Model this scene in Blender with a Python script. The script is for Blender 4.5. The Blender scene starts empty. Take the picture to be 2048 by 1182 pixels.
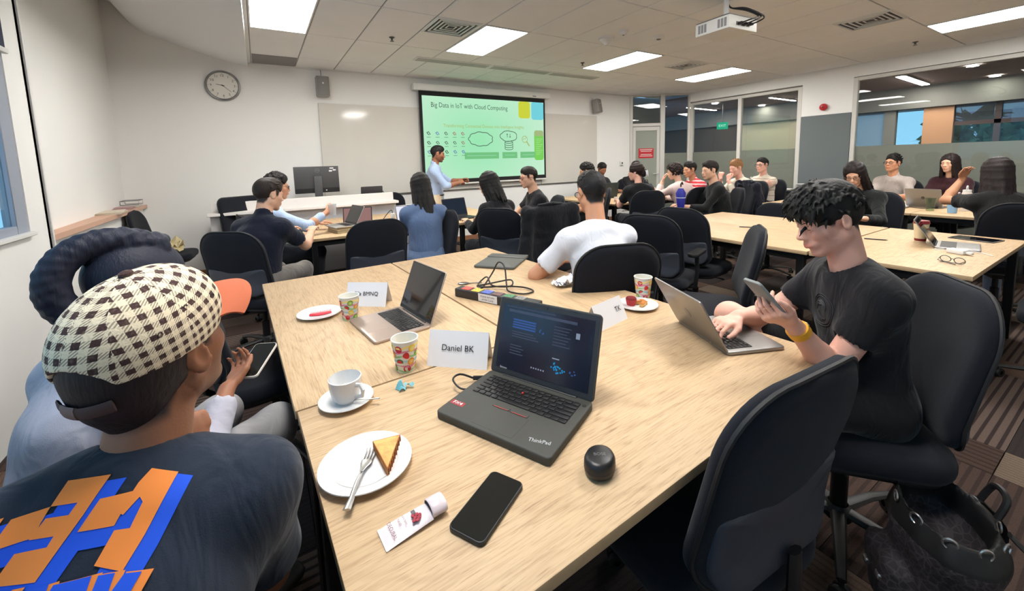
import bpy, bmesh, math, random
import numpy as np
from mathutils import Vector, Matrix, Euler
from mathutils.bvhtree import BVHTree
random.seed(7)
RNG = np.random.default_rng(11)
SC = bpy.context.scene
COL = SC.collection
rad = math.radians

# ---------------------------------------------------------------- camera
F_PX, PY = 815.23, 415.98
YAW, PITCH, ROLL = 0.551529, 0.114249, 0.027633
CAM_Z = 1.393
def cam_axes():
    f = Vector((math.sin(YAW)*math.cos(PITCH), math.cos(YAW)*math.cos(PITCH), -math.sin(PITCH)))
    r = Vector((math.cos(YAW), -math.sin(YAW), 0)); d = f.cross(r)
    c, s = math.cos(ROLL), math.sin(ROLL)
    return r*c + d*s, r*-s + d*c, f
_r, _d, _f = cam_axes()
cam = bpy.data.cameras.new('camera'); cam_o = bpy.data.objects.new('camera', cam); COL.objects.link(cam_o)
cam.sensor_fit = 'HORIZONTAL'; cam.sensor_width = 36; cam.lens = 36*F_PX/2048
cam.shift_x = 0; cam.shift_y = -(591-PY)/2048
cam.clip_start = 0.02; cam.clip_end = 300
cam_o.matrix_world = Matrix(((_r.x, -_d.x, -_f.x, 0), (_r.y, -_d.y, -_f.y, 0), (_r.z, -_d.z, -_f.z, CAM_Z), (0, 0, 0, 1)))
SC.camera = cam_o

# ---------------------------------------------------------------- world, exposure
SC.view_settings.view_transform = 'Standard'; SC.view_settings.look = 'None'
SC.view_settings.exposure = 0.0; SC.view_settings.gamma = 1.0
SC.view_settings.use_curve_mapping = False
CEIL_LIGHT = 30.0          # emission of the ceiling panels
W = bpy.data.worlds.new('sky'); SC.world = W; W.use_nodes = True
_bg = W.node_tree.nodes['Background']; _bg.inputs[0].default_value = (0.30, 0.62, 1.0, 1); _bg.inputs[1].default_value = 1.8
SC.cycles.adaptive_threshold = .03
SC.cycles.max_bounces = 6; SC.cycles.diffuse_bounces = 4; SC.cycles.glossy_bounces = 3
SC.cycles.transmission_bounces = 4; SC.cycles.transparent_max_bounces = 12
SC.cycles.caustics_reflective = False; SC.cycles.caustics_refractive = False
SC.cycles.sample_clamp_indirect = 4.0

# ---------------------------------------------------------------- materials
def lin(c):
    return tuple(((x/255)/12.92 if x/255 <= .04045 else ((x/255+.055)/1.055)**2.4) for x in c[:3])
MATS = {}
def nd(nt, kind, **kw):
    n = nt.nodes.new(kind)
    for k, v in kw.items():
        if k in n.inputs: n.inputs[k].default_value = v
        else: setattr(n, k, v)
    return n
def mat(name, col, rough=.55, metal=0, spec=.5, emit=0, bump=None, vary=None, alpha=1, coat=0, tint=False, sheen=0):
    if name in MATS: return MATS[name]
    m = bpy.data.materials.new(name); m.use_nodes = True; MATS[name] = m
    nt = m.node_tree; p = nt.nodes['Principled BSDF']; L = nt.links
    c = (*lin(col), 1)
    p.inputs['Base Color'].default_value = c; p.inputs['Roughness'].default_value = rough
    p.inputs['Metallic'].default_value = metal; p.inputs['Specular IOR Level'].default_value = spec
    if coat: p.inputs['Coat Weight'].default_value = coat; p.inputs['Coat Roughness'].default_value = .1
    if sheen: p.inputs['Sheen Weight'].default_value = sheen
    if emit: p.inputs['Emission Color'].default_value = c; p.inputs['Emission Strength'].default_value = emit
    if alpha < 1: p.inputs['Alpha'].default_value = alpha
    tc = None
    if vary or bump: tc = nd(nt, 'ShaderNodeTexCoord')
    out = None
    if vary:                                   # vary = (scale, amount)
        n = nd(nt, 'ShaderNodeTexNoise', Scale=vary[0], Detail=4.0); L.new(tc.outputs['Object'], n.inputs['Vector'])
        r = nd(nt, 'ShaderNodeMapRange'); r.inputs[1].default_value = .3; r.inputs[2].default_value = .7
        r.inputs[3].default_value = 1-vary[1]; r.inputs[4].default_value = 1+vary[1]; L.new(n.outputs[0], r.inputs[0])
        x = nd(nt, 'ShaderNodeVectorMath', operation='SCALE'); x.inputs[0].default_value = c[:3]; L.new(r.outputs[0], x.inputs['Scale'])
        out = x.outputs[0]
    if tint:
        a = nd(nt, 'ShaderNodeVertexColor'); a.layer_name = 'tint'
        x = nd(nt, 'ShaderNodeVectorMath', operation='MULTIPLY'); L.new(a.outputs[0], x.inputs[1])
        if out: L.new(out, x.inputs[0])
        else: x.inputs[0].default_value = c[:3]
        out = x.outputs[0]
    if out: L.new(out, p.inputs['Base Color'])
    if bump:                                   # bump = (scale, strength)
        n = nd(nt, 'ShaderNodeTexNoise', Scale=bump[0], Detail=3.0); L.new(tc.outputs['Object'], n.inputs['Vector'])
        b = nd(nt, 'ShaderNodeBump', Strength=bump[1], Distance=.01); L.new(n.outputs[0], b.inputs['Height']); L.new(b.outputs[0], p.inputs['Normal'])
    return m
def glow(name, col, strength=1.0):
    if name in MATS: return MATS[name]
    m = bpy.data.materials.new(name); m.use_nodes = True; MATS[name] = m; nt = m.node_tree
    for n in list(nt.nodes): nt.nodes.remove(n)
    e = nd(nt, 'ShaderNodeEmission'); e.inputs[0].default_value = (*lin(col), 1); e.inputs[1].default_value = strength
    o = nd(nt, 'ShaderNodeOutputMaterial'); nt.links.new(e.outputs[0], o.inputs[0]); return m
def glass(name, tint=(235, 242, 238), gloss=.1, rough=0.0):
    if name in MATS: return MATS[name]
    m = bpy.data.materials.new(name); m.use_nodes = True; MATS[name] = m; nt = m.node_tree
    for n in list(nt.nodes): nt.nodes.remove(n)
    t = nd(nt, 'ShaderNodeBsdfTransparent'); t.inputs[0].default_value = (*lin(tint), 1)
    g = nd(nt, 'ShaderNodeBsdfGlossy'); g.inputs['Roughness'].default_value = rough
    fr = nd(nt, 'ShaderNodeLayerWeight'); fr.inputs[0].default_value = .5; pw = nd(nt, 'ShaderNodeMath', operation='POWER'); pw.inputs[1].default_value = 4.0
    ma = nd(nt, 'ShaderNodeMath', operation='MULTIPLY_ADD'); ma.inputs[1].default_value = .55; ma.inputs[2].default_value = .015+gloss*.12
    nt.links.new(fr.outputs['Facing'], pw.inputs[0])
    x = nd(nt, 'ShaderNodeMixShader'); o = nd(nt, 'ShaderNodeOutputMaterial'); L = nt.links
    L.new(pw.outputs[0], ma.inputs[0]); L.new(ma.outputs[0], x.inputs[0]); L.new(t.outputs[0], x.inputs[1]); L.new(g.outputs[0], x.inputs[2]); L.new(x.outputs[0], o.inputs[0])
    return m

# ---------------------------------------------------------------- mesh helpers
class MB:
    def __init__(s): s.v = []; s.f = []; s.m = []
    def add(s, vs, fs, mi=0, M=None):
        b = len(s.v)
        s.v += [tuple(M @ Vector(p)) if M is not None else tuple(p) for p in vs]
        s.f += [tuple(b+i for i in q) for q in fs]; s.m += [mi]*len(fs); return s
    def box(s, x0, x1, y0, y1, z0, z1, mi=0, M=None):
        return s.add([(x0,y0,z0),(x1,y0,z0),(x1,y1,z0),(x0,y1,z0),(x0,y0,z1),(x1,y0,z1),(x1,y1,z1),(x0,y1,z1)],
                     [(3,2,1,0),(4,5,6,7),(0,1,5,4),(1,2,6,5),(2,3,7,6),(3,0,4,7)], mi, M)
    def rbox(s, x0, x1, y0, y1, z0, z1, r=.005, seg=2, mi=0, M=None):
        bm = bmesh.new(); bmesh.ops.create_cube(bm, size=1)
        for v in bm.verts: v.co = Vector((x0+(v.co.x+.5)*(x1-x0), y0+(v.co.y+.5)*(y1-y0), z0+(v.co.z+.5)*(z1-z0)))
        bmesh.ops.bevel(bm, geom=bm.edges[:], offset=r, segments=seg, profile=.5, affect='EDGES')
        bm.verts.index_update(); s.add([v.co for v in bm.verts], [[v.index for v in f.verts] for f in bm.faces], mi, M); bm.free(); return s
    def prism(s, poly, z0, z1, mi=0, M=None):     # convex or simple polygon, extruded in z
        n = len(poly); vs = [(x,y,z0) for x,y in poly]+[(x,y,z1) for x,y in poly]
        fs = [tuple(range(n-1,-1,-1)), tuple(range(n,2*n))]+[(i,(i+1)%n,n+(i+1)%n,n+i) for i in range(n)]
        return s.add(vs, fs, mi, M)
    def rprism(s, w, d, z0, z1, r, n=6, mi=0, M=None, ch=0, cx=0, cy=0):     # rounded-corner slab, optional edge chamfer
        def ring(k, z):
            out = []
            for sx, sy, a0 in ((1,1,0),(-1,1,90),(-1,-1,180),(1,-1,270)):
                for i in range(n+1):
                    a = rad(a0+90*i/n); out.append((cx+sx*(w/2-r)+(r-k)*math.cos(a), cy+sy*(d/2-r)+(r-k)*math.sin(a), z))
            return out
        rings = [ring(0,z0), ring(0,z1)] if not ch else [ring(ch,z0), ring(ch*.3,z0+ch*.3), ring(0,z0+ch), ring(0,z1-ch), ring(ch*.3,z1-ch*.3), ring(ch,z1)]
        N = len(rings[0]); vs = sum(rings, []); fs = [tuple(range(N-1,-1,-1)), tuple(range((len(rings)-1)*N, len(rings)*N))]
        for k in range(len(rings)-1): fs += [(k*N+i, k*N+(i+1)%N, (k+1)*N+(i+1)%N, (k+1)*N+i) for i in range(N)]
        return s.add(vs, fs, mi, M)
    def lathe(s, prof, n=24, mi=0, M=None, sx=1, sy=1, caps=False):
        vs = []; fs = []
        for r, z in prof:
            vs += [(r*math.cos(2*math.pi*i/n)*sx, r*math.sin(2*math.pi*i/n)*sy, z) for i in range(n)]
        for k in range(len(prof)-1): fs += [(k*n+i, k*n+(i+1)%n, (k+1)*n+(i+1)%n, (k+1)*n+i) for i in range(n)]
        if caps and prof[0][0] > 1e-5: fs.append(tuple(range(n-1,-1,-1)))
        if caps and prof[-1][0] > 1e-5: fs.append(tuple(range((len(prof)-1)*n, len(prof)*n)))
        return s.add(vs, fs, mi, M)
    def cyl(s, a, b, r, r2=None, n=12, mi=0):
        return s.tube([a, b], [r, r if r2 is None else r2], n, mi)
    def tube(s, path, r, n=8, mi=0, M=None, flat=1.0, up=None):
        P = [Vector(p) for p in path]; R = r if isinstance(r, (list, tuple)) else [r]*len(P); vs = []; fs = []
        pr = None
        for i, p in enumerate(P):
            t = (P[min(i+1, len(P)-1)]-P[max(i-1, 0)]).normalized()
            if pr is None: pr = t.cross(Vector(up) if up else (Vector((0,0,1)) if abs(t.z) < .9 else Vector((1,0,0)))).normalized()
            pr = (pr - t*pr.dot(t)).normalized(); q = t.cross(pr)
            vs += [p + pr*(R[i]*math.cos(2*math.pi*k/n)) + q*(R[i]*flat*math.sin(2*math.pi*k/n)) for k in range(n)]
        for k in range(len(P)-1): fs += [(k*n+i, k*n+(i+1)%n, (k+1)*n+(i+1)%n, (k+1)*n+i) for i in range(n)]
        fs += [tuple(range(n-1,-1,-1)), tuple(range((len(P)-1)*n, len(P)*n))]
        return s.add(vs, fs, mi, M)
    def surf(s, nu, nv, fn, thick=0, mi=0, M=None, close_u=False):   # fn(u,v)->point ; thick offsets along -normal
        A = [[Vector(fn(i/(nu-1), j/(nv-1))) for j in range(nv)] for i in range(nu)]
        vs = [p for r in A for p in r]; fs = [(i*nv+j, (i+1)*nv+j, (i+1)*nv+j+1, i*nv+j+1) for i in range(nu-1) for j in range(nv-1)]
        if thick:
            B = []
            for i in range(nu):
                for j in range(nv):
                    du = A[min(i+1,nu-1)][j]-A[max(i-1,0)][j]; dv = A[i][min(j+1,nv-1)]-A[i][max(j-1,0)]
                    B.append(A[i][j]-du.cross(dv).normalized()*thick)
            n = nu*nv; vs += B; fs += [(n+a, n+d, n+c, n+b) for a, b, c, d in [(f[0], f[1], f[2], f[3]) for f in fs]]
            edge = [i*nv for i in range(nu)]+[(nu-1)*nv+j for j in range(1,nv)]+[i*nv+nv-1 for i in range(nu-2,-1,-1)]+[j for j in range(nv-2,0,-1)]
            for k in range(len(edge)):
                a, b = edge[k], edge[(k+1) % len(edge)]; fs.append((b, a, n+a, n+b))
        return s.add(vs, fs, mi, M)
    def mesh(s, name, mats, smooth=40):
        me = bpy.data.meshes.new(name); me.from_pydata(s.v, [], s.f)
        for m in (mats if isinstance(mats, (list, tuple)) else [mats]): me.materials.append(m)
        if any(s.m): me.polygons.foreach_set('material_index', s.m)
        if smooth: me.shade_smooth(); me.set_sharp_from_angle(angle=rad(smooth))
        me.update(); return me
    def build(s, name, mats, parent=None, smooth=40, loc=(0,0,0), rz=0): return obj(name, s.mesh(name, mats, smooth), parent, loc, rz)
def obj(name, me, parent=None, loc=(0,0,0), rz=0):
    o = bpy.data.objects.new(name, me); COL.objects.link(o); o.location = loc
    if rz: o.rotation_euler = (0,0,rz)
    if parent: o.parent = parent
    return o
def tag(o, label, cat=None, group=None, kind=None):
    if label: o['label'] = label
    if cat: o['category'] = cat
    if group: o['group'] = group
    if kind: o['kind'] = kind
    return o
def thing(name, label, cat, loc=(0,0,0), rz=0, group=None):
    return tag(obj(name, None, None, loc, rz), label, cat, group)
def struct(o): o['kind'] = 'structure'; return o
def copy_tree(o, parent=None):
    c = o.copy(); COL.objects.link(c); c.parent = parent
    for ch in list(o.children): copy_tree(ch, c)
    return c
def text_mesh(txt, size, m, extrude=.0004, align='CENTER', spacing=1.0):
    cu = bpy.data.curves.new('lettering', 'FONT'); cu.body = txt; cu.size = size; cu.extrude = extrude; cu.align_x = align; cu.align_y = 'CENTER'; cu.resolution_u = 3; cu.space_character = spacing
    o = bpy.data.objects.new('lettering', cu); COL.objects.link(o)
    me = bpy.data.meshes.new_from_object(o.evaluated_get(bpy.context.evaluated_depsgraph_get()))
    bpy.data.objects.remove(o); me.name = 'lettering'; me.materials.clear(); me.materials.append(m); return me
def lettering(txt, size, m, parent, M, name='lettering', **k):
    o = obj(name, text_mesh(txt, size, m, **k), parent); o.matrix_local = M; return o
def frame(o, x, y):            # matrix with origin o, x axis, y axis (orthonormalised)
    x = Vector(x).normalized(); y = Vector(y); y = (y-x*y.dot(x)).normalized(); z = x.cross(y)
    return Matrix(((x.x,y.x,z.x,o[0]),(x.y,y.y,z.y,o[1]),(x.z,y.z,z.z,o[2]),(0,0,0,1)))
# ================================================================ THE ROOM
FY, RX, LX, CZ = 6.63, 8.37, -1.20, 2.80      # front wall, glazed right wall, window wall, ceiling
Y0 = -2.2                                     # back of what is built
M_wall = mat('wall_paint', (240,239,236), .8, spec=.25, bump=(90, .05))
M_ceil = mat('ceiling_plaster', (238,239,239), .9, spec=.2)
M_tile = mat('ceiling_tile', (248,248,247), .9, spec=.2, bump=(300, .12), vary=(3, .015))
M_grid = mat('ceiling_grid', (150,147,142), .7)
M_white = mat('white_enamel', (232,231,228), .4)
M_alu = mat('window_aluminium', (196,194,190), .42, metal=.25)
M_frame = mat('glazing_frame', (208,206,200), .5)
M_blackm = mat('black_metal', (22,22,24), .45, metal=.3)
M_blackp = mat('black_plastic', (24,24,26), .5)
M_greyp = mat('grey_plastic', (105,106,108), .5)
M_whitep = mat('white_plastic', (230,229,226), .45)
M_glass = glass('clear_glass', (238,243,240), .12)

def carpet(name, base, dark, stripes, scale):
    m = mat(name, base, .95, spec=.1); nt = m.node_tree; p = nt.nodes['Principled BSDF']; L = nt.links
    tc = nd(nt, 'ShaderNodeTexCoord'); sp = nd(nt, 'ShaderNodeSeparateXYZ'); L.new(tc.outputs['Object'], sp.inputs[0])
    mu = nd(nt, 'ShaderNodeMath', operation='MULTIPLY'); mu.inputs[1].default_value = scale; L.new(sp.outputs['Y'], mu.inputs[0])
    si = nd(nt, 'ShaderNodeMath', operation='SINE'); L.new(mu.outputs[0], si.inputs[0])
    r = nd(nt, 'ShaderNodeMapRange'); r.inputs[1].default_value = .25; r.inputs[2].default_value = .6; r.inputs[4].default_value = stripes; L.new(si.outputs[0], r.inputs[0])
    n = nd(nt, 'ShaderNodeTexNoise', Scale=160.0, Detail=2.0); L.new(tc.outputs['Object'], n.inputs['Vector'])
    x = nd(nt, 'ShaderNodeMix', data_type='RGBA'); x.inputs[6].default_value = (*lin(base), 1); x.inputs[7].default_value = (*lin(dark), 1); L.new(r.outputs[0], x.inputs[0])
    y = nd(nt, 'ShaderNodeMix', data_type='RGBA', blend_type='MULTIPLY'); y.inputs[0].default_value = .45; L.new(x.outputs[2], y.inputs[6]); L.new(n.outputs[0], y.inputs[7])
    L.new(y.outputs[2], p.inputs['Base Color']); b = nd(nt, 'ShaderNodeBump', Strength=.5, Distance=.004); L.new(n.outputs[0], b.inputs['Height']); L.new(b.outputs[0], p.inputs['Normal']); return m
CARPET = [carpet('carpet_brown', (112,92,80), (82,66,58), .5, 230), carpet('carpet_charcoal', (62,55,54), (50,45,45), .5, 260),
          carpet('carpet_striped', (112,96,88), (62,52,50), 1.0, 170), carpet('carpet_taupe', (128,112,98), (104,90,80), .6, 300), carpet('carpet_cocoa', (84,68,62), (60,49,47), .8, 170)]
flo = struct(MB().box(LX-.3, RX+.1, Y0, FY, -.12, -.012).build('floor', mat('floor_slab', (45,41,40), .95)))
_pl = [MB().box(-.498, .498, -.124, .124, -.012, 0).mesh('carpet_plank', c, 0) for c in CARPET]
def lay(x, y, a, k):
    o = obj('carpet_plank', _pl[k], flo, (x, y, 0), a)
_rc = random.Random(3); x = LX+.02
while x < RX-.1:                              # a lengthwise band, then a crosswise band
    y = Y0+.5-_rc.choice((0, .25, .5))
    while y < FY-.45:
        if x+.125 < RX: lay(x+.125, max(y, Y0+.5) if y > Y0 else y+.5, math.pi/2, _rc.choice((0, 0, 3, 4)))
        y += 1.0
    x += .25
    if x+1.0 > RX+.3: break
    y = Y0+.125
    while y < FY:
        lay(x+.5, y, 0, _rc.choice((1, 2, 1, 4, 2))); y += .25
    x += 1.0

# ceiling: suspended tiles, plaster slope towards the window wall
cei = struct(MB().box(.0, RX+.0, Y0, FY, CZ+.006, CZ+.08).build('ceiling', M_grid))
XE = [.03,.557,1.06,1.585,2.115,2.665,3.23,3.79,4.38,4.92,5.48,6.04,6.60,7.20,7.80,8.36]
YE = [6.62,6.07,4.96,3.85,2.74,1.63,.52,-.59,-1.70,-2.2]
LIGHTS = [(0,2),(4,2),(8,2),(12,2),(12,5),(0,5),(4,5),(8,5)]          # cells with a lamp panel; the last three are unseen, added for light
for i in range(len(XE)-1):
    for j in range(len(YE)-1):
        if (i, j) in LIGHTS: continue
        MB().rbox(XE[i]+.007, XE[i+1]-.007, YE[j+1]+.007, YE[j]-.007, CZ-.003, CZ+.012, .003, 1).build('ceiling_tile', M_tile, cei, 0)
prof = [(.0,2.80),(-.20,2.832),(-.40,2.884),(-.59,2.945),(-.836,3.028),(-1.0,3.084),(-1.09,3.14),(-1.17,3.25),(-1.25,3.38),(-1.5,3.5)]
m = MB(); m.surf(len(prof), 2, lambda u, v: (prof[round(u*(len(prof)-1))][0], Y0+(FY-Y0+.02)*v, prof[round(u*(len(prof)-1))][1]), -.05)
struct(m.build('ceiling_slope', M_ceil))
struct(MB().rbox(-.03, .03, Y0, FY, CZ-.006, CZ+.03, .003, 1).build('trim_1', M_white))
struct(MB().rbox(.03, RX, FY-.02, FY, CZ-.022, CZ-.002, .002, 1).build('trim_2', M_white))
# lamps: a panel is a glowing diffuser in a frame
def panel(i, j, label, grp='recessed ceiling light panels'):
    x0, x1, y0, y1 = XE[i]+.006, XE[i+1]-.006, YE[j+1]+.006, YE[j]-.006
    t = thing('ceiling_light', label, 'light', ((x0+x1)/2, (y0+y1)/2, CZ-.006), 0, grp); w, d = (x1-x0)/2, (y1-y0)/2
    MB().box(-w+.014, w-.014, -d+.014, d-.014, -.001, .006).build('diffuser', glow('lamp_diffuser', (255,252,247), CEIL_LIGHT), t, 0)
    for a in ((-w,w,-d,-d+.014),(-w,w,d-.014,d),(-w,-w+.014,-d+.014,d-.014),(w-.014,w,-d+.014,d-.014)): MB().box(*a, -.004, .014).build('frame_bar', M_white, t, 0)
for (i, j), l in zip(LIGHTS, ('glowing light panel in the top left corner by the plaster slope', 'glowing ceiling panel next to the square slatted vent', 'glowing ceiling panel right of the slot diffuser', 'farthest glowing ceiling panel, near the glazed right wall',
        'glowing ceiling panel cut by the right edge of the photo', 'glowing ceiling panel above the checked cap', 'glowing ceiling panel above the near table', 'glowing ceiling panel behind the projector')): panel(i, j, l)
# vents
def vent(x, y, w, label, flat=False):
    t = thing('ceiling_vent', label, 'vent', (x, y, CZ-.004), 0, 'square ceiling vents')
    for k in range(5):
        a = w/2-.012-k*w/2*.185; z = .002+.004*k if not flat else .003
        ring = MB()
        for q in ((-a,a,-a,-a+.014),(-a,a,a-.014,a),(-a,-a+.014,-a+.014,a-.014),(a-.014,a,-a+.014,a-.014)): ring.box(*q, -.012+.003*k, .004)
        ring.build('louvre_ring', M_white, t, 0)
    MB().box(-w/2+.01, w/2-.01, -w/2+.01, w/2-.01, .0005, .003).build('duct_opening', mat('duct_dark', (70,70,72), .9), t, 0)
    f = MB(); h = w/2
    for q in ((-h,h,-h,-h+.02),(-h,h,h-.02,h),(-h,-h+.02,-h+.02,h-.02),(h-.02,h,-h+.02,h-.02)): f.box(*q, -.006, .004)
    f.build('frame', M_white, t, 0)
vent(1.83, 4.09, .49, 'square slatted ceiling vent beside a light panel, left')
vent(5.76, 1.86, .50, 'square ceiling vent near the right glass wall'); vent(5.77, 4.11, .46, 'small distant square vent between two far light panels')
for x0, x1, l in ((1.90,3.02,'left'),(3.05,4.12,'middle'),(4.15,5.15,'right')):
    t = thing('slot_diffuser', '%s length of the long slot diffuser above the projection screen' % l, 'vent', ((x0+x1)/2, 5.46, CZ-.004), 0, 'slot diffuser lengths'); w = (x1-x0)/2
    MB().rbox(-w, w, -.10, .10, -.010, .002, .003, 1).build('frame', M_white, t); MB().box(-w+.02, w-.02, -.075, -.005, -.0115, -.009).build('slot', mat('slot_grey', (168,168,165), .7), t, 0); MB().box(-w+.02, w-.02, .008, .075, -.0115, -.009).build('slot', mat('slot_grey', (168,168,165), .7), t, 0)
t = thing('return_grille', 'grey return air grille in ceiling corner above the clock', 'vent', (.295, 6.34, CZ-.004))
MB().box(-.25, .25, -.25, .25, -.004, .002).build('backing', mat('grille_grey', (120,119,118), .8), t, 0)
for k in range(16): MB().box(-.25, .25, -.243+k*.031, -.229+k*.031, -.009, -.003).build('slat', mat('grille_slat', (150,148,146), .6), t, 0)
# small ceiling fittings
def lathe_thing(name, label, cat, loc, prof, m, group=None, parts=()):
    t = thing(name, label, cat, loc, 0, group); MB().lathe(prof, 20).build('body', m, t)
    for nm, pr, mm in parts: MB().lathe(pr, 16).build(nm, mm, t)
    return t
lathe_thing('antenna_dome', 'white conical antenna hanging from ceiling tiles', 'antenna', (3.59,3.62,CZ-.003), [(.0,-.085),(.025,-.083),(.035,-.06),(.05,-.045),(.085,-.02),(.085,0)], M_whitep, None, (('base_ring', [(.09,-.012),(.095,0)], M_white),))
lathe_thing('smoke_detector', 'small round white smoke detector on ceiling', 'detector', (3.56,3.33,CZ-.003), [(0,-.05),(.035,-.048),(.045,-.02),(.055,-.015),(.055,0)], M_whitep, None, (('test_button', [(0,-.056),(.008,-.055),(.008,-.048)], M_greyp),))
lathe_thing('motion_sensor', 'low flat white motion sensor right of the smoke detector', 'sensor', (4.11,3.30,CZ-.003), [(0,-.035),(.05,-.03),(.07,-.012),(.07,0)], M_whitep, None, (('lens', [(0,-.044),(.022,-.038),(.028,-.032)], M_greyp),))
for q, l in (((1.38,4.69),'dark sprinkler head in the tiles left of the slatted vent'), ((4.16,4.68),'dark sprinkler head beside the third light panel'), ((7.43,1.91),'dark sprinkler head near the right wall')):
    lathe_thing('sprinkler', l, 'sprinkler', (*q, CZ-.003), [(0,-.035),(.010,-.034),(.012,-.012),(.03,-.006),(.03,0)], mat('sprinkler_metal', (92,90,86), .4, metal=.6), 'ceiling sprinklers', (('deflector', [(0,-.046),(.022,-.044),(.022,-.042),(0,-.04)], mat('sprinkler_metal', (92,90,86))),))

# front wall and what hangs on it
struct(MB().box(-1.6, 7.34, FY, FY+.15, -.12, 3.6).build('wall_front', M_wall, None, 0))
struct(MB().rbox(-1.25, 7.33, FY-.014, FY, 0, .085, .004, 1).build('baseboard_front', mat('baseboard_wood', (150,104,76), .5)))
# window wall: spandrel, head, pier, deep ledge niche
lw = MB(); lw.box(LX-.05, LX, Y0, 3.88, -.12, 1.05); lw.box(LX-.05, LX, Y0, 3.88, 2.52, 3.6); lw.box(LX-.05, LX, 3.60, 3.88, 1.05, 2.52); lw.box(LX-.05, LX, Y0, -1.6, 1.05, 2.52)
struct(lw.build('wall_left', M_wall, None, 0))
struct(MB().prism([(-1.30,3.88),(-1.40,FY),(-1.46,FY),(-1.35,3.88)], -.12, 3.6).prism([(-1.25,3.88),(-1.25,FY),(-1.40,FY),(-1.30,3.88)], -.12, .945).build('wall_niche', M_wall, None, 0))
struct(MB().box(-1.35, LX, 3.83, 3.88, -.12, 3.6).build('wall_return', M_wall, None, 0))
struct(MB().prism([(-1.299,3.885),(-1.205,3.885),(-1.205,FY-.002),(-1.399,FY-.002)], .945, .985).build('window_ledge', mat('ledge_wood', (206,164,140), .45, vary=(6, .05)), None, 0))
struct(MB().rbox(LX-.012, LX+.012, 3.862, 3.884, 0, 3.55, .004, 1).build('trim_3', M_white))
wf = struct(MB().rbox(LX-.06, LX-.005, 3.47, 3.60, 1.05, 2.52, .004, 1).build('window_1', mat('window_jamb', (150,158,172), .5)))
for q in ((-1.6,3.47,1.05,1.10),(-1.6,3.47,2.46,2.52)): MB().rbox(LX-.06, LX-.005, q[0], q[1], q[2], q[3], .004, 1).build('rail', mat('window_jamb', (150,158,172)), wf)
for y in (2.2,.9,-.4): MB().rbox(LX-.06, LX-.005, y-.03, y+.03, 1.10, 2.46, .004, 1).build('mullion', mat('window_jamb', (150,158,172)), wf)
for a, b in ((2.23,3.47),(.93,2.17),(-.37,.87),(-1.6,-.43)): MB().box(LX-.030, LX-.025, a, b, 1.10, 2.46).build('pane', M_glass, wf, 0)
struct(MB().rbox(LX-.06, LX+.03, -1.6, 3.60, 1.03, 1.052, .003, 1).build('window_sill', M_white))
t = thing('roller_blind', 'dark navy roller blind drawn up over the left window', 'blind', (LX+.02, 3.05, 2.52))
MB().box(-.004, .004, -.55, .53, -.41, 0).build('fabric', mat('blind_navy', (38,46,70), .85), t, 0); MB().rbox(-.014, .014, -.56, .54, -.435, -.405, .006, 2).build('bottom_bar', M_white, t)
MB().cyl((0,-.56,-.03), (0,.54,-.03), .028).build('roller', M_white, t)
# right wall: bulkhead, mullions, panes, frosted band, grey panel
M_frost = bpy.data.materials.new('frosted_film'); M_frost.use_nodes = True
_nt = M_frost.node_tree; _p = _nt.nodes['Principled BSDF']; _p.inputs['Base Color'].default_value = (*lin((176,168,164)), 1); _p.inputs['Roughness'].default_value = .6; _p.inputs['Specular IOR Level'].default_value = .25
_tr = nd(_nt, 'ShaderNodeBsdfTranslucent'); _tr.inputs[0].default_value = (*lin((225,220,220)), 1); _mx = nd(_nt, 'ShaderNodeMixShader'); _mx.inputs[0].default_value = .15
_nt.links.new(_p.outputs[0], _mx.inputs[1]); _nt.links.new(_tr.outputs[0], _mx.inputs[2]); _nt.links.new(_mx.outputs[0], _nt.nodes['Material Output'].inputs[0])
wr = MB(); wr.box(RX, RX+.14, Y0, 5.86, 2.60, 3.0); wr.box(RX, RX+.14, 2.86, 3.60, 2.04, 2.60); wr.box(RX+.01, RX+.14, 2.86, 3.60, 0, 2.04)
struct(wr.build('wall_right', M_wall, None, 0))
struct(MB().rbox(RX-.012, RX+.02, 2.865, 3.598, .02, 2.04, .004, 1).build('trim_4', mat('acoustic_panel', (106,114,116), .9, bump=(500, .15))))
def glazing(name, y0, y1, posts, z1):
    w = struct(MB().rbox(RX, RX+.07, y0, y1, z1, z1+.055, .004, 1).build(name, M_frame))
    MB().rbox(RX, RX+.07, y0, y1, 0, .06, .004, 1).build('rail', M_frame, w)
    for p, h in posts: MB().rbox(RX-.004, RX+.075, p-h, p+h, 0, z1+.05, .004, 1).build('mullion', M_frame, w)
    ps = sorted(p for p, h in posts)
    for a, b in zip(ps[:-1], ps[1:]):
        MB().box(RX+.03, RX+.036, a+.02, b-.02, .06, z1).build('pane', M_glass, w, 0)
        MB().box(RX+.0375, RX+.0395, a+.02, b-.02, .06, 1.48).build('frosted_film', M_frost, w, 0)
    return w
glazing('window_2', 3.60, 5.86, ((3.635,.035),(4.72,.035),(5.80,.03)), 2.52)
glazing('window_3', -1.6, 2.86, ((2.83,.03),(-1.58,.03)), 2.535)
t = lathe_thing('fire_bell', 'red round fire alarm bell on white wall above the grey panel', 'alarm', (RX, 3.255, 2.17), [(.035,.0),(.055,.004),(.06,.02),(.055,.045),(.03,.058),(0,.06)], mat('alarm_red', (176,22,30), .35), None, (('dome_cap', [(.016,.055),(.012,.066),(0,.067)], mat('alarm_dark', (110,14,20), .4)),)); t.rotation_euler = (0, -math.pi/2, 0)
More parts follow.
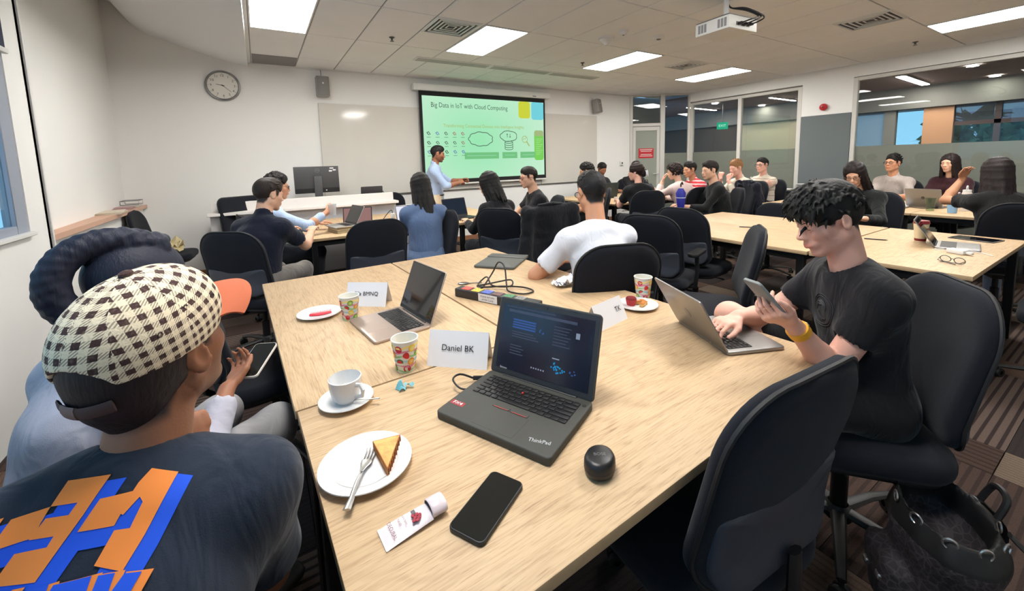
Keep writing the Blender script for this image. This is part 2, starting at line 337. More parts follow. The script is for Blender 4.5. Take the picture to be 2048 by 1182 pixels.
# diagonal door bay
dA, dB = Vector((7.33,6.63,0)), Vector((8.38,5.86,0)); DL = (dB-dA).length; DM = frame(dA, dB-dA, (0,0,1)) @ Matrix.Rotation(-math.pi/2, 4, 'X')   # local x along the bay, z up, y behind
dw = struct(obj('door_wall', None)); dw.matrix_world = DM
def dbx(name, x0, x1, z0, z1, m, par, y0=-.03, y1=.04, r=.004): return MB().rbox(x0, x1, y0, y1, z0, z1, r, 1).build(name, m, par)
for a in ((-.02,.045),(.655,.76),(1.265,DL+.01)): dbx('mullion', a[0], a[1], 0, CZ, M_frame, dw)
dbx('rail', .045, .655, 2.10, 2.165, M_frame, dw); dbx('rail', .045, .655, 2.76, CZ, M_frame, dw); dbx('rail', .76, 1.265, 2.76, CZ, M_frame, dw); dbx('rail', .76, 1.265, 0, .05, M_frame, dw)
MB().box(.045, .655, .0, .005, 2.165, 2.76).build('pane', M_glass, dw, 0); MB().box(.76, 1.265, .0, .005, .05, 2.76).build('pane', M_glass, dw, 0); MB().box(.76, 1.265, .006, .008, .05, 1.48).build('frosted_film', M_frost, dw, 0)
dr = struct(obj('door_1', None)); dr.matrix_world = DM
for a in ((.05,.115,.01,2.09),(.585,.65,.01,2.09)): dbx('stile', *a, M_frame, dr, -.02, .03)
for a in ((.115,.585,.01,.12),(.115,.585,2.0,2.09)): dbx('rail', *a, M_frame, dr, -.02, .03)
MB().box(.115, .585, .0, .006, .12, 2.0).build('pane', mat('door_glass', (150,156,146), .12, spec=.6), dr, 0)
hnd = MB().cyl((.615,-.02,1.02), (.615,-.065,1.02), .009).cyl((.615,-.06,1.02), (.50,-.06,1.02), .008).build('handle', mat('steel', (190,190,188), .3, metal=.9), dr)
sg = thing('door_sign', 'red notice with white lettering on the glass door', 'sign'); sg.matrix_world = DM @ Matrix.Translation((.35,-.008,1.49))
MB().box(-.17, .17, -.002, .002, -.11, .11).build('plate', mat('sign_red', (190,30,40), .4), sg, 0)
XZ = lambda x, y, z: Matrix.Translation((x, y, z)) @ Matrix.Rotation(math.pi/2, 4, 'X')
for k in range(5):
    if k == 2: continue
    dash = '- - - - - - - - -' if k % 2 else '- - - - - - - - - - -'
    MB().box(-.14+.02*(k % 2), .14-.02*(k % 2), -.0032, -.002, .075-k*.036, .088-k*.036).build('print_line', M_white, sg, 0)
# thermostat, clock, speakers
t = thing('thermostat', 'small white thermostat with dark display beside the door', 'thermostat', (7.03, FY-.012, 1.27)); MB().rbox(-.05, .05, -.012, .012, -.05, .05, .005, 2).build('case', M_whitep, t); MB().box(-.012, .028, -.0135, -.012, -.005, .03).build('display', M_blackp, t, 0); MB().box(-.035, .02, -.0135, -.012, -.035, -.026).build('button_row', M_greyp, t, 0)
t = thing('wall_clock', 'round chrome wall clock with white face reading about twenty past nine', 'clock', (-.304, FY-.002, 2.473)); t.rotation_euler = (math.pi/2, 0, 0)
MB().lathe([(.19,0),(.195,.02),(.19,.045),(.175,.05),(.168,.04),(.165,.03)], 40).build('rim', mat('clock_rim', (150,150,150), .25, metal=.8), t); MB().lathe([(0,.028),(.168,.028)], 40).build('dial', mat('clock_dial', (222,219,210), .5), t, 0)
for k in range(12):
    a = math.pi/2-2*math.pi*(k+1)/12; lettering(str(k+1), .042, mat('clock_ink', (40,40,42), .6), t, Matrix.Translation((.128*math.cos(a), .128*math.sin(a), .029)), 'numeral')
    MB().box(-.002, .002, .148, .158, .0285, .0295).build('tick', mat('clock_ink', (40,40,42)), t, 0).rotation_euler = (0, 0, a-math.pi/2)
for a, l, w, n in ((math.pi/2-rad(281), .075, .006, 'hour_hand'), (math.pi/2-rad(132), .115, .0045, 'minute_hand')):
    MB().prism([(-.02,-w*.6),(l,-w*.4),(l,w*.4),(-.02,w*.6)], .031, .033).build(n, mat('clock_hand', (20,20,22), .5), t, 0).rotation_euler = (0, 0, a)
MB().lathe([(.008,.030),(.008,.036),(0,.037)], 12).build('hub', mat('clock_hand', (20,20,22)), t)
def speaker(x, z, rz, label, tilt=0):
    t = thing('wall_speaker', label, 'speaker', (x, FY-.10, z), rz, 'wall speakers'); t.rotation_euler = (tilt, 0, rz); c = mat('speaker_grey', (150,149,146), .6)
    MB().rbox(-.085, .085, -.07, .07, -.14, .14, .012, 2).build('cabinet', c, t); MB().rbox(-.075, .075, -.077, -.066, -.13, .13, .008, 2).build('grille', mat('speaker_mesh', (128,127,125), .7, bump=(900,.3)), t)
    MB().lathe([(0,.004),(.010,.003),(.012,0)], 12, 0, Matrix.Translation((0,-.078,.04)) @ Matrix.Rotation(math.pi/2, 4, 'X')).build('badge', M_whitep, t); MB().tube([(0,.07,.02),(0,.095,.02)], .02).tube([(0,.07,.14),(0,.085,.25)], .004).build('bracket', M_greyp, t)
speaker(.88, 2.53, 0, 'grey wall speaker left of the projection screen'); speaker(6.20, 2.50, rad(20), 'grey wall speaker right of the projection screen, tilted', rad(-10))
# whiteboards: three long glossy panels
for x0, x1, l in ((.81,2.42,'left glossy white writing board behind the monitor'),(2.43,4.76,'middle glossy writing board, mostly behind the projection screen'),(4.77,6.27,'right glossy white writing board beyond the screen')):
    t = thing('whiteboard', l, 'whiteboard', ((x0+x1)/2, FY, 0), 0, 'wall writing boards'); w = (x1-x0)/2-.003
    MB().rbox(-w, w, -.024, 0, .93, 2.31, .003, 1).build('board', mat('whiteboard_gloss', (214,211,203), .09, spec=.6), t)
    MB().rbox(-w, w, -.032, -.002, .915, .93, .003, 1).build('edge_rail', mat('board_rail', (120,118,114), .4, metal=.5), t)
# projection screen
t = thing('projection_screen', 'pulled down projection screen showing a pale green slide about cloud computing', 'screen', (3.57, FY-.11, 0)); SCR = t
MB().rbox(-1.36, 1.37, -.03, .08, 2.575, 2.68, .01, 2).build('casing', M_white, t); MB().box(.95, 1.03, -.0315, -.0295, 2.60, 2.612).build('status_label', M_blackp, t, 0)
MB().box(-1.265, 1.265, .018, .022, 1.045, 2.58).build('fabric', mat('screen_border', (20,20,22), .8), t, 0); MB().rbox(-1.27, 1.27, .008, .032, 1.018, 1.047, .008, 2).build('weight_bar', M_white, t)
SX0, SX1, SZ0, SZ1 = -1.215, 1.225, 1.115, 2.50
def slide_mat(name, a, b, st):
    m = glow(name, a, st); nt = m.node_tree; e = [n for n in nt.nodes if n.type == 'EMISSION'][0]; tc = nd(nt, 'ShaderNodeTexCoord'); g = nd(nt, 'ShaderNodeTexGradient', gradient_type='SPHERICAL'); mp = nd(nt, 'ShaderNodeMapping')
    mp.inputs['Location'].default_value = (.15, 0, -1.75*.75); mp.inputs['Scale'].default_value = (.62, .8, .75); r = nd(nt, 'ShaderNodeMix', data_type='RGBA'); r.inputs[6].default_value = (*lin(b), 1); r.inputs[7].default_value = (*lin(a), 1)
    nt.links.new(tc.outputs['Object'], mp.inputs[0]); nt.links.new(mp.outputs[0], g.inputs[0]); nt.links.new(g.outputs[1], r.inputs[0]); nt.links.new(r.outputs[2], e.inputs[0]); return m
MB().box(SX0, SX1, .0145, .0165, SZ0, SZ1).build('slide', slide_mat('slide_green', (160,240,186), (206,246,216), .92), t, 0)
def flat(name, poly, m, y=.0135): return MB().add([(x, y, z) for x, z in poly], [tuple(range(len(poly)))]).build(name, m, t, 0)
def rrect(x0, x1, z0, z1, r, n=5): return [(cx+r*math.cos(rad(a0+90*i/n)), cz+r*math.sin(rad(a0+90*i/n))) for cx, cz, a0 in ((x1-r,z1-r,0),(x0+r,z1-r,90),(x0+r,z0+r,180),(x1-r,z0+r,270)) for i in range(n+1)]
def ink(path, r, m, name='drawing'): return MB().tube([(x, .0135, z) for x, z in path], r, 4, flat=.12, up=(0,1,0)).build(name, m, t, 0)
G_ink = glow('slide_ink', (96,128,108), .9); G_ink2 = glow('slide_ink_dark', (80,104,90), .9); G_gold = glow('slide_gold', (176,190,110), .95)
TX = lambda x, z: Matrix.Translation((x, .0128, z)) @ Matrix.Rotation(math.pi/2, 4, 'X')
o = lettering('Big Data in IoT with Cloud Computing', .115, G_ink2, t, TX(-1.07, 2.355) @ Matrix.Diagonal((.82,1,1,1)), 'title', align='LEFT', extrude=0)
lettering('Transforming Connected Devices into Intelligent Insights', .082, G_gold, t, TX(-.05, 2.02) @ Matrix.Diagonal((.86,1,1,1)), 'subtitle', extrude=0)
flat('yellow_tab', rrect(.65, .91, 2.19, 2.50, .05), glow('slide_yellow', (208,216,66), .95)); flat('blue_tab', rrect(.94, 1.225, 2.17, 2.50, .05), glow('slide_blue', (120,214,226), .95))
for k, (x0, x1) in enumerate(((-.49,.20),(.275,.60),(.67,1.03))): flat('caption_bar', [(x0,1.45),(x1,1.45),(x1,1.565),(x0,1.565)], glow('slide_bar', (124,204,138), .9)); flat('caption_print', [(x0+.05,1.50),(x1-.05,1.50),(x1-.05,1.515),(x0+.05,1.515)], glow('slide_bar_ink', (150,222,166), .9), .0125)
flat('green_card', rrect(.995, 1.215, 1.40, 1.97, .05), glow('slide_card', (128,214,96), .95)); flat('card_heading', rrect(.995, 1.215, 1.86, 1.97, .045), glow('slide_card_head', (168,190,132), .95), .0130)
for k in range(9): flat('print_line', [(1.03,1.80-k*.036),(1.19-.03*(k % 3),1.80-k*.036),(1.19-.03*(k % 3),1.811-k*.036),(1.03,1.811-k*.036)], glow('slide_card_ink', (170,232,150), .95), .0128)
def cloud(cx, cz, w, h, bumps):
    pts = []
    for i in range(61):
        a = 2*math.pi*i/60; r = 1+.10*abs(math.sin(a*bumps/2)); pts.append((cx+w*r*math.cos(a), cz+h*r*math.sin(a)))
    return pts
ink(cloud(-.16, 1.80, .225, .115, 9), .007, G_ink); ink(cloud(.42, 1.855, .17, .09, 5), .007, G_ink)
for k in range(4): ink([(.42+.085*math.cos(a), 1.745-k*.04+.02*math.sin(a)) for a in np.linspace(math.pi, 2*math.pi, 13)], .006, G_ink)
ink([(.335,1.745),(.335,1.625)], .006, G_ink); ink([(.505,1.745),(.505,1.625)], .006, G_ink); ink([(.42+.085*math.cos(a), 1.745+.02*math.sin(a)) for a in np.linspace(0, math.pi, 13)], .006, G_ink)
for x, s in ((.39,1),(.45,-1)): ink([(x,1.83),(x,1.90)], .005, G_ink); ink([(x-.018,1.865+s*.015),(x,1.865+s*.035),(x+.018,1.865+s*.015)], .005, G_ink)
ink([(.775+.06*math.cos(a), 1.80+.06*math.sin(a)) for a in np.linspace(0, 2*math.pi, 25)], .006, G_gold); ink([(.82,1.755),(.88,1.67)], .012, G_gold); ink([(.735,1.79),(.76,1.82),(.78,1.80),(.81,1.84)], .005, G_gold)
_ri = random.Random(4)
for r in range(3):
    for c in range(5):
        x, z = -1.13+c*.155, 1.885-r*.155; kk = _ri.randrange(4); mm = (G_ink, G_ink2, glow('slide_ink_blue', (110,140,190), .9), glow('slide_ink_red', (170,130,110), .9))[kk]
        ink([(x-.03,z+.015),(x+.0,z+.03),(x+.03,z-.015),(x,z-.02),(x-.03,z+.015)], .007, mm, 'pictogram'); flat('caption_print', [(x-.035,z-.062),(x+.035,z-.062),(x+.035,z-.055),(x-.035,z-.055)], G_ink)

# ================================================================ the corridor behind the glass
M_cwall = mat('corridor_wall', (92,76,70), .8); M_cceil = mat('corridor_ceiling', (132,118,122), .85); M_cgrey = mat('corridor_grey', (120,121,120), .8)
struct(MB().box(RX+.15, 20, -6, 14, -.12, -.005).build('floor_corridor', mat('corridor_floor', (120,106,98), .7), None, 0))
struct(MB().box(RX+.15, 20, -6, 14, 2.76, 2.9).build('ceiling_corridor', M_cceil, None, 0))
def cwall(name, x0, x1, y0, y1, z0, z1, m): return struct(MB().box(x0, x1, y0, y1, z0, z1).build(name, m, None, 0))
cwall('wall_corridor_end', RX+.15, 20, 14, 14.15, 0, 2.76, M_cwall); cwall('wall_corridor_near', RX+.15, 20, -6.15, -6, 0, 2.76, M_cwall); cwall('wall_behind_front', 7.34, 8.6, 6.78, 6.95, 0, 2.8, M_cgrey)
cwall('wall_beam', 12.30, 12.6, -6, 14, 2.30, 2.76, M_cgrey)
cwall('wall_timber', 12.40, 12.55, 2.50, 2.96, 0, 2.30, mat('timber_panel', (186,140,108), .6)); cwall('wall_meeting', 12.40, 12.55, 4.9, 7.0, 0, 2.30, mat('pale_green_wall', (190,184,160), .8))
cwall('wall_dark_pier', 12.40, 12.55, 3.42, 3.62, 0, 2.30, M_cgrey); cwall('wall_dark_bay', 12.40, 12.55, 7.0, 14, 0, 2.30, mat('bay_dark', (74,70,68), .8)); cwall('wall_outer_spandrel', 12.45, 12.5, -6, 4.9, 0, 1.3, M_cgrey)
wo = struct(MB().box(12.44, 12.52, -6, 2.50, 1.88, 1.96).build('window_4', mat('outer_mullion', (70,58,62), .6), None, 0))
for y in (1.90, .4, -1.4, 4.2, 4.85): MB().box(12.44, 12.52, y-.045, y+.045, 1.3, 2.3).build('mullion', mat('outer_mullion', (70,58,62)), wo, 0)
MB().box(12.47, 12.475, -6, 2.50, 1.96, 2.30).build('tinted_pane', mat('tinted_pane', (70,74,84), .2, alpha=.55), wo, 0); MB().box(12.47, 12.475, -6, 2.5, 1.3, 1.88).build('pane', M_glass, wo, 0); MB().box(12.47, 12.475, 2.96, 3.42, 1.3, 2.3).build('pane', M_glass, wo, 0); MB().box(12.47, 12.475, 3.62, 4.9, 1.3, 2.3).build('tinted_pane', mat('tinted_pane_2', (120,136,150), .2, alpha=.6), wo, 0)
wpass = [(-6,2.50)]
# lamps of the corridor
def strip(x0, y0, x1, y1, w, label, st=110):
    a, b = Vector((x0,y0,2.745)), Vector((x1,y1,2.745)); t = thing('strip_lamp', label, 'light', (a+b)/2, math.atan2(y1-y0, x1-x0), 'corridor strip lamps'); L = (b-a).length/2
    MB().box(-L, L, -w/2, w/2, -.012, .0).build('diffuser', glow('corridor_tube', (255,238,226), st), t, 0); MB().box(-L-.01, L+.01, -w/2-.012, w/2+.012, -.006, .012).build('housing', M_white, t, 0)
strip(10.12, 2.77, 11.95, 2.86, .12, 'bright strip lamp behind the right glass, angled away'); strip(13.1, 4.34, 13.1, 3.53, .16, 'thin strip lamp low on corridor ceiling, nearer of two'); strip(14.9, 4.63, 14.9, 3.58, .16, 'thin strip lamp deep in the corridor, farther of two')
strip(10.29, 7.26, 11.8, 7.37, .06, 'strip lamp reflected above the narrow glass bays'); strip(10.6, 5.25, 11.9, 5.28, .05, 'thin strip lamp seen high in the third glass bay')
for k, (x, y) in enumerate(((10.15,1.88),(16.9,2.97),(17.0,5.28),(17.1,4.26),(12.0,1.92),(10.29,6.45),(12.1,6.2),(16.9,8.76),(15,8.77))):
    t = lathe_thing('downlight', ('round downlight in the corridor nearest the right glass','tiny far downlight above the timber panel','tiny far downlight left of the bright window','tiny far downlight above the bright window','round downlight at the far right of the corridor','round downlight over the green exit sign','round downlight in the third glass bay','tiny downlight deep behind the middle bay','tiny downlight deep behind the exit sign')[k], 'light', (x, y, 2.745), [(.07,.0),(.075,-.008),(.09,-.008),(.09,.006)], M_white, 'corridor downlights')
    MB().lathe([(0,-.004),(.07,-.004)], 16).build('lens', glow('downlight_lens', (255,244,226), 160), t, 0)
t = thing('exit_sign', 'green lit exit sign hanging in the corridor', 'sign', (10.5, 6.36, 2.17), rad(90+25))
MB().rbox(-.13, .13, -.02, .02, -.09, .09, .005, 1).build('case', glow('exit_green', (40,190,150), 1.0), t); MB().tube([(0,0,.09),(0,0,.59)], .008).build('rod', M_greyp, t)
for a in (0, math.pi): lettering('EXIT', .085, glow('exit_white', (214,255,240), 1.3), t, Matrix.Rotation(a, 4, 'Z') @ Matrix.Translation((0,-.0215,0)) @ Matrix.Rotation(math.pi/2, 4, 'X'), extrude=0)
# trees and a pale building outside the far windows
def leafy(loc, r, label, seed, col):
    t = thing('tree', label, 'tree', loc, 0, 'trees outside the far windows'); R_ = np.random.default_rng(seed); V = []; F = []
    for i in range(900):
        d = R_.normal(size=3); d /= np.linalg.norm(d); p = d*r*(.6+.4*R_.random())*np.array((1,1,.9))+np.array((0,0,2.2)); a = R_.normal(size=3)*.22; b = R_.normal(size=3)*.22; n = len(V); V += [tuple(p), tuple(p+a), tuple(p+a+b), tuple(p+b)]; F.append((n,n+1,n+2,n+3))
    m = MB(); m.add(V, F); o = m.build('foliage', mat('foliage_%d' % seed, col, .8, vary=(1.5,.3)), t, 0); o['kind'] = 'stuff'
    MB().tube([(0,0,-3),(0.1,0,1.0),(0,.1,2.2)], [.22,.16,.1]).build('trunk', mat('bark', (90,72,58), .9), t)
leafy((24,4.0,-1.2), 1.9, 'leafy tree outside far right window, left of the mullion', 1, (74,104,74)); leafy((25,-.9,-.9), 2.0, 'leafy tree outside far right window, beyond the mullion', 2, (84,112,78))
t = thing('building', 'pale far building between trees and timber panel', 'building', (40, 6.2, -6)); MB().box(-3, 3, -2.2, 2.2, 0, 9.6).build('block', mat('far_building', (214,206,214), .8), t, 0)
for r in range(3):
    for c in range(3): MB().box(-3.02, -2.99, -1.6+c*1.2, -1.0+c*1.2, 4.6+r*1.5, 5.5+r*1.5).build('window', mat('far_window', (130,140,160), .3), t, 0)
struct(MB().box(LX-.25, RX+.14, Y0-.15, Y0, 0, 3.6).build('wall_back', M_wall, None, 0))
# ================================================================ tables
def wood(name, base, dark):
    m = mat(name, base, .5, spec=.28); nt = m.node_tree; p = nt.nodes['Principled BSDF']; L = nt.links
    tc = nd(nt, 'ShaderNodeTexCoord'); oi = nd(nt, 'ShaderNodeObjectInfo'); ad = nd(nt, 'ShaderNodeVectorMath', operation='ADD'); sc = nd(nt, 'ShaderNodeVectorMath', operation='SCALE'); sc.inputs[0].default_value = (7, 3, 0)
    L.new(oi.outputs['Random'], sc.inputs['Scale']); L.new(tc.outputs['Object'], ad.inputs[0]); L.new(sc.outputs[0], ad.inputs[1])
    def noise(scale, detail, sx, sy, dist=0):
        mp = nd(nt, 'ShaderNodeMapping'); mp.inputs['Scale'].default_value = (sx, sy, 1); L.new(ad.outputs[0], mp.inputs[0]); n = nd(nt, 'ShaderNodeTexNoise', Scale=scale, Detail=detail, Distortion=dist); L.new(mp.outputs[0], n.inputs['Vector']); return n.outputs[0]
    broad = noise(1.0, 3.0, 1.1, 4.5, .6)
    fine = noise(1.0, 5.0, 9, 190); pore = noise(1.0, 3.0, 22, 420)
    mu = nd(nt, 'ShaderNodeMath', operation='MULTIPLY'); mu.inputs[1].default_value = 70; L.new(broad, mu.inputs[0]); si = nd(nt, 'ShaderNodeMath', operation='SINE'); L.new(mu.outputs[0], si.inputs[0])
    r1 = nd(nt, 'ShaderNodeMapRange'); r1.inputs[1].default_value = .2; r1.inputs[2].default_value = 1.0; r1.inputs[4].default_value = .16; L.new(si.outputs[0], r1.inputs[0])
    r2 = nd(nt, 'ShaderNodeMapRange'); r2.inputs[1].default_value = .45; r2.inputs[2].default_value = .72; r2.inputs[4].default_value = .38; L.new(fine, r2.inputs[0])
    r3 = nd(nt, 'ShaderNodeMapRange'); r3.inputs[1].default_value = .56; r3.inputs[2].default_value = .70; r3.inputs[4].default_value = .45; L.new(pore, r3.inputs[0])
    a1 = nd(nt, 'ShaderNodeMath', operation='ADD'); L.new(r1.outputs[0], a1.inputs[0]); L.new(r2.outputs[0], a1.inputs[1]); a2 = nd(nt, 'ShaderNodeMath', operation='ADD', use_clamp=True); L.new(a1.outputs[0], a2.inputs[0]); L.new(r3.outputs[0], a2.inputs[1])
    x = nd(nt, 'ShaderNodeMix', data_type='RGBA'); x.inputs[6].default_value = (*lin(base), 1); x.inputs[7].default_value = (*lin(dark), 1); L.new(a2.outputs[0], x.inputs[0]); L.new(x.outputs[2], p.inputs['Base Color'])
    b = nd(nt, 'ShaderNodeBump', Strength=.12, Distance=.001); L.new(a2.outputs[0], b.inputs['Height']); L.new(b.outputs[0], p.inputs['Normal']); return m
M_oak = wood('oak_laminate', (206,177,140), (146,113,83)); M_edge = mat('oak_edge_band', (190,162,126), .5, vary=(30, .06))
TZ = .73
TH = .0448            # near tables stand slightly askew in the room
def table(label, cx, cy, rz, L=1.5, W=.75, group='wood topped folding tables'):
    t = thing('table', label, 'table', (cx, cy, 0), rz, group); g = .0015
    m = MB(); m.rbox(-L/2+g, L/2-g, -W/2+g, W/2-g, TZ-.026, TZ, .0025, 2)
    me = m.mesh('table_top', [M_oak, M_edge], 30)
    for p in me.polygons:
        if abs(p.normal.z) < .5: p.material_index = 1
    obj('table_top', me, t)
    for s in (-1, 1): MB().rbox(-L/2+.07, L/2-.07, s*(W/2-.07)-.015, s*(W/2-.07)+.015, TZ-.08, TZ-.026, .003, 1).build('apron', M_blackm, t)
    for s in (-1, 1): MB().rbox(s*(L/2-.055)-.015, s*(L/2-.055)+.015, -W/2+.055, W/2-.055, TZ-.08, TZ-.026, .003, 1).build('end_rail', M_blackm, t)
    for sx in (-1, 1):
        for sy in (-1, 1):
            x, y = sx*(L/2-.055), sy*(W/2-.055); MB().rbox(x-.024, x+.024, y-.024, y+.024, .006, TZ-.026, .004, 1).build('leg', M_blackm, t); MB().lathe([(.018,0),(.02,.007)], 10, 0, Matrix.Translation((x, y, 0))).build('foot', M_greyp, t)
    return t
def near_pt(a, b):     # near table group coordinates: a across, b away, from its near left corner
    c, s = math.cos(TH), math.sin(TH); return (.062+a*c-b*s, .452+a*s+b*c)
table('nearest wood table, with the black laptop, plate and phone', *near_pt(.755,.378), TH)
table('wood table with the silver laptop and the first name card', *near_pt(.375,1.507), TH+math.pi/2); table('wood table with grey laptop sleeve and power strip', *near_pt(1.131,1.507), TH+math.pi/2)
for k, l in enumerate(('wood table in front of the lectern desk, left of three','wood table in front of the lectern desk, middle of three','wood table in front of the lectern desk, right of three')): table(l, .705+k*.755, 4.86, math.pi/2)
table('wood table on the right holding laptop, paper cup and glasses', 3.86, .875, 0); table('empty wood table at centre right, near half', 3.485, 2.01, math.pi/2); table('empty wood table at centre right, far half', 4.237, 2.01, math.pi/2)
for k, l in enumerate(('far wood table under the green-backed laptop','far wood table under the dark carrier bag')): table(l, 4.72+k*.755, 4.97, math.pi/2)
table('far wood table in front of the narrow glass bays', 6.62, 4.60, 0)
table('wood table by the right glass wall, with bottles', 6.58, 1.05, 0); table('wood table by the right glass wall, near the acoustic panel, near half', 6.205, 2.18, math.pi/2); table('wood table by the right glass wall, near the acoustic panel, far half', 6.957, 2.18, math.pi/2)

# ================================================================ chairs
M_fab = mat('chair_fabric', (29,31,38), .92, spec=.12, bump=(700, .25), sheen=.08); M_shell = mat('chair_shell', (62,66,76), .42, spec=.4); M_pipe = mat('chair_piping', (26,27,30), .6)
def outline(hw, z0, z1, rb, rt, n=9):
    o = []
    for cx, cz, r, a0 in ((hw-rt, z1-rt, rt, 0), (-(hw-rt), z1-rt, rt, 90), (-(hw-rb), z0+rb, rb, 180), (hw-rb, z0+rb, rb, 270)):
        o += [(cx+r*math.cos(rad(a0+90*i/n)), cz+r*math.sin(rad(a0+90*i/n))) for i in range(n+1)]
    return o
def back_y(x, z): return -.235+.55*x*x-.10*(z-.5)-.035*math.exp(-((z-.62)/.14)**2)*-1
def pad(ol, zc, y_of, prof):       # prof: (scale, depth) rings from back centre round to front centre
    m = MB(); N = len(ol); vs = []; fs = []
    for k, (s, d) in enumerate(prof):
        for x, z in ol:
            X, Z = x*s, zc+(z-zc)*s; vs.append((X, y_of(X, Z)+d, Z))
    for k in range(len(prof)-1): fs += [(k*N+i, k*N+(i+1) % N, (k+1)*N+(i+1) % N, (k+1)*N+i) for i in range(N)]
    fs += [tuple(range(N-1, -1, -1)), tuple(range((len(prof)-1)*N, len(prof)*N))]; return m.add(vs, fs)
def chair_parts(t, arms=False, high=False):
    top = 1.06 if high else .97; hw = .235
    ol = outline(hw, .50, top, .09, .15 if not high else .07)
    zc = (.50+top)/2
    pad(ol, zc, back_y, [(.08,-.022),(.25,-.022),(.42,-.022),(.58,-.022),(.70,-.022),(.80,-.022),(.90,-.020),(.975,-.012),(1,.0),(.99,.016),(.94,.026),(.85,.031),(.75,.034),(.55,.035),(.35,.036),(.08,.036)]).build('backrest', M_fab, t, 60)
    MB().tube([(x*1.002, back_y(x, z)-.008, zc+(z-zc)*1.002) for x, z in ol+ol[:1]], .0055, 6).build('piping', M_pipe, t)
    ol2 = outline(hw-.022, .505, .70, .08, .02)
    pad(ol2, .60, back_y, [(.08,-.033),(.3,-.033),(.5,-.033),(.7,-.033),(.9,-.033),(.98,-.029),(1,-.024),(.98,-.0),(.5,-.0)]).build('back_shell', M_shell, t, 60)
    MB().rprism(.49, .47, .405, .478, .12, 6, 0, None, .024, 0, .005).build('seat', M_fab, t, 60); MB().rprism(.44, .42, .385, .406, .10, 5, 0, None, .006, 0, .0).build('seat_pan', M_blackp, t)
    MB().tube([(0,-.05,.375), (0,-.20,.37), (0,-.262,.42), (0,-.258,.56)], [.024,.024,.026,.02], 8, 0, None, .5, (0,0,1)).build('back_bracket', M_blackp, t)
    MB().rbox(-.07, .07, -.11, .09, .335, .388, .012, 2).build('tilt_mechanism', M_blackp, t); MB().tube([(.06,.02,.36),(.20,.03,.355),(.235,.03,.352)], [.005,.005,.009], 6).build('lever', M_blackp, t)
    MB().lathe([(.026,.10),(.026,.24),(.019,.245),(.019,.345)], 14).build('gas_column', M_blackm, t); MB().lathe([(.045,.075),(.048,.10),(.03,.125)], 14).build('hub', M_blackp, t)
    for k in range(5):
        a = rad(18+72*k); c, s = math.cos(a), math.sin(a)
        MB().tube([(c*.03,s*.03,.10),(c*.17,s*.17,.092),(c*.285,s*.285,.068)], [.024,.019,.014], 8, 0, None, .7).build('base_arm', M_blackp, t)
        cs = obj('caster', None, t, (c*.29, s*.29, 0), a+1.1)
        for w in (-1, 1): MB().lathe([(.012,-.009),(.026,-.009),(.028,-.005),(.028,.005),(.026,.009),(.012,.009)], 14, 0, Matrix.Translation((0,w*.013,.028)) @ Matrix.Rotation(math.pi/2, 4, 'X')).build('wheel', M_blackp, cs)
        MB().tube([(0,0,.028),(0,0,.07)], .008, 6).build('stem', M_blackm, cs)
    if arms:
        for s in (-1, 1):
            MB().tube([(s*.20,.0,.395),(s*.265,.0,.40),(s*.275,.0,.52),(s*.27,.0,.655)], .016, 8).build('arm_post', M_blackp, t); MB().rprism(.075, .26, .65, .68, .03, 4, 0, None, .008, s*.268, .01).build('arm_pad', M_blackp, t)
CH = {}
def chair(label, x, y, yaw, kind='plain', group='black task chairs'):
    if kind not in CH:
        t = thing('task_chair', label, 'chair', (x, y, 0), rad(yaw), group); chair_parts(t, kind == 'arms', kind == 'high'); CH[kind] = t; return t
    t = copy_tree(CH[kind]); t.location = (x, y, 0); t.rotation_euler = (0, 0, rad(yaw)); return tag(t, label, 'chair', group)
# ---------------------------------------------------------------- organic surfaces: signed distance grids turned into meshes
def nv(a): a = np.asarray(a, float); return a/np.linalg.norm(a)
def cap(a, b, ra, rb=None):
    a = np.asarray(a, float); b = np.asarray(b, float); rb = ra if rb is None else rb
    lo = np.minimum(a-ra, b-rb); hi = np.maximum(a+ra, b+rb); ab = b-a; L2 = max(ab @ ab, 1e-9)
    def fn(x, y, z):
        t = np.clip(((x-a[0])*ab[0]+(y-a[1])*ab[1]+(z-a[2])*ab[2])/L2, 0, 1)
        return np.sqrt((x-a[0]-t*ab[0])**2+(y-a[1]-t*ab[1])**2+(z-a[2]-t*ab[2])**2)-(ra+t*(rb-ra))
    return fn, lo, hi
def ell(c, r, R=None):
    c = np.asarray(c, float); r = np.asarray(r, float); R = np.eye(3) if R is None else np.asarray(R, float)
    e = np.sqrt(((R*r)**2).sum(1))
    def fn(x, y, z):
        q = [R[0,i]*(x-c[0])+R[1,i]*(y-c[1])+R[2,i]*(z-c[2]) for i in range(3)]
        k0 = np.sqrt((q[0]/r[0])**2+(q[1]/r[1])**2+(q[2]/r[2])**2)+1e-6
        k1 = np.sqrt((q[0]/r[0]**2)**2+(q[1]/r[1]**2)**2+(q[2]/r[2]**2)**2)+1e-6
        return k0*(k0-1)/k1
    return fn, c-e, c+e
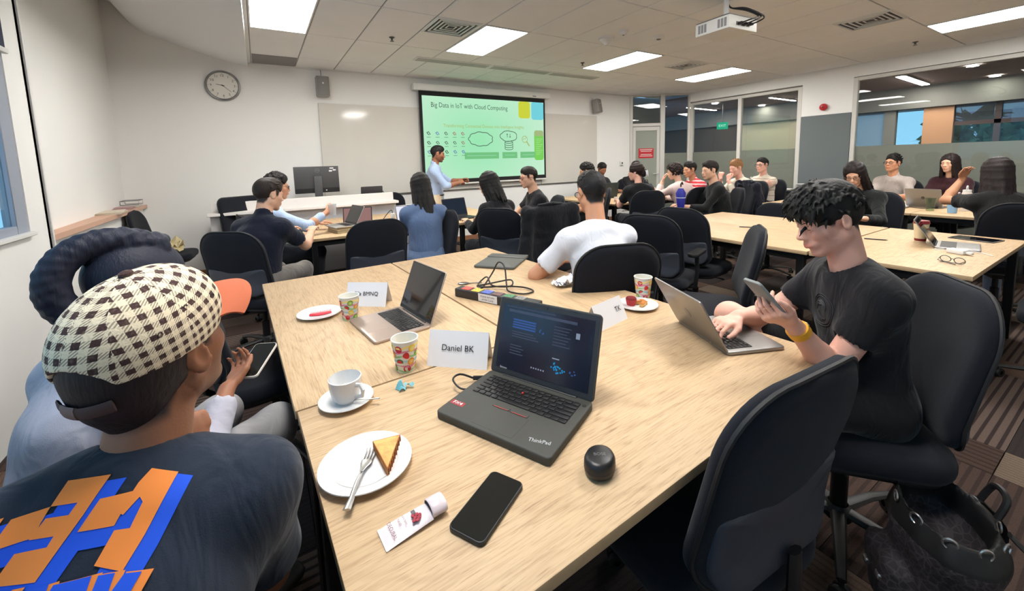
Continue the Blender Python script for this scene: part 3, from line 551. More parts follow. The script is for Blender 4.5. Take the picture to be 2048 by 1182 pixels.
def ecap(a, b, wa, da, wb, db, lat):       # capsule of elliptic section: widths along lat, depths across
    a = np.asarray(a, float); b = np.asarray(b, float); ax = b-a; L = np.linalg.norm(ax); ax = ax/L
    lat = np.asarray(lat, float); lat = nv(lat-ax*(lat @ ax)); dp = np.cross(ax, lat); m = max(wa, da, wb, db)
    lo = np.minimum(a, b)-m; hi = np.maximum(a, b)+m
    def fn(x, y, z):
        X, Y, Z = x-a[0], y-a[1], z-a[2]
        s = X*ax[0]+Y*ax[1]+Z*ax[2]; t = np.clip(s/L, 0, 1); o = s-t*L
        l = X*lat[0]+Y*lat[1]+Z*lat[2]; d = X*dp[0]+Y*dp[1]+Z*dp[2]
        w = wa+t*(wb-wa); e = da+t*(db-da); c = np.minimum(w, e)
        k0 = np.sqrt((l/w)**2+(d/e)**2+(o/c)**2)+1e-6; k1 = np.sqrt((l/w**2)**2+(d/e**2)**2+(o/c**2)**2)+1e-6
        return k0*(k0-1)/k1
    return fn, lo, hi
class SDF:
    def __init__(s, h): s.h = h; s.ops = []
    def add(s, prim, k=.012): s.ops.append((prim, k, 1)); return s
    def sub(s, prim, k=.006): s.ops.append((prim, k, -1)); return s
    def cut(s, point, normal): s.ops.append(((np.asarray(point, float), nv(normal)), 0, 0)); return s   # removes the side the normal points to
    def run(s):
        h = s.h; P = [o for o in s.ops if o[2] == 1]
        lo = np.min([o[0][1] for o in P], 0)-4*h; hi = np.max([o[0][2] for o in P], 0)+4*h
        n = np.ceil((hi-lo)/h).astype(int)+1; s.lo = lo
        A = [(lo[i]+h*np.arange(n[i])).astype(np.float32) for i in range(3)]
        D = np.full(n, .2, np.float32)
        for prim, k, sg in s.ops:
            if sg == 0:
                p, nn = prim
                d = (A[0][:,None,None]-p[0])*nn[0]+(A[1][None,:,None]-p[1])*nn[1]+(A[2][None,None,:]-p[2])*nn[2]
                np.maximum(D, d.astype(np.float32), out=D); continue
            fn, a, b = prim; pad = k+2.5*h
            i0 = np.clip(np.floor((a-pad-lo)/h).astype(int), 0, n-1); i1 = np.clip(np.ceil((b+pad-lo)/h).astype(int)+1, 1, n)
            if (i1 <= i0).any(): continue
            S = tuple(slice(i0[i], i1[i]) for i in range(3))
            d = fn(A[0][S[0]][:,None,None], A[1][S[1]][None,:,None], A[2][S[2]][None,None,:]).astype(np.float32); o = D[S]
            if sg == 1:
                hh = np.maximum(k-np.abs(o-d), 0)
                D[S] = np.minimum(o, d)-(hh*hh/(4*k) if k > 0 else 0)
            else:
                d = -d; hh = np.maximum(k-np.abs(o-d), 0)
                D[S] = np.maximum(o, d)+(hh*hh/(4*k) if k > 0 else 0)
        return nets(D, lo, h)
def nets(D, lo, h):
    n = np.array(D.shape); S = D < 0
    c = np.zeros(n-1, np.uint8)
    offs = [(i,j,k) for i in (0,1) for j in (0,1) for k in (0,1)]
    for i,j,k in offs: c += S[i:n[0]-1+i, j:n[1]-1+j, k:n[2]-1+k]
    act = np.argwhere((c > 0) & (c < 8)); N = len(act)
    if N == 0: return np.zeros((0,3)), np.zeros((0,4), int)
    idx = np.full(n-1, -1, np.int32); idx[tuple(act.T)] = np.arange(N)
    V = np.stack([D[act[:,0]+i, act[:,1]+j, act[:,2]+k] for i,j,k in offs], 1)
    acc = np.zeros((N,3)); cnt = np.zeros(N)
    for a in range(8):
        for b in range(a+1, 8):
            oa, ob = np.array(offs[a]), np.array(offs[b])
            if np.abs(oa-ob).sum() != 1: continue
            va, vb = V[:,a], V[:,b]; m = (va < 0) != (vb < 0); t = np.where(m, va/np.where(m, va-vb, 1), 0)
            acc += m[:,None]*(oa+t[:,None]*(ob-oa)); cnt += m
    pts = lo+h*(act+acc/cnt[:,None]); Q = []
    for ax in range(3):
        b, cx = (ax+1) % 3, (ax+2) % 3
        s0 = [slice(None)]*3; s1 = [slice(None)]*3; s0[ax] = slice(0, n[ax]-1); s1[ax] = slice(1, n[ax])
        e = np.argwhere(S[tuple(s0)] != S[tuple(s1)]); e = e[(e[:,b] > 0) & (e[:,cx] > 0) & (e[:,b] < n[b]-1) & (e[:,cx] < n[cx]-1)]
        if not len(e): continue
        fl = S[tuple(e.T)]; q = []
        for db, dc in ((-1,-1),(0,-1),(0,0),(-1,0)):
            t = e.copy(); t[:,b] += db; t[:,cx] += dc; q.append(idx[tuple(t.T)])
        q = np.stack(q, 1); q[~fl] = q[~fl][:, ::-1]; Q.append(q)
    return pts, np.concatenate(Q)
def np_mesh(name, V, Q, mats, relax=1, mi=None):
    V = np.asarray(V, float)
    for _ in range(relax):                      # light Laplacian relax
        acc = np.zeros_like(V); cnt = np.zeros(len(V))
        for a, b in ((0,1),(1,2),(2,3),(3,0)):
            np.add.at(acc, Q[:,a], V[Q[:,b]]); np.add.at(acc, Q[:,b], V[Q[:,a]]); np.add.at(cnt, Q[:,a], 1); np.add.at(cnt, Q[:,b], 1)
        V = V*.5+.5*acc/np.maximum(cnt, 1)[:,None]
    me = bpy.data.meshes.new(name); me.vertices.add(len(V)); me.vertices.foreach_set('co', V.ravel().astype(np.float32))
    me.loops.add(4*len(Q)); me.loops.foreach_set('vertex_index', Q.ravel().astype(np.int32))
    me.polygons.add(len(Q)); me.polygons.foreach_set('loop_start', np.arange(0, 4*len(Q), 4, dtype=np.int32)); me.polygons.foreach_set('loop_total', np.full(len(Q), 4, np.int32))
    for m in (mats if isinstance(mats, (list, tuple)) else [mats]): me.materials.append(m)
    if mi is not None: me.polygons.foreach_set('material_index', np.asarray(mi, np.int32))
    me.update(calc_edges=True); me.shade_smooth(); return me, V
def vnormals(V, Q):
    n = np.cross(V[Q[:,2]]-V[Q[:,0]], V[Q[:,3]]-V[Q[:,1]]); N = np.zeros_like(V)
    for i in range(4): np.add.at(N, Q[:,i], n)
    return N/np.maximum(np.linalg.norm(N, axis=1), 1e-9)[:,None]
def folds(V, Q, amp, seed=0, f=1.0):
    r = np.random.default_rng(seed); N = vnormals(V, Q); d = np.zeros(len(V))
    for i in range(5):
        k = r.normal(size=3); k /= np.linalg.norm(k); k[2] *= .55; w = f*(16+14*i); k2 = r.normal(size=3)*14
        d += np.sin(V @ k*w + 1.8*np.sin(V @ k2+r.uniform(0, 6))+r.uniform(0, 6))/(1+.7*i)
    return V+N*(amp*d/2)[:,None]
def set_tint(me, colors):
    a = me.color_attributes.new('tint', 'FLOAT_COLOR', 'POINT'); a.data.foreach_set('color', np.concatenate([colors, np.ones((len(colors),1))], 1).ravel().astype(np.float32))
def Rz(a): c, s = math.cos(a), math.sin(a); return np.array([[c,-s,0],[s,c,0],[0,0,1.]])
def Rx(a): c, s = math.cos(a), math.sin(a); return np.array([[1,0,0],[0,c,-s],[0,s,c]])
def Ry(a): c, s = math.cos(a), math.sin(a); return np.array([[c,0,s],[0,1,0],[-s,0,c]])
def rotax(v, ax, a):
    ax = nv(ax); v = np.asarray(v, float); return v*math.cos(a)+np.cross(ax, v)*math.sin(a)+ax*(ax @ v)*(1-math.cos(a))
def ik(S, T, l1, l2, pole):
    S = np.asarray(S, float); T = np.asarray(T, float); d = T-S; L = np.linalg.norm(d); u = d/L; L = min(L, (l1+l2)*.999); T = S+u*L
    a = (l1*l1-l2*l2+L*L)/(2*L); hgt = math.sqrt(max(l1*l1-a*a, 0)); p = np.asarray(pole, float); p = nv(p-u*(p @ u))
    return S+u*a+p*hgt, T

# ---------------------------------------------------------------- head, in head coordinates: x right, y forward, z up
def head_ops(s, T, R, sc, fem=False, fat=0, mouth=True, turn=1):
    f = lambda p: T+R @ (np.asarray(p, float)*sc)
    E = lambda c, r, k=.012, RR=None: s.add(ell(f(c), np.asarray(r)*sc, R if RR is None else R @ RR), k)
    K = lambda a, b, ra, rb=None, k=.012: s.add(cap(f(a), f(b), ra*sc, None if rb is None else rb*sc), k)
    E((0,-.012,.030), (.074,.096,.086)); E((0,.028,-.030), (.060+fat*.01,.062,.084-.003*fem), .02)
    for x in (-1, 1):
        K((x*.049,-.012,-.052), (x*.014,.060,-.098), .021+.008*fat-.003*fem, .014, .02)
        K((x*.043,.052,-.020), (x*.036,.062,-.024), .020, .018, .02)
        s.sub(ell(f((x*.031,.103,-.001)), np.array((.019,.016,.012))*sc, R), .014)
        E((x*.031,.074,-.002), (.0155,.0135,.0105), .004)
        E((x*.077,-.010,-.004), (.0075,.019,.032), .007, Rz(-x*.35) @ Rx(.2))
        s.sub(ell(f((x*.0845,-.006,-.001)), np.array((.005,.010,.019))*sc, R @ Rz(-x*.35)), .004)
        K((x*.040,.074,.020), (x*.010,.083,.017), .010, .009, .014)
        E((x*.011,.096,-.036), (.0085,.009,.0075), .006)
    E((0,.070,-.100), (.019,.017,.017), .02)
    K((0,.083,.012), (0,.103,-.026), .0075, .010, .012); E((0,.107,-.031), (.0105,.011,.0095), .008)
    E((0,.078,-.062), (.030,.020,.022), .012)
    if mouth:
        for x in (-1, 1):
            K((0,.0985,-.0585), (x*.021,.087,-.063), .0052, .003, .005); K((0,.0975,-.069), (x*.020,.087,-.064), .0062, .003, .005)
        s.sub(cap(f((-.018,.096,-.0636)), f((.018,.096,-.0636)), .0016*sc), .002)
    return f
def head_tint(V, T, R, sc, lips=(1.05,.72,.70), beard=0, scalp=None, nape=-.072):
    q = (V-T) @ R/sc; c = np.ones((len(V),3))
    if scalp is not None:
        zb = np.interp(q[:,1], (-.11,-.060,-.040,-.028,.010,.020,.034,.050,.066,.09), (nape+.006,nape,-.045,.028,.034,-.012,-.010,.040,.060,.064))
        m = np.clip((q[:,2]-zb)/.020+.35, 0, 1)*(np.abs(q[:,0]) < .0845)*(q[:,2] > -.09); m = m*m*(3-2*m)
        c = c*(1-m[:,None])+m[:,None]*np.array(scalp)
    m = np.exp(-((np.abs(q[:,0])/.021)**4+((q[:,2]+.064)/.0105)**4))*(q[:,1] > .08); c = c*(1-m[:,None])+m[:,None]*np.array(lips)
    m = np.exp(-(((np.abs(q[:,0])-.042)/.02)**2+((q[:,2]+.022)/.02)**2))*(q[:,1] > .03)*.5; c *= 1-m[:,None]*np.array((0,.10,.10))
    if beard:
        b = (q[:,2] < -.028) & (q[:,2] > -.125) & (q[:,1] > -.03) & (q[:,1] > -.4*(q[:,2]+.03)-.035)
        b = b*np.clip((-.028-q[:,2])/.02, 0, 1)*(1-np.exp(-((q[:,0]/.018)**2+((q[:,2]+.064)/.008)**2))); c *= 1-beard*b[:,None]*np.array((.9,.95,1.0))
    return c
def hand_ops(s, Wp, u, n, side, sc=1.0, curl=(25,30,20), spread=4, thumb=(35,25), pose=None, k=.006):
    """Wp wrist, u direction of the fingers, n palm normal (out of the palm), side +1/-1: which way the thumb lies along u x n"""
    u = nv(u); n = nv(np.asarray(n)-u*(np.asarray(n) @ u)); v = np.cross(u, n)*side; W0 = np.asarray(Wp, float)
    s.add(ecap(W0-u*.01*sc, W0+u*.075*sc, .026*sc, .016*sc, .036*sc, .012*sc, v), .012)
    tips = []
    for i, (off, L, r) in enumerate(((.030,.92,.0088),(.010,1.0,.0090),(-.010,.95,.0087),(-.029,.76,.0078))):
        b = W0+u*(.084-.004*abs(i-1))*sc+v*off*sc; cu = curl if pose is None else pose[i]
        d = rotax(u, n, side*rad(spread*(i-1.5))*-1 if False else 0); d = nv(u+v*math.tan(rad(spread*(1.5-i))))
        ax = np.cross(d, n); p = b-u*.02*sc; s.add(cap(p, b, .0115*sc, .0098*sc), .008); p = b; ang = 0
        for j, (l, cj) in enumerate(zip((.042*L,.027*L,.021*L), cu)):
            ang += rad(cj); dj = rotax(d, ax, ang); q = p+dj*l*sc; rr = (r-.0008*j)*sc
            s.add(cap(p, q, rr, rr-.0006), .003 if j else .005); p = q
        tips.append(p)
    b = W0+u*.022*sc+v*.026*sc; d = nv(u*math.cos(rad(thumb[0]))+v*math.sin(rad(thumb[0]))+n*.35)
    p1 = b+d*.042*sc; s.add(cap(b, p1, .0145*sc, .0115*sc), .012)
    d2 = nv(rotax(d, np.cross(d, nv(u*1.0-v*.2+n*.25)), rad(thumb[1]))); p2 = p1+d2*.032*sc; s.add(cap(p1, p2, .0108*sc, .0098*sc), .004)
    d3 = nv(rotax(d2, np.cross(d2, nv(u-v*.4+n*.2)), rad(thumb[1]*.6))); p3 = p2+d3*.024*sc; s.add(cap(p2, p3, .0098*sc, .0078*sc), .003)
    return tips, p3

# ---------------------------------------------------------------- hair, in head coordinates
def hair_mesh(style, T, R, sc, h, seed=0, length=.3):
    s = SDF(h); r = np.random.default_rng(seed); f = lambda p: T+R @ (np.asarray(p, float)*sc)
    E = lambda c, rr, k=.01: s.add(ell(f(c), np.asarray(rr)*sc, R), k)
    K = lambda a, b, ra, rb=None, k=.006: s.add(cap(f(a), f(b), ra*sc, None if rb is None else rb*sc), k)
    Cc = np.array((0,-.012,.030)); Rr = np.array((.074,.096,.086))
    def scalp(az, el, off=0):       # az 0 = front, el from -40..90
        d = np.array((math.sin(az)*math.cos(el), math.cos(az)*math.cos(el), math.sin(el))); t = 1/np.linalg.norm(d/Rr); return Cc+d*(t+off), d
    def skull(off, top=0):
        E(Cc+np.array((0,-.002,top/2)), Rr+np.array((off,off,off+top/2)))
    def trim(front=.062, nape=-.062, side=.0):
        s.cut(f((0,.080,front)), R @ nv((0,.75,-.62))); s.cut(f((0,-.09,nape)), R @ nv((0,.25,-1)))
        for x in (-1, 1): s.sub(ell(f((x*.075,.010,-.030)), np.array((.030,.034,.046))*sc, R), .006)
    if style in ('short', 'crop', 'wave', 'swept', 'quiff'):
        tp_ = {'short': .016, 'crop': .009, 'wave': .018, 'swept': .020, 'quiff': .020}[style]; sd = {'short': .007, 'crop': .003, 'wave': .008, 'swept': .006, 'quiff': .004}[style]
        E(Cc+np.array((0,-.002,tp_/2)), Rr+np.array((sd,sd+.002,tp_*.6)))
        E((0,.018,.072+tp_*.5), (.060,.070,.046+tp_*.5), .02)
        s.cut(f((0,.084,.060)), R @ nv((0,.80,-.62))); s.cut(f((0,-.095,-.060 if style != 'crop' else -.030)), R @ nv((0,.30,-1)))
        for x in (-1, 1):
            s.sub(ell(f((x*.080,.030,-.010)), np.array((.034,.042,.060))*sc, R), .008); s.sub(ell(f((x*.080,-.012,-.030)), np.array((.022,.026,.056))*sc, R), .006)
        n = {'short': 150, 'crop': 90, 'wave': 150, 'swept': 150, 'quiff': 130}[style]
        for i in range(n):
            az = r.uniform(-math.pi, math.pi); el = rad(r.uniform(34, 88)) if abs(az) < 1.2 else rad(r.uniform(18, 85))
            if abs(az) > 2.0: el = rad(r.uniform(-24, 85))
            p, d = scalp(az, el, .004+tp_*.55*max(0, math.sin(el)))
            if style == 'quiff': t = nv(np.array((.1*r.normal(), .35, .9))+.3*d)
            elif style == 'swept': t = nv(np.array((-.6+.2*r.normal(), .45, .1))+.25*d)
            elif style == 'wave': t = nv(r.normal(size=3)*.6+d*.3+np.array((0,.2,.1)))
            else: t = nv(np.array((.2*r.normal(), .6 if el > .5 else .1, -.35 if el < .6 else .0))+.2*d)
            L = {'short': .024, 'crop': .012, 'wave': .026, 'swept': .036, 'quiff': .028}[style]*r.uniform(.6, 1.25)*(1.0 if el > .4 else .5)
            t = t-d*min(0, t @ d)
            K(p, p+t*L, .0065, .0025, .003)
            if style == 'wave': K(p+d*.002, p+d*.010, .010, .007, .006)
    elif style == 'curly':
        skull(.016, .010); s.cut(f((0,.08,.050)), R @ nv((0,.8,-.5)))
        for i in range(150):
            az = r.uniform(-math.pi, math.pi); el = rad(r.uniform(20, 88)) if abs(az) < .9 else rad(r.uniform(-45, 88)); p, d = scalp(az, el, .012)
            if el < -.2: p = p+np.array((0,-.005,-.03*r.random()))
            E(p+d*.008*r.random(), (.015,.015,.014), .006)
    elif style in ('long', 'longback', 'bow'):
        skull(.006, .006)
        s.cut(f((0,.083,.058)), R @ nv((0,.85,-.42)))
        n = 84 if style != 'bow' else 44
        for i in range(n):
            az = math.pi*(-1+2*(i+.5)/n)
            if abs(az) < .62: continue
            pts = [scalp(az, rad(el), .004+.0025*r.random())[0] for el in (84, 60, 35, 10, -12)]
            back = max(0, -math.cos(az)); last = pts[-1].copy(); sw = r.normal()*.006; sx_ = np.sign(last[0]); j0 = .88+.2*r.random()
            for kk in range(1, 7):
                q = last+np.array((sw*kk*.5+(.003*kk if back < .4 else -.001*kk)*sx_, -.008*kk*back+.003*math.sin(kk*1.4+i)-.009*kk*(1-back), -length*kk/6*j0)); pts.append(q)
            if style == 'bow': pts = pts[:5]
            ra = np.concatenate([np.full(4, .0115), np.linspace(.014, .006, len(pts)-4)]) if len(pts) > 5 else np.full(len(pts), .0115)
            for a_, b_, r1_, r2_ in zip(pts[:-1], pts[1:], ra[:-1], ra[1:]): K(a_, b_, r1_, r2_, .009)
        if style == 'bow':
            E((0,-.105,-.035), (.040,.045,.050), .01); K((.05,-.095,.02), (.10,-.13,.01), .018, .003); K((-.04,-.09,.03), (.02,-.12,.045), .02, .008)
    elif style == 'locks':          # thick layered fringe swept forward
        skull(.008, .012); s.cut(f((0,.085,.042)), R @ nv((0,.80,-.60))); s.cut(f((0,-.09,-.052)), R @ nv((0,.25,-1)))
        for x in (-1, 1): s.sub(ell(f((x*.080,.012,-.040)), np.array((.028,.036,.052))*sc, R), .006)
        for i in range(330):
            az = r.normal()*1.1; el = rad(r.uniform(28, 88)); p, d = scalp(az, el, .014)
            if abs(az) > 1.9: az = r.uniform(-3.1, 3.1); el = rad(r.uniform(-20, 80)); p, d = scalp(az, el, .008)
            frontness = max(0, math.cos(az))
            t = nv(np.array((.30*r.normal(), .8*frontness+.12, -.22-.25*(1-math.sin(el))))+.16*r.normal(size=3)+d*.25)
            L = (.052 if frontness > .3 else .026)*r.uniform(.6, 1.15); q = p+t*L*.5; e = q+nv(t+np.array((0,0,-.55)))*L*.55
            K(p, q, .0062, .0048, .0025); K(q, e, .0048, .0010, .0015)
        for i in range(260):        # tousled crown and sides
            az = r.uniform(-3.1, 3.1); el = rad(r.uniform(-5, 88)) if abs(az) > 1.9 else rad(r.uniform(30, 88)); p, d = scalp(az, el, .012)
            t = nv(d*.25+r.normal(size=3)*.22+np.array((.25,.55,-.20))); t = t-d*min(0, t @ d); L = r.uniform(.022, .042)*(1 if el > .3 else .7); K(p, p+t*L*.6, .0052, .0036, .002); K(p+t*L*.6, p+t*L+np.array((0,.002,-.008)), .0036, .0008, .001)
        for i in range(34):         # fringe tips over the forehead
            x = -.075+.15*i/33+.004*r.normal(); p = np.array((x, .086-.25*abs(x)+.006*r.normal(), .086-.15*abs(x))); q = p+np.array((.006*r.normal(), .018, -.030)); e = q+np.array((.012*r.normal(), .004+.006*r.random(), -.030*r.uniform(.6, 1.2)))
            K(p, q, .0075, .0055, .004); K(q, e, .0055, .0012, .002)
    elif style == 'fade':           # close-cropped back and sides under a cap
        s.add(ell(f(Cc+np.array((0,-.004,-.008))), (Rr+np.array((.004,.005,.004)))*sc, R), 0)
        s.add(cap(f((0,-.062,-.02)), f((0,-.046,-.075)), .050*sc, .044*sc), .02)
        s.cut(f((0,.030,0)), R @ np.array((0,1.,0))); s.cut(f((0,0,-.088)), R @ nv((0,.30,-1)))
        for x in (-1, 1): s.sub(ell(f((x*.075,.006,-.050)), np.array((.030,.030,.058))*sc, R), .006)
    V, Q = s.run(); return V, Q
HAIR_N = [0]
def hair_mat(col):
    key = 'hair_%d_%d_%d' % tuple(col)
    if key in MATS: return MATS[key]
    m = mat(key, col, .58, spec=.3); nt = m.node_tree; p = nt.nodes['Principled BSDF']
    tc = nd(nt, 'ShaderNodeTexCoord'); mp = nd(nt, 'ShaderNodeMapping'); mp.inputs['Scale'].default_value = (170, 170, 22)
    n = nd(nt, 'ShaderNodeTexNoise', Scale=1.0, Detail=3.0); b = nd(nt, 'ShaderNodeBump', Strength=.45, Distance=.004)
    nt.links.new(tc.outputs['Object'], mp.inputs[0]); nt.links.new(mp.outputs[0], n.inputs['Vector']); nt.links.new(n.outputs[0], b.inputs['Height']); nt.links.new(b.outputs[0], p.inputs['Normal'])
    return m
SKIN = {'light': (226,178,150), 'tan': (205,150,118), 'pink': (232,178,158), 'brown': (150,100,74), 'olive': (196,142,108), 'deep': (128,82,58)}
def skin_mat(k): return mat('skin_'+k, SKIN[k], .5, spec=.4, tint=True, bump=(260, .06))
def cloth_mat(col, key=None, bump=(420, .12)):
    key = key or 'cloth_%d_%d_%d' % tuple(col)
    if key in MATS: return MATS[key]
    m = mat(key, col, .88, spec=.2, sheen=.12); return wrinkle(m)
def wrinkle(m):
    nt = m.node_tree; p = nt.nodes['Principled BSDF']; L = nt.links; tc = nd(nt, 'ShaderNodeTexCoord'); mp = nd(nt, 'ShaderNodeMapping'); mp.inputs['Rotation'].default_value = (.5, .4, .7); mp.inputs['Scale'].default_value = (1, 1, .45)
    n = nd(nt, 'ShaderNodeTexNoise', Scale=13.0, Detail=2.5, Distortion=1.2); n2 = nd(nt, 'ShaderNodeTexNoise', Scale=520.0, Detail=2.0); L.new(tc.outputs['Object'], mp.inputs[0]); L.new(mp.outputs[0], n.inputs['Vector']); L.new(tc.outputs['Object'], n2.inputs['Vector'])
    b1 = nd(nt, 'ShaderNodeBump', Strength=.55, Distance=.022); b2 = nd(nt, 'ShaderNodeBump', Strength=.15, Distance=.004); L.new(n.outputs[0], b1.inputs['Height']); L.new(n2.outputs[0], b2.inputs['Height']); L.new(b1.outputs[0], b2.inputs['Normal']); L.new(b2.outputs[0], p.inputs['Normal']); return m

def glasses(root, T, R, sc, col=(25,22,22), name='glasses'):
    f = lambda p: tuple(T+R @ (np.asarray(p, float)*sc)); m = mat('spectacle_frame_%d' % col[0], col, .35)
    g = obj(name, None, root)
    for x in (-1, 1):
        ring = [f((x*.034+.024*math.cos(a)*1.05, .098-.10*abs(x*.034+.024*math.cos(a)-0)*.25, -.004+.018*math.sin(a))) for a in np.linspace(0, 2*math.pi, 17)]
        MB().tube(ring, .0016*sc*1.3, 6).build('rim', m, g)
        MB().tube([f((x*.060,.092,.004)), f((x*.080,.03,.004)), f((x*.083,-.01,.002)), f((x*.082,-.03,-.02))], .0017*sc, 6).build('temple', m, g)
        MB().add(ring[:-1], [tuple(range(16))]).build('lens', glass('lens_glass', (240,244,246), .25), g)
    MB().tube([f((-.011,.099,.003)), f((0,.103,.006)), f((.011,.099,.003))], .0015*sc, 6).build('bridge', m, g)
    return g

def person(label, pos, yaw=0, s=1.0, lean=6, side=0, twist=0, head=(0,8,0), R_hand=None, L_hand=None, R_pole=(.5,-.6,-.8), L_pole=(-.5,-.6,-.8),
           R_dir=None, L_dir=None, R_n=(0,0,-1), L_n=(0,0,-1), curl=(22,28,18), R_curl=None, L_curl=None, skin='tan', shirt=(30,30,34), sleeve=.58, collar=None,
           trousers=(38,40,46), shoe=(28,26,26), hair='short', hair_col=(22,18,17), hair_len=.3, hair_extra=None, specs=None, face=True, beard=0, fem=False, fat=0.0, vox=.007,
           stand=False, knees=None, feet=None, seed=1, group='people at the workshop', legs=True, neck=0.0, shirt_mat=None, hsc=None, smooth_fold=.006, bare_legs=False, trousers_mat=None, seat=.475, brows=True, shoulder=1.0, fists=None, parts=None):
    root = thing('person', label, 'person', (pos[0], pos[1], 0), rad(yaw), group)
    hz = .90*s if stand else seat+.085*s
    P = np.array((0, 0, hz)); up = nv((math.sin(rad(side)), math.sin(rad(lean)), math.cos(rad(lean))))
    tw = Rz(rad(twist)); lat = tw @ np.array((1.,0,0)); lat = nv(lat-up*(lat @ up)*.6); fwd = nv(np.cross(up, lat))
    sw = .165*s*(.90 if fem else 1.0)*shoulder
    up2 = nv(up+fwd*.12)                       # upper back curves forward a little
    Ch = P+up*.30*s; N = Ch+up2*.185*s; SH = [Ch+up2*.100*s+lat*sw*x for x in (1, -1)]
    hs = (hsc or s)*(.95 if fem else 1.0)
    HR = tw @ Rz(rad(head[0])) @ Rx(-rad(head[1])) @ Ry(rad(head[2]))
    nd_ = nv(up2*.55+np.array((0,0,.55))+fwd*(.10+math.sin(rad(head[1]))*.35)); HT = N+nd_*(.142+neck)*s+HR @ np.array((0,.016,.035))*hs
    b = SDF(vox)
    head_ops(b, HT, HR, hs, fem, fat)
    nr = .052*s*(.84 if fem else 1)+.008*fat
    b.add(cap(HT+HR @ np.array((0,-.022,-.050))*hs, N-up2*.03, nr, nr*1.08), .02)
    b.add(cap(N-up2*.02, P, .035*s, .03*s), .02); b.add(cap(SH[0], SH[1], .034*s), .02)
    arms = []
    for i, (tgt, pole, dr, nn, cu) in enumerate(((R_hand, R_pole, R_dir, R_n, R_curl), (L_hand, L_pole, L_dir, L_n, L_curl))):
        x = 1 if i == 0 else -1
        if tgt is None: tgt = (x*.16, .36*s, hz+.22)
        tgt = np.asarray(tgt, float); dd_ = tgt-SH[i]; mx_ = .455*s
        if np.linalg.norm(dd_) > mx_:
            hz2 = max(mx_**2-dd_[2]**2, .01)**.5; hh_ = np.hypot(dd_[0], dd_[1]); tgt = SH[i]+np.array((dd_[0]*hz2/hh_, dd_[1]*hz2/hh_, dd_[2])) if hh_ > hz2 else tgt
        El, Wr = ik(SH[i], tgt, .285*s, .245*s, pole); arms.append((SH[i], El, Wr))
        fa = .92 if fem else 1.0
        b.add(cap(SH[i], El, .047*s*fa, .040*s*fa), .02); b.add(cap(El, El+(Wr-El)*.35, .041*s*fa, .041*s*fa), .015); b.add(cap(El+(Wr-El)*.35, Wr, .041*s*fa, .0255*s*fa), .012)
        u = nv(Wr-El) if dr is None else nv(dr)
        hand_ops(b, Wr+u*.008, u, nn, x, s*.98*(.92 if fem else 1), cu or curl)
    legsP = []
    for i, x in enumerate((1, -1)):
        Hp = P+lat*.085*s*x
        if stand: Kn = np.array((x*.10*s, .02, .49*s)); An = np.array((x*.11*s, -.02, .085))
        else:
            Kn = np.array(knees[i]) if knees else np.array((x*.12, .40*s, seat+.075)); An = np.array(feet[i]) if feet else np.array((x*.12, .36*s, .09))
        legsP.append((Hp, Kn, An))
        if bare_legs: b.add(cap(Hp, Kn, .075*s, .055*s), .02); b.add(cap(Kn, Kn+(An-Kn)*.35, .055*s, .055*s), .02); b.add(cap(Kn+(An-Kn)*.35, An, .055*s, .036*s), .015); b.add(cap(An, An+np.array((0,.02,-.04)), .036, .03), .01)
    V, Q = b.run(); me, V = np_mesh('body', V, Q, skin_mat(skin), 1); sk_ = np.array(lin(SKIN[skin])); set_tint(me, head_tint(V, HT, HR, hs, beard=beard, scalp=None if hair in (None,) else np.array(lin(hair_col))/sk_)); body = obj('body', me, root)
    # --- upper garment
    g = SDF(vox*1.6); o = .010*s
    wch = (.165 if not fem else .148)*s*(1+.15*fat)*(.5+.5*shoulder); dch = .112*s*(1+.25*fat)
    g.add(ecap(P-up*.02, Ch, (.158+.03*fat)*s, (.118+.05*fat)*s, wch, dch, lat), .03); g.add(ecap(Ch, Ch+up2*.11*s, wch, dch, wch*.92, dch*.82, lat), .04)
    g.add(cap(SH[0], SH[1], .052*s), .06)
    for i, x in enumerate((1, -1)):
        g.add(cap(N-up2*.040*s, SH[i]-up2*.005, .046*s, .046*s), .05)
        if fem: g.add(ell(Ch+fwd*.085*s+lat*x*.065*s+up*.02, np.array((.062,.055,.062))*s), .04)
    for S_, El, Wr in arms:
        if sleeve <= 1:
            e = S_+(El-S_)*sleeve; a = SDF; g.add(cap(S_, e, .056*s, .060*s if sleeve < .9 else .053*s), .05)
        else:
            g.add(cap(S_, El, .056*s, .050*s), .05); e = El+(Wr-El)*(sleeve-1); g.add(cap(El, e, .051*s, .040*s if sleeve > 1.6 else .046*s), .02)
    for S_, El, Wr in arms:                     # open the sleeve ends flat
        A, B, t = (S_, El, sleeve) if sleeve <= 1 else (El, Wr, sleeve-1)
        e = A+(B-A)*t; g.sub(cap(e+nv(B-A)*.052*s, e+nv(B-A)*.10*s, .058*s), .004); g.sub(cap(e+nv(B-A)*.02, e+nv(B-A)*.10*s, .048*s if sleeve <= 1 else .036*s), .003)
    nb = N+up2*.005
    if collar:                                  # shirt collar standing round the neck
        g.add(cap(N-up2*.01, N+up2*.025+np.array((0,0,.005)), nr+.016, nr+.013), .012)
    g.sub(cap(N+up2*(.032 if collar else .010)+fwd*.012, N+up2*.12+fwd*.03, nr+(.004 if collar else .007), nr+.03), .008)
    if collar: g.sub(cap(N+up2*.03+fwd*.07, N-up2*.05+fwd*.085, .020, .006), .006)
    V, Q = g.run(); V = folds(V, Q, smooth_fold, seed)
    sm = shirt_mat or cloth_mat(shirt); me, V = np_mesh('shirt', V, Q, sm, 1); sh = obj('shirt', me, root)
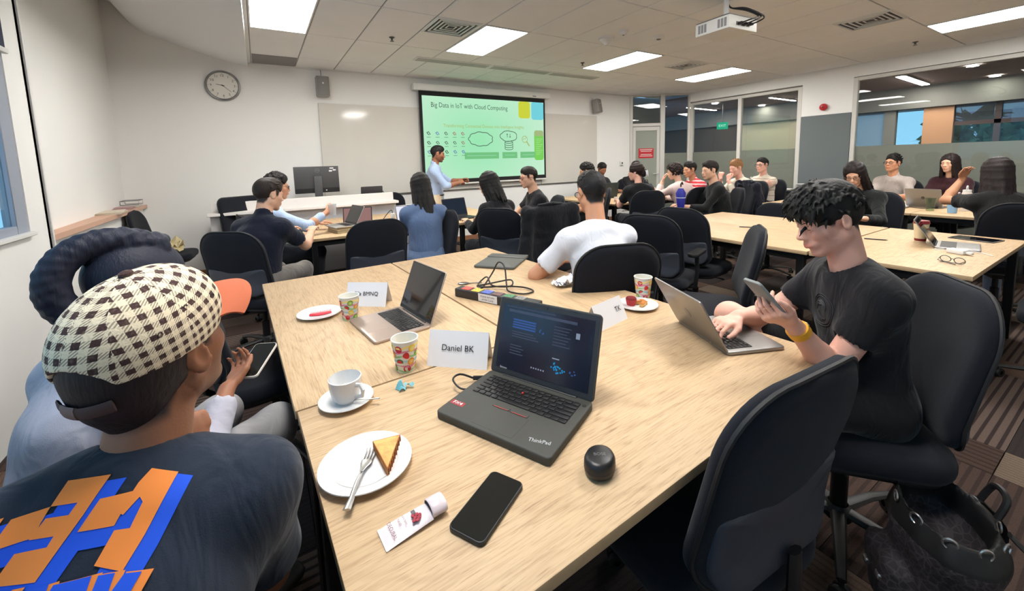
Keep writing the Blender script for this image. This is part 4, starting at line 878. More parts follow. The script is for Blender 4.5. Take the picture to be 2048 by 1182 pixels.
    # --- trousers and shoes
    if legs:
        t = SDF(.0145); t.add(ecap(P-up*.035, P+up*.06*s, (.165+.02*fat)*s, .125*s, (.155+.03*fat)*s, (.115+.04*fat)*s, lat), .04)
        for Hp, Kn, An in legsP:
            t.add(cap(Hp, Kn, .092*s, .066*s), .04)
            if not bare_legs: t.add(cap(Kn, An, .064*s, .052*s), .03)
        if bare_legs:
            for Hp, Kn, An in legsP: t.sub(cap(Kn-nv(Kn-Hp)*.02, Kn+nv(Kn-Hp)*.2, .09), .004)
        V, Q = t.run(); V = folds(V, Q, .0035, seed+5, .8); me, V = np_mesh('trousers', V, Q, trousers_mat or cloth_mat(trousers), 1); obj('trousers', me, root)
        for i, (Hp, Kn, An) in enumerate(legsP):
            d = nv(np.array((.12*(1-2*i), 1, 0))) if feet is None or len(feet) < 3 else nv(feet[2])
            z0 = An[2]; q = SDF(.013); q.add(ecap(An+np.array((0,0,-.045))-d*.03, An+np.array((0,0,-.052))+d*.15, .038, .036, .040, .028, np.cross(d, (0,0,1))), .01)
            q.add(cap(An+np.array((0,0,-.03)), An+np.array((0,0,.01)), .042, .036), .02); q.cut(An+np.array((0,0,-.088)), (0,0,-1))
            V, Q = q.run(); me, V = np_mesh('shoe', V, Q, mat('shoe_%d_%d_%d' % tuple(shoe), shoe, .5), 1); obj('shoe', me, root)
    # --- hair, brows, eyes
    hm = hair_mat(hair_col)
    if hair:
        V, Q = hair_mesh(hair, HT, HR, hs, min(vox, .006) if hair != 'locks' else .0036, seed, hair_len); me, V = np_mesh('hair', V, Q, hm, 1 if hair != 'locks' else 0); obj('hair', me, root)
    f = lambda p: tuple(HT+HR @ (np.asarray(p, float)*hs))
    if face:
        for x in (-1, 1):
            if brows: MB().tube([f((x*.012,.0925,.0155)), f((x*.026,.0895,.0205)), f((x*.038,.0805,.0195)), f((x*.045,.0715,.016))], [k_*hs*(1 if vox > .005 else .6) for k_ in (.0016,.0024,.0022,.0010)], 6, flat=1.0).build('eyebrow', hm, root)
            m = MB(); m.tube([f((x*.020,.0850,-.0035)), f((x*.027,.0872,-.0042)), f((x*.036,.0862,-.0040)), f((x*.043,.0800,-.003))], [.0006,(.0019 if vox > .005 else .0009)*hs,(.0019 if vox > .005 else .0009)*hs,.0004], 6); m.build('eye', mat('eye_dark', (26,19,17), .3), root)
    if specs: glasses(root, HT, HR, hs, specs)
    root['_'] = 0; del root['_']
    info = dict(root=root, P=P, N=N, HT=HT, HR=HR, hs=hs, SH=SH, arms=arms, up=up, up2=up2, lat=lat, fwd=fwd, shirt=sh, Ch=Ch, hm=hm)
    return info
# ================================================================ props
def smooth_path(p, n=5):
    o = []; P_ = [Vector(q) for q in p]
    for i in range(len(P_)-1):
        a, b, c, d_ = P_[max(i-1, 0)], P_[i], P_[i+1], P_[min(i+2, len(P_)-1)]
        for k in range(n):
            u = k/n; o.append(.5*((2*b)+(c-a)*u+(2*a-5*b+4*c-d_)*u*u+(3*b-a-3*c+d_)*u**3))
    return o+[P_[-1]]
T2 = Matrix.Translation; RXm = lambda a: Matrix.Rotation(rad(a), 4, 'X'); RZm = lambda a: Matrix.Rotation(rad(a), 4, 'Z'); RYm = lambda a: Matrix.Rotation(rad(a), 4, 'Y')
M_space = mat('laptop_grey', (150,148,146), .38, metal=.75); M_silver = mat('laptop_silver', (196,194,192), .36, metal=.7); M_gold_al = mat('laptop_champagne', (188,170,158), .38, metal=.6)
M_tp = mat('laptop_graphite', (72,72,68), .62, spec=.3); M_key = mat('key_black', (20,20,22), .45); M_scr = mat('screen_off', (14,14,18), .06, spec=.6); M_steel = mat('steel', (176,174,170), .24, metal=1.0)
M_paper = mat('paper_white', (232,232,236), .8); M_china = mat('white_china', (236,236,236), .12, spec=.6, coat=.4); M_ink = mat('print_ink', (30,30,34), .7)
_kc = {}
def key_mesh(w, d, h, m):
    k = (round(w, 4), round(d, 4), m.name)
    if k not in _kc: _kc[k] = MB().rprism(w, d, 0, h, min(w, d)*.2, 2, 0, None, .0006).mesh('key', m, 30)
    return _kc[k]
def laptop(label, x, y, head, lid=105, w=.304, d=.212, th=.0125, body=M_space, inner=None, screen=M_scr, keys=False, z=TZ, cat='laptop', logo=None, bezel=.010, kb=(.90,.36,.52), group='open laptops', lid_th=.006, lid_h=None):
    t = thing('laptop', label, cat, (x, y, z), rad(head), group); inner = inner or body
    MB().rprism(w, d, .0008, th, .012, 5, 0, None, .003).build('base', body, t, 50)
    kw, kd, ky = w*kb[0], d*kb[1], -d/2+d*kb[2]+d*kb[1]/2
    MB().rprism(kw, kd, th-.0004, th+.0003, .003, 2, 0, None, 0, 0, ky).build('keyboard_well', M_key, t)
    if keys:
        rows = 6; ph = kd/rows
        for r in range(rows):
            n = 14 if r < 5 else 0; yy = ky+kd/2-ph*(r+.5); pw = kw/14
            if r == 5:
                cells = [(0,1),(1,1),(2,1),(3,1),(4,5),(9,1),(10,1),(11,1),(12,1),(13,1)]
            elif r == 0: cells = [(i,1) for i in range(14)]
            elif r == 1: cells = [(i,1) for i in range(12)]+[(12,2)]
            elif r == 2: cells = [(0,1.5)]+[(1.5+i,1) for i in range(11)]+[(12.5,1.5)]
            elif r == 3: cells = [(0,1.7)]+[(1.7+i,1) for i in range(10)]+[(11.7,2.3)]
            else: cells = [(0,1.3)]+[(1.3+i,1) for i in range(10)]+[(11.3,2.7)]
            for c, wd in cells:
                obj('key', key_mesh(pw*wd-.0028, ph-.0028, .0022, keys), t, (-kw/2+pw*(c+wd/2), yy, th))
    MB().rprism(w*.36, d*.34, th-.0002, th+.0003, .004, 3, 0, None, 0, 0, -d/2+d*.22).build('touchpad', inner, t)
    L = MB(); lh = lid_h or d*.99; L.add([], []); L.rprism(w, lh, 0, lid_th, .012, 5, 0, RXm(90) @ T2((0, lh/2, -lid_th)), .0015)
    lo = L.build('lid', body, t, 50); lo.matrix_local = T2((0, d/2-.004, th*.9)) @ RXm(-(lid-90))
    MB().box(-w/2+.004, w/2-.004, -.0006, .0004, .006, lh-.004).build('bezel', M_blackp if body is not M_tp else mat('bezel_graphite', (44,46,50), .5), lo, 0)
    MB().box(-w/2+bezel, w/2-bezel, -.0012, -.0004, .020, lh-bezel*1.1).build('screen', screen, lo, 0)
    MB().cyl((-w*.36,0,.0), (w*.36,0,.0), .005).build('hinge', M_key, lo)
    if logo: logo(lo, w, lh, lid_th)
    return t, lo
def oval_logo(col):
    def f(lo, w, lh, th): MB().lathe([(0,.0012),(.016,.001),(.017,0)], 16, 0, T2((0,th,lh*.5)) @ RXm(-90), 1, 1.1).build('logo', mat('logo_%d' % col[0], col, .3), lo)
    return f
G_lcd = glow('laptop_screen_white', (236,236,250), 1.0); G_lcd_d = glow('laptop_screen_dark', (44,52,66), .8); G_pink = glow('laptop_screen_pink', (168,128,124), .8)

# the big black laptop on the near table
tp, lo = laptop('large black laptop, screen lit dark blue, in the middle of the near table', .523, .862, -65.2, 108, .338, .246, .021, M_tp, None, M_scr, M_key, bezel=.017, kb=(.86,.40,.50), lid_th=.009, lid_h=.230)
scr = [c for c in lo.children if c.name.startswith('screen')][0]; scr.data = scr.data.copy(); scr.data.materials[0] = mat('screen_navy', (24,28,42), .16, spec=.6, emit=.25)
def scr_box(x0, x1, z0, z1, m, nm='screen_print'): MB().box(x0, x1, -.0016, -.0013, z0, z1).build(nm, m, lo, 0)
g1, g2, g3 = glow('screen_blue', (70,104,170), .7), glow('screen_grey', (92,98,120), .6), glow('screen_cyan', (40,150,210), .8)
for k in range(4): scr_box(-.11, -.03, .166-k*.0075, .171-k*.0075, g1)
for k in range(3): scr_box(-.11, -.035+.01*k, .132-k*.007, .1345-k*.007, g2)
scr_box(-.13, .10, .189, .197, mat('screen_bar', (52,58,76), .3, emit=.35), 'address_bar'); scr_box(-.14, .03, .2035, .206, g2)
for k in range(7): scr_box(.03, .085-.006*(k % 3), .172-k*.0085, .1742-k*.0085, g2)
scr_box(.10, .112, .152, .168, glow('screen_thumb', (150,166,190), .7), 'thumbnail')
for k in range(4): scr_box(-.11, -.07+.008*(k % 2), .092-k*.008, .0945-k*.008, g2)
scr_box(.035, .058, .084, .087, glow('screen_caption', (160,170,190), .7))
for k in range(6): scr_box(-.03+k*.008, -.026+k*.008, .042, .046, glow('screen_caption', (160,170,190)), 'taskbar_icon')
_rs = random.Random(2)
for k in range(22): a = _rs.uniform(0, 6.28); r = _rs.uniform(.004,.018); x0, z0 = .055+r*1.2*math.cos(a), .060+r*.8*math.sin(a); scr_box(x0, x0+.004, z0, z0+.004, g3, 'network_dot')
for k in range(8): a = _rs.uniform(0, 6.28); x0, z0 = .10+.008*math.cos(a), .058+.006*math.sin(a); scr_box(x0, x0+.004, z0, z0+.003, g1, 'network_dot')
for k in range(8): a = _rs.uniform(0, 6.28); x0, z0 = -.010+.007*math.cos(a), .148+.006*math.sin(a); scr_box(x0, x0+.004, z0, z0+.003, g1, 'network_dot')
lettering('lenovo', .009, mat('silver_print', (190,192,194), .4), lo, T2((-.135,-.0016,.022)) @ RXm(90), align='LEFT')
MB().lathe([(0,.0008),(.0025,.0006),(.003,0)], 12, 0, T2((0,-.0006,.219)) @ RXm(90)).build('camera_eye', M_key, lo)
for x in (-.09, .09): MB().box(x-.005, x+.005, -.0014, -.0005, .222, .2245).build('bumper', M_key, lo, 0)
zt = .0215
lettering('ThinkPad', .017, mat('silver_print', (190,192,194), .4), tp, T2((.122,-.085,zt-.0002)) @ RZm(14) @ Matrix.Diagonal((.85,1,1,1)))
MB().box(-.162, -.118, -.076, -.058, zt-.0008, zt-.0001).build('sticker', mat('sticker_red', (150,40,44), .5), tp, 0)
lettering('FX4', .0155, mat('sticker_white', (240,238,238), .5), tp, T2((-.140,-.067,zt+.0001)) @ Matrix.Diagonal((1.15,1,1,1)), 'sticker_print')
for x in (-.028, .028): MB().rbox(x-.026, x+.026, -.028, -.016, zt-.001, zt+.0012, .001, 1).build('click_button', M_tp, tp); MB().box(x-.022, x+.022, -.0285, -.0265, zt+.0010, zt+.0016).build('red_line', mat('red_line', (176,70,62), .5), tp, 0)
MB().lathe([(.0035,0),(.0035,.004),(.002,.0055),(0,.0055)], 12, 0, T2((-.012,.058,zt))).build('pointing_stick', mat('stick_red', (196,40,44), .6), tp)
MB().lathe([(.006,0),(.006,.0008),(0,.0008)], 16, 0, T2((.155,.095,zt-.0004))).build('power_button', M_key, tp)
for k in range(3): MB().box(.1685, .1695, .02+.03*k, .036+.03*k, .006, .014).build('port', M_key, tp, 0)
u = thing('usb_adapter', 'short black cable adapter plugged into the side of the black laptop', 'cable', (.455, 1.03, TZ))
MB().tube([(.075,.02,.012),(.045,.035,.014)], .0065, 6).build('plug', M_blackp, u); MB().tube(smooth_path([(.045,.035,.014),(.01,.05,.03),(-.02,.035,.03),(-.012,.0,.016),(.02,-.012,.01)]), .003, 6).build('cord', M_blackp, u); MB().tube([(.02,-.012,.010),(.05,-.02,.010)], .007, 6).build('socket', M_blackp, u)
# silver laptops on the near tables
laptop('champagne silver laptop with black screen beside the first name card', .408, 1.665, -83, 112, .304, .232, .012, M_gold_al, M_gold_al, M_scr, M_key, bezel=.006, kb=(.86,.42,.50), lid_h=.222)
tr_, lr = laptop('grey laptop seen from behind its lid, before the man with a phone', 1.43, .823, 67.2, 120, .302, .216, .013, M_space, M_space, M_scr, M_key, bezel=.006, kb=(.86,.42,.50), lid_h=.212, logo=oval_logo((120,118,116)))
# name cards
def card(label, x, y, head, txt, both=True, tsize=.032, w=.20, h=.095, dx=0):
    t = thing('name_card', label, 'card', (x, y, TZ), rad(head), 'folded name cards'); sp = .042
    for s in (-1, 1):
        MB().add([(-w/2,s*sp,0),(w/2,s*sp,0),(w/2,0,h),(-w/2,0,h),(-w/2,s*sp+s*-.0012,0),(w/2,s*sp-s*.0012,0),(w/2,-s*.0003,h-.0015),(-w/2,-s*.0003,h-.0015)], [(0,1,2,3),(7,6,5,4),(0,4,5,1),(1,5,6,2),(2,6,7,3),(3,7,4,0)]).build('face', M_paper, t, 0)
        M = (Matrix.Rotation(math.pi, 4, 'Z') if s > 0 else Matrix()) @ T2((dx, -sp*.5-.0016, h*.53)) @ RXm(90-math.degrees(math.atan2(sp, h)))
        lettering(txt, tsize, M_ink, t, M, extrude=.0001)
    return t
card('white folded name card reading Daniel BK, beside the black laptop', .522, 1.205, -43, 'Daniel BK', w=.205, h=.108, tsize=.0275)
card('white folded name card reading Ella BMNQ, behind the fruit cup', .40, 1.99, -38, 'Ella BMNQ', w=.20, h=.105, tsize=.026)
card('white folded name card reading TK, half behind the black laptop', 1.155, 1.17, 10, 'TK', w=.19, h=.09, dx=.052, tsize=.03)
# fruit paper cups
FR = {'kiwi': ((96,160,60),(178,206,92)), 'strawberry': ((206,40,44),(224,70,70)), 'orange': ((240,150,40),(250,190,90)), 'melon': ((70,130,60),(206,48,52)), 'lemon': ((244,206,60),(250,226,120)), 'cherry': ((196,30,60),(220,60,90))}
def paper_cup(label, x, y, rz, seed, s=1.0):
    t = thing('paper_cup', label, 'cup', (x, y, TZ), rz, 'fruit patterned paper cups'); r0, r1, H_ = .0285*s, .0410*s, .105*s
    MB().lathe([(0,.004),(r0-.002,.004),(r0,0),(r0+.0005,.001),(r1,H_),(r1-.0015,H_),(r0-.001,.008),(0,.008)], 36).build('body', mat('cup_paper', (240,236,224), .6), t, 60)
    MB().tube([(r1*math.cos(a), r1*math.sin(a), H_) for a in np.linspace(0, 2*math.pi, 37)], .0020, 6).build('rim', mat('cup_rim', (244,243,240), .5), t)
    R_ = lambda z: r0+(r1-r0)*z/H_+.0006
    for k, c in enumerate(((248,224,130),(222,130,158),(150,196,130),(150,200,214),(226,140,160),(150,200,140))):
        z0 = H_*(.84-.15*k); n = 40
        m = MB(); m.surf(n, 2, lambda u, v: (R_(z0)*math.cos(2*math.pi*u), R_(z0)*math.sin(2*math.pi*u), z0+.0035*math.sin(2*math.pi*u*3+k)+(v-.5)*.0060*s)); m.build('colour_band', mat('cup_band_%d' % k, c, .6), t)
    rr = random.Random(seed); kinds = list(FR); i = 0
    for row in range(4):
        for c in range(5):
            az = 2*math.pi*(c+.5*(row % 2)+rr.uniform(-.1,.1))/5+seed; z0 = H_*(.78-.21*row); kd = kinds[(i*5+seed+row) % len(kinds)]; i += 1
            for q, (rad_, col, off) in enumerate(((.0115,FR[kd][0],.0006),(.0084,FR[kd][1],.0010),(.0026,(238,232,190),.0013))):
                if q == 2 and kd not in ('kiwi','orange','lemon'): continue
                if q == 1 and kd in ('cherry','strawberry'): continue
                vs = []; n = 12; half = kd == 'melon'
                for j in range(n):
                    a = 2*math.pi*j/n; dx, dz = rad_*s*math.cos(a)*1.05, rad_*s*math.sin(a)
                    if half: dz = max(dz, -.002*s); 
                    if kd == 'strawberry': dx *= .8+.25*math.sin(a)
                    ca, sa = math.cos(.6*(i % 3-1)), math.sin(.6*(i % 3-1)); dx, dz = dx*ca-dz*sa, dx*sa+dz*ca
                    z = z0+dz; r = R_(z)+off; vs.append((r*math.cos(az+dx/r), r*math.sin(az+dx/r), z))
                MB().add(vs, [tuple(range(n))]).build('fruit', mat('fruit_%s_%d' % (kd, q), col, .6), t, 0)
    return t
paper_cup('fruit patterned paper cup in front of the silver laptop', .355, 1.262, .3, 1, 1.02); paper_cup('fruit patterned paper cup beside the Ella name card', .287, 1.835, 2.0, 4); paper_cup('fruit patterned paper cup behind the muffin plate', 1.50, 1.275, 4.1, 2)
# coffee cup, saucer, spoon
t = thing('saucer', 'white china saucer under the coffee cup', 'saucer', (.157,1.175,TZ)); MB().lathe([(0,.003),(.035,.003),(.04,.0),(.044,.002),(.068,.011),(.073,.0145),(.0725,.016),(.062,.0115),(.036,.0055),(0,.0055)], 48).build('dish', M_china, t, 60); MB().lathe([(.024,.0056),(.025,.0065),(.027,.0065),(.028,.0056)], 32).build('cup_ring', M_china, t)
t = thing('coffee_cup', 'white china coffee cup standing on its saucer', 'cup', (.157,1.175,TZ+.0066), rad(-58)); t.scale = (1.17,1.17,1.17); MB().lathe([(0,.004),(.020,.004),(.022,0),(.025,.002),(.031,.012),(.0355,.032),(.0375,.058),(.0355,.059),(.0335,.034),(.029,.014),(.018,.008),(0,.0075)], 48).build('bowl', M_china, t, 60)
MB().tube([(.0345,0,.046),(.050,0,.050),(.0575,0,.040),(.054,0,.024),(.0315,0,.016)], [.0045,.0045,.0045,.004,.004], 8, 0, None, 1.3).build('handle', M_china, t)
t = thing('teaspoon', 'small steel teaspoon resting on the saucer', 'spoon', (.157,1.175,TZ+.0150), rad(-33)); MB().tube([(.030,-.012,.0),(.055,-.012,.0),(.10,-.014,.004)], [.002,.0018,.0038], 8, 0, None, .4).build('handle', M_steel, t); MB().lathe([(0,-.002),(.006,-.001),(.0085,.0015)], 14, 0, T2((.022,-.012,0)), 1.6, 1).build('bowl', M_steel, t)
# plate with fork and sandwich
t = thing('dinner_plate', 'white plate with sandwich and fork on the near table', 'plate', (.148,.885,TZ)); MB().lathe([(0,.003),(.05,.003),(.054,0),(.058,.003),(.072,.008),(.094,.0135),(.0985,.0155),(.098,.0175),(.090,.0155),(.070,.0100),(.058,.0055),(0,.0055)], 56).build('dish', M_china, t, 60); MB().lathe([(.0665,.0092),(.0685,.0101)], 56).build('rim_line', mat('china_line', (214,214,212), .3), t)
f0, f1 = Vector((.170,.925)), Vector((.088,.770)); d = (f1-f0); L_ = d.length
t = thing('fork', 'steel fork lying across the rim of the sandwich plate', 'fork', (f0.x, f0.y, TZ), math.atan2(d.y, d.x))
for k in range(4): MB().tube([(0,-.0105+k*.007,.0125),(.020,-.0105+k*.007,.0095),(.040,-.0095+k*.0063,.0115)], [.0011,.0019,.0022], 6, 0, None, .6).build('tine', M_steel, t)
MB().tube([(.038,0,.0115),(.050,0,.0125),(.066,0,.0155),(.082,0,.0195)], [.0125,.0118,.006,.0035], 10, 0, None, .14).build('neck', M_steel, t); MB().tube([(.078,0,.0150),(.11,0,.0205),(.15,0,.0150),(L_,0,.0165)], [.0034,.0042,.0062,.0078], 10, 0, None, .35).build('handle', M_steel, t)
t = thing('sandwich', 'toasted triangle sandwich on the white plate', 'sandwich', (.190,.880,TZ+.0065)); t.scale = (1,1,.78); tri = [(-.018,.046),(.044,.034),(-.012,-.062)]
def inset(p, k): cx = sum(a for a, b in p)/3; cy = sum(b for a, b in p)/3; return [(cx+(a-cx)*k, cy+(b-cy)*k) for a, b in p]
M_toast = mat('toast_top', (228,172,104), .8, vary=(38, .28), bump=(160,.3)); M_crust = mat('toast_crust', (168,94,34), .8, vary=(60, .3), bump=(200,.3))
for z0, z1, nm in ((0,.011,'bread_slice'),(.015,.026,'bread_slice')):
    m = MB(); m.prism(inset(tri,.99), z0, z1, 1); n = len(m.v); vs = [(a,b,z1+.0006) for a,b in inset(tri,.93)]; m.add(vs, [(0,1,2)], 0); m.build(nm, [M_toast, M_crust], t, 0)
MB().prism(inset(tri,.985), .011, .015).build('filling', mat('sandwich_filling', (150,140,70), .7, vary=(80,.4)), t, 0)
for k in range(9):
    a, b = Vector((.044,.034)), Vector((-.012,-.062)); p = a.lerp(b, (k+.5)/9); MB().rbox(-.0015, .0012, -.0022, .0022, .001, .0225, .001, 1, 0, T2((p.x, p.y, .0005)) @ RZm(30)).build('crust_ridge', mat('toast_burnt', (120,62,24), .8), t)
# hand cream tube, phone, earbud case, sweet wrapper
t = thing('cream_tube', 'small white and pink hand cream tube lying on the near table', 'tube', (.193,.687,TZ), rad(4)); M_tube = mat('tube_white', (226,216,222), .4)
m = MB(); m.surf(15, 13, lambda u, v: (-.060+.088*u, (.0255-.004*u*u)*math.cos(2*math.pi*v), .0012+(.0008+.0105*min(1, u*1.15)**.7)*(1+math.sin(2*math.pi*v))*.62)); m.build('body', M_tube, t); MB().box(-.063, -.058, -.0258, .0258, .0008, .0024).build('crimp', M_tube, t, 0)
MB().lathe([(.0190,0),(.0212,.002),(.0212,.029),(.0195,.031),(0,.031)], 24, 0, T2((.027,0,.0142)) @ RYm(90), .62, 1).build('cap', mat('tube_cap', (214,200,206), .3), t)
TT = lambda x, y, z, a=-90, pitch=-7: T2((x, y, z)) @ RYm(pitch) @ RZm(a)
lettering('DECUBAL', .0095, mat('tube_ink', (120,70,84), .6), t, TT(-.044,0,.0105,-90,-14), 'brand_print', extrude=0); lettering('hands', .0075, mat('tube_ink', (120,70,84)), t, TT(-.028,.004,.0150), 'print', extrude=0); lettering('care balm', .006, mat('tube_ink', (120,70,84)), t, TT(-.019,.002,.0165), 'print', extrude=0)
for k, (a, b) in enumerate(((-.002,-.006),(.004,-.010),(.003,-.001),(-.006,-.011),(-.004,.0),(.007,-.005),(.000,-.013))): MB().lathe([(0,.0006),(.0034,.0004),(.0038,-.001)], 10, 0, T2((a, b, .0178)) @ RYm(-5)).build('berry', mat('berry_red', (150,20,50), .4), t)
MB().box(-.004, .003, .003, .012, .0160, .0176).build('stalk_print', mat('tube_grey', (96,92,98), .5), t, 0)
def phone(label, M, case=(34,34,36), scr=None, name='smartphone', w=.072, l=.147, group=None):
    t = thing(name, label, 'phone', (0,0,0), 0, group); t.matrix_world = M
    MB().rprism(w, l, 0, .009, .012, 6, 0, None, .002).build('case', mat('phone_case_%d' % case[0], case, .45), t, 50); MB().rprism(w-.005, l-.005, .0088, .0094, .010, 5).build('screen', scr or mat('phone_glass', (22,24,23), .12, spec=.5), t)
    return t
phone('black smartphone lying face up on the near table', T2((.3225,.6425,TZ)) @ RZm(-61.5), w=.077, l=.155); 
t = thing('earbud_case', 'black earbud charging case on the near table', 'case', (.566,.592,TZ), rad(28)); t.scale = (1.2,1.2,1.15);
MB().lathe([(0,0),(.026,.001),(.0315,.006),(.033,.013),(.033,.0165),(.0325,.017)], 40, 0, None, 1.0, .82).build('bottom_shell', mat('case_black', (26,26,28), .38), t, 60); MB().lathe([(.0325,.0178),(.033,.0150),(.0325,.025),(.029,.0315),(.022,.034),(0,.0345)], 40, 0, None, 1.0, .82).build('lid', mat('case_black', (26,26,28), .38), t, 60); MB().lathe([(.0322,.0168),(.0322,.018)], 40, 0, None, 1, .82).build('seam', M_key, t)
lettering('BOSE', .0095, mat('case_print', (120,120,122), .5), t, T2((0,.0,.0347)) @ RZm(-60), 'lettering', extrude=0); MB().box(-.003, .003, -.0275, -.0266, .010, .0115).build('status_lamp', mat('case_print', (120,120,122)), t, 0)
t = thing('sweet_wrapper', 'small blue twisted sweet wrapper by the coffee cup', 'wrapper', (.312,1.150,TZ)); MB().surf(5, 5, lambda u, v: (-.018+.020*u+.004*math.sin(6*v), -.014+.03*v, .002+.012*u*(1-u)*3+.02*(v > .6)*u), .0008).build('foil', mat('wrapper_blue', (110,180,196), .3, spec=.6), t); MB().surf(5, 4, lambda u, v: (.002+.026*u, -.010+.012*v+.006*math.sin(5*u), .003+.014*abs(math.sin(4*u+v))), .0008).build('twist', mat('wrapper_teal', (150,206,214), .3, spec=.6), t)
# power strip with its knotted cable
t = thing('power_strip', 'black power strip with coloured sockets behind the black laptop', 'power strip', (.905,1.635,TZ), rad(-65)); MB().rbox(-.235, .235, -.029, .029, 0, .043, .006, 3).build('body', mat('strip_black', (46,46,48), .5), t)
for k, c in enumerate(((214,60,50),(236,190,50),(46,80,180),(90,40,44),(40,120,70),(120,120,120))):
    x = -.175+k*.062; MB().rbox(x-.024, x+.024, -.022, .024, .0425, .0455, .002, 1).build('socket_plate', mat('socket_%d' % k, c, .45), t)
    for s in (-1, 1): MB().lathe([(.004,0),(0,.0003)], 8, 0, T2((x+s*.009,0,.0456))).build('socket_hole', M_key, t)
MB().box(-.085, .025, -.0300, -.0292, .004, .041).build('notice', M_paper, t, 0)
lettering('PLEASE RETURN', .0115, M_ink, t, T2((-.03,-.0303,.029)) @ RXm(90), 'notice_print', extrude=0); lettering('AFTER CLASS', .0115, M_ink, t, T2((-.03,-.0303,.0145)) @ RXm(90), 'notice_print', extrude=0)
cpts = [(-.16,.03,.02),(-.17,.09,.012),(-.21,.19,.008),(-.20,.25,.06),(-.15,.235,.125),(-.10,.22,.11),(-.07,.19,.03),(-.03,.15,.008),(.06,.15,.008),(.08,.21,.008),(.01,.235,.010),(-.08,.18,.018),(-.17,.13,.014),(-.235,.16,.008),(-.25,.22,.020),(-.20,.20,.045),(-.13,.15,.022),(-.05,.20,.018),(-.09,.26,.03),(-.16,.20,.02),(-.22,.13,.012)]
MB().tube(smooth_path(cpts), .0042, 8).build('cable', M_blackp, t)
t = thing('spoon', 'dark spoon lying beside the knotted cable', 'spoon', (.905,2.0,TZ), rad(-30)); MB().lathe([(0,.001),(.016,.002),(.022,.006)], 18, 0, None, 1.5, 1).build('bowl', mat('dark_steel', (130,126,122), .3, metal=.7), t); MB().tube([(.03,0,.004),(.10,0,.006)], .003, 6).build('handle', mat('dark_steel', (130,126,122)), t)
# laptop sleeve, napkin with cable, muffin plate, red plate
t = thing('laptop_sleeve', 'grey laptop sleeve with a flap on the far end of near tables', 'sleeve', (1.318,2.285,TZ), rad(-30)); M_slv = mat('sleeve_grey', (84,86,82), .6, bump=(300,.1)); MB().rprism(.27, .335, 0, .016, .015, 4, 0, None, .006).build('pouch', M_slv, t, 50); MB().rprism(.27, .10, .0155, .0195, .012, 4, 0, None, .0015, 0, .117).build('flap', mat('sleeve_flap', (74,76,73), .55), t, 50)
t.rotation_euler = (0, 0, rad(-50))
t = thing('napkin', 'crumpled white napkin with a white cable by the table edge', 'napkin', (1.325,1.655,TZ)); _q = np.random.default_rng(5)
for k in range(3):
    J = _q.normal(size=(7,7))*.012; MB().surf(7, 7, lambda u, v: (-.055+.10*u+.010*k, -.04+.075*v-.008*k, .006+.010*k+abs(J[round(u*6)][round(v*6)])*1.2+.014*math.sin(3*u)*math.sin(3*v)), .0008).build('fold', M_paper, t, 15)
MB().tube(smooth_path([(.045,-.01,.012),(.08,-.03,.006),(.11,-.075,.004),(.128,-.12,.004)]), .0032, 6).build('cable', M_whitep, t); MB().tube([(.128,-.12,.004),(.136,-.138,.004)], .0042, 6).build('plug', M_steel, t)
t = thing('side_plate', 'white plate with a red muffin and cake pieces at the table edge', 'plate', (1.395,1.215,TZ)); MB().lathe([(0,.003),(.05,.003),(.054,0),(.058,.003),(.080,.009),(.089,.0135),(.088,.015),(.078,.011),(.056,.0055),(0,.005)], 48).build('dish', M_china, t, 60); MB().lathe([(.060,.0065),(.062,.0071)], 48).build('rim_line', mat('china_line', (214,214,212), .3), t)
t = thing('muffin', 'small dark red muffin in a paper case', 'muffin', (1.375,1.235,TZ+.006)); pr = [(.017+.0,0),(.0235,.026)]
m = MB(); m.surf(49, 2, lambda u, v: ((.0175+.006*v+.0008*math.cos(2*math.pi*u*24))*math.cos(2*math.pi*u), (.0175+.006*v+.0008*math.cos(2*math.pi*u*24))*math.sin(2*math.pi*u), .028*v), .0006); m.build('paper_case', mat('muffin_case', (176,40,44), .6), t); MB().lathe([(.0,.0),(.017,.001),(.0225,.026),(.0235,.031),(.019,.036),(.009,.039),(0,.0395)], 24).build('crumb', mat('muffin_red', (120,26,30), .85, bump=(200,.5)), t)
for k, (x, y, a, l) in enumerate(((1.405,1.195,20,'golden cake piece on the muffin plate, nearest the rim'),(1.430,1.212,75,'golden cake piece leaning on another, right of the muffin'),(1.402,1.228,-30,'golden cake piece touching the muffin'))):
    t = thing('cake_piece', l, 'cake', (x, y, TZ+.006), rad(a), 'cake pieces'); MB().rbox(-.019, .019, -.009, .009, 0, .014, .003, 2).build('sponge', mat('sponge', (226,176,104), .85, vary=(90,.15), bump=(220,.4)), t); MB().rbox(-.019, .019, -.009, .009, .0125, .0165, .002, 2).build('crust', mat('sponge_crust', (190,120,56), .8), t)
t = thing('fruit_plate', 'white plate with a red fringed fruit skin by the Ella card', 'plate', (.178,1.965,TZ)); MB().lathe([(0,.003),(.05,.003),(.054,0),(.058,.003),(.080,.010),(.092,.0145),(.091,.016),(.078,.0115),(.056,.0055),(0,.005)], 48).build('dish', M_china, t, 60); MB().lathe([(.060,.0065),(.062,.0071)], 48).build('rim_line', mat('china_line', (214,214,212), .3), t)
t = thing('fruit_skin', 'red fringed fruit skin left on a white plate', 'fruit', (.182,1.955,TZ+.007), rad(-10)); M_rd = mat('fruit_red', (206,30,50), .5); MB().surf(9, 5, lambda u, v: (-.045+.09*u, (-.5+v)*.034*math.sin(math.pi*(.08+.84*u)), .001+.006*math.sin(math.pi*v)), .0015).build('rind', M_rd, t)
for k in range(16): x = -.04+k*.0053; MB().tube([(x,.008,.004),(x+.002,.021+.006*(k % 2),.009)], [.0018,.0004], 5).build('fringe', M_rd, t)
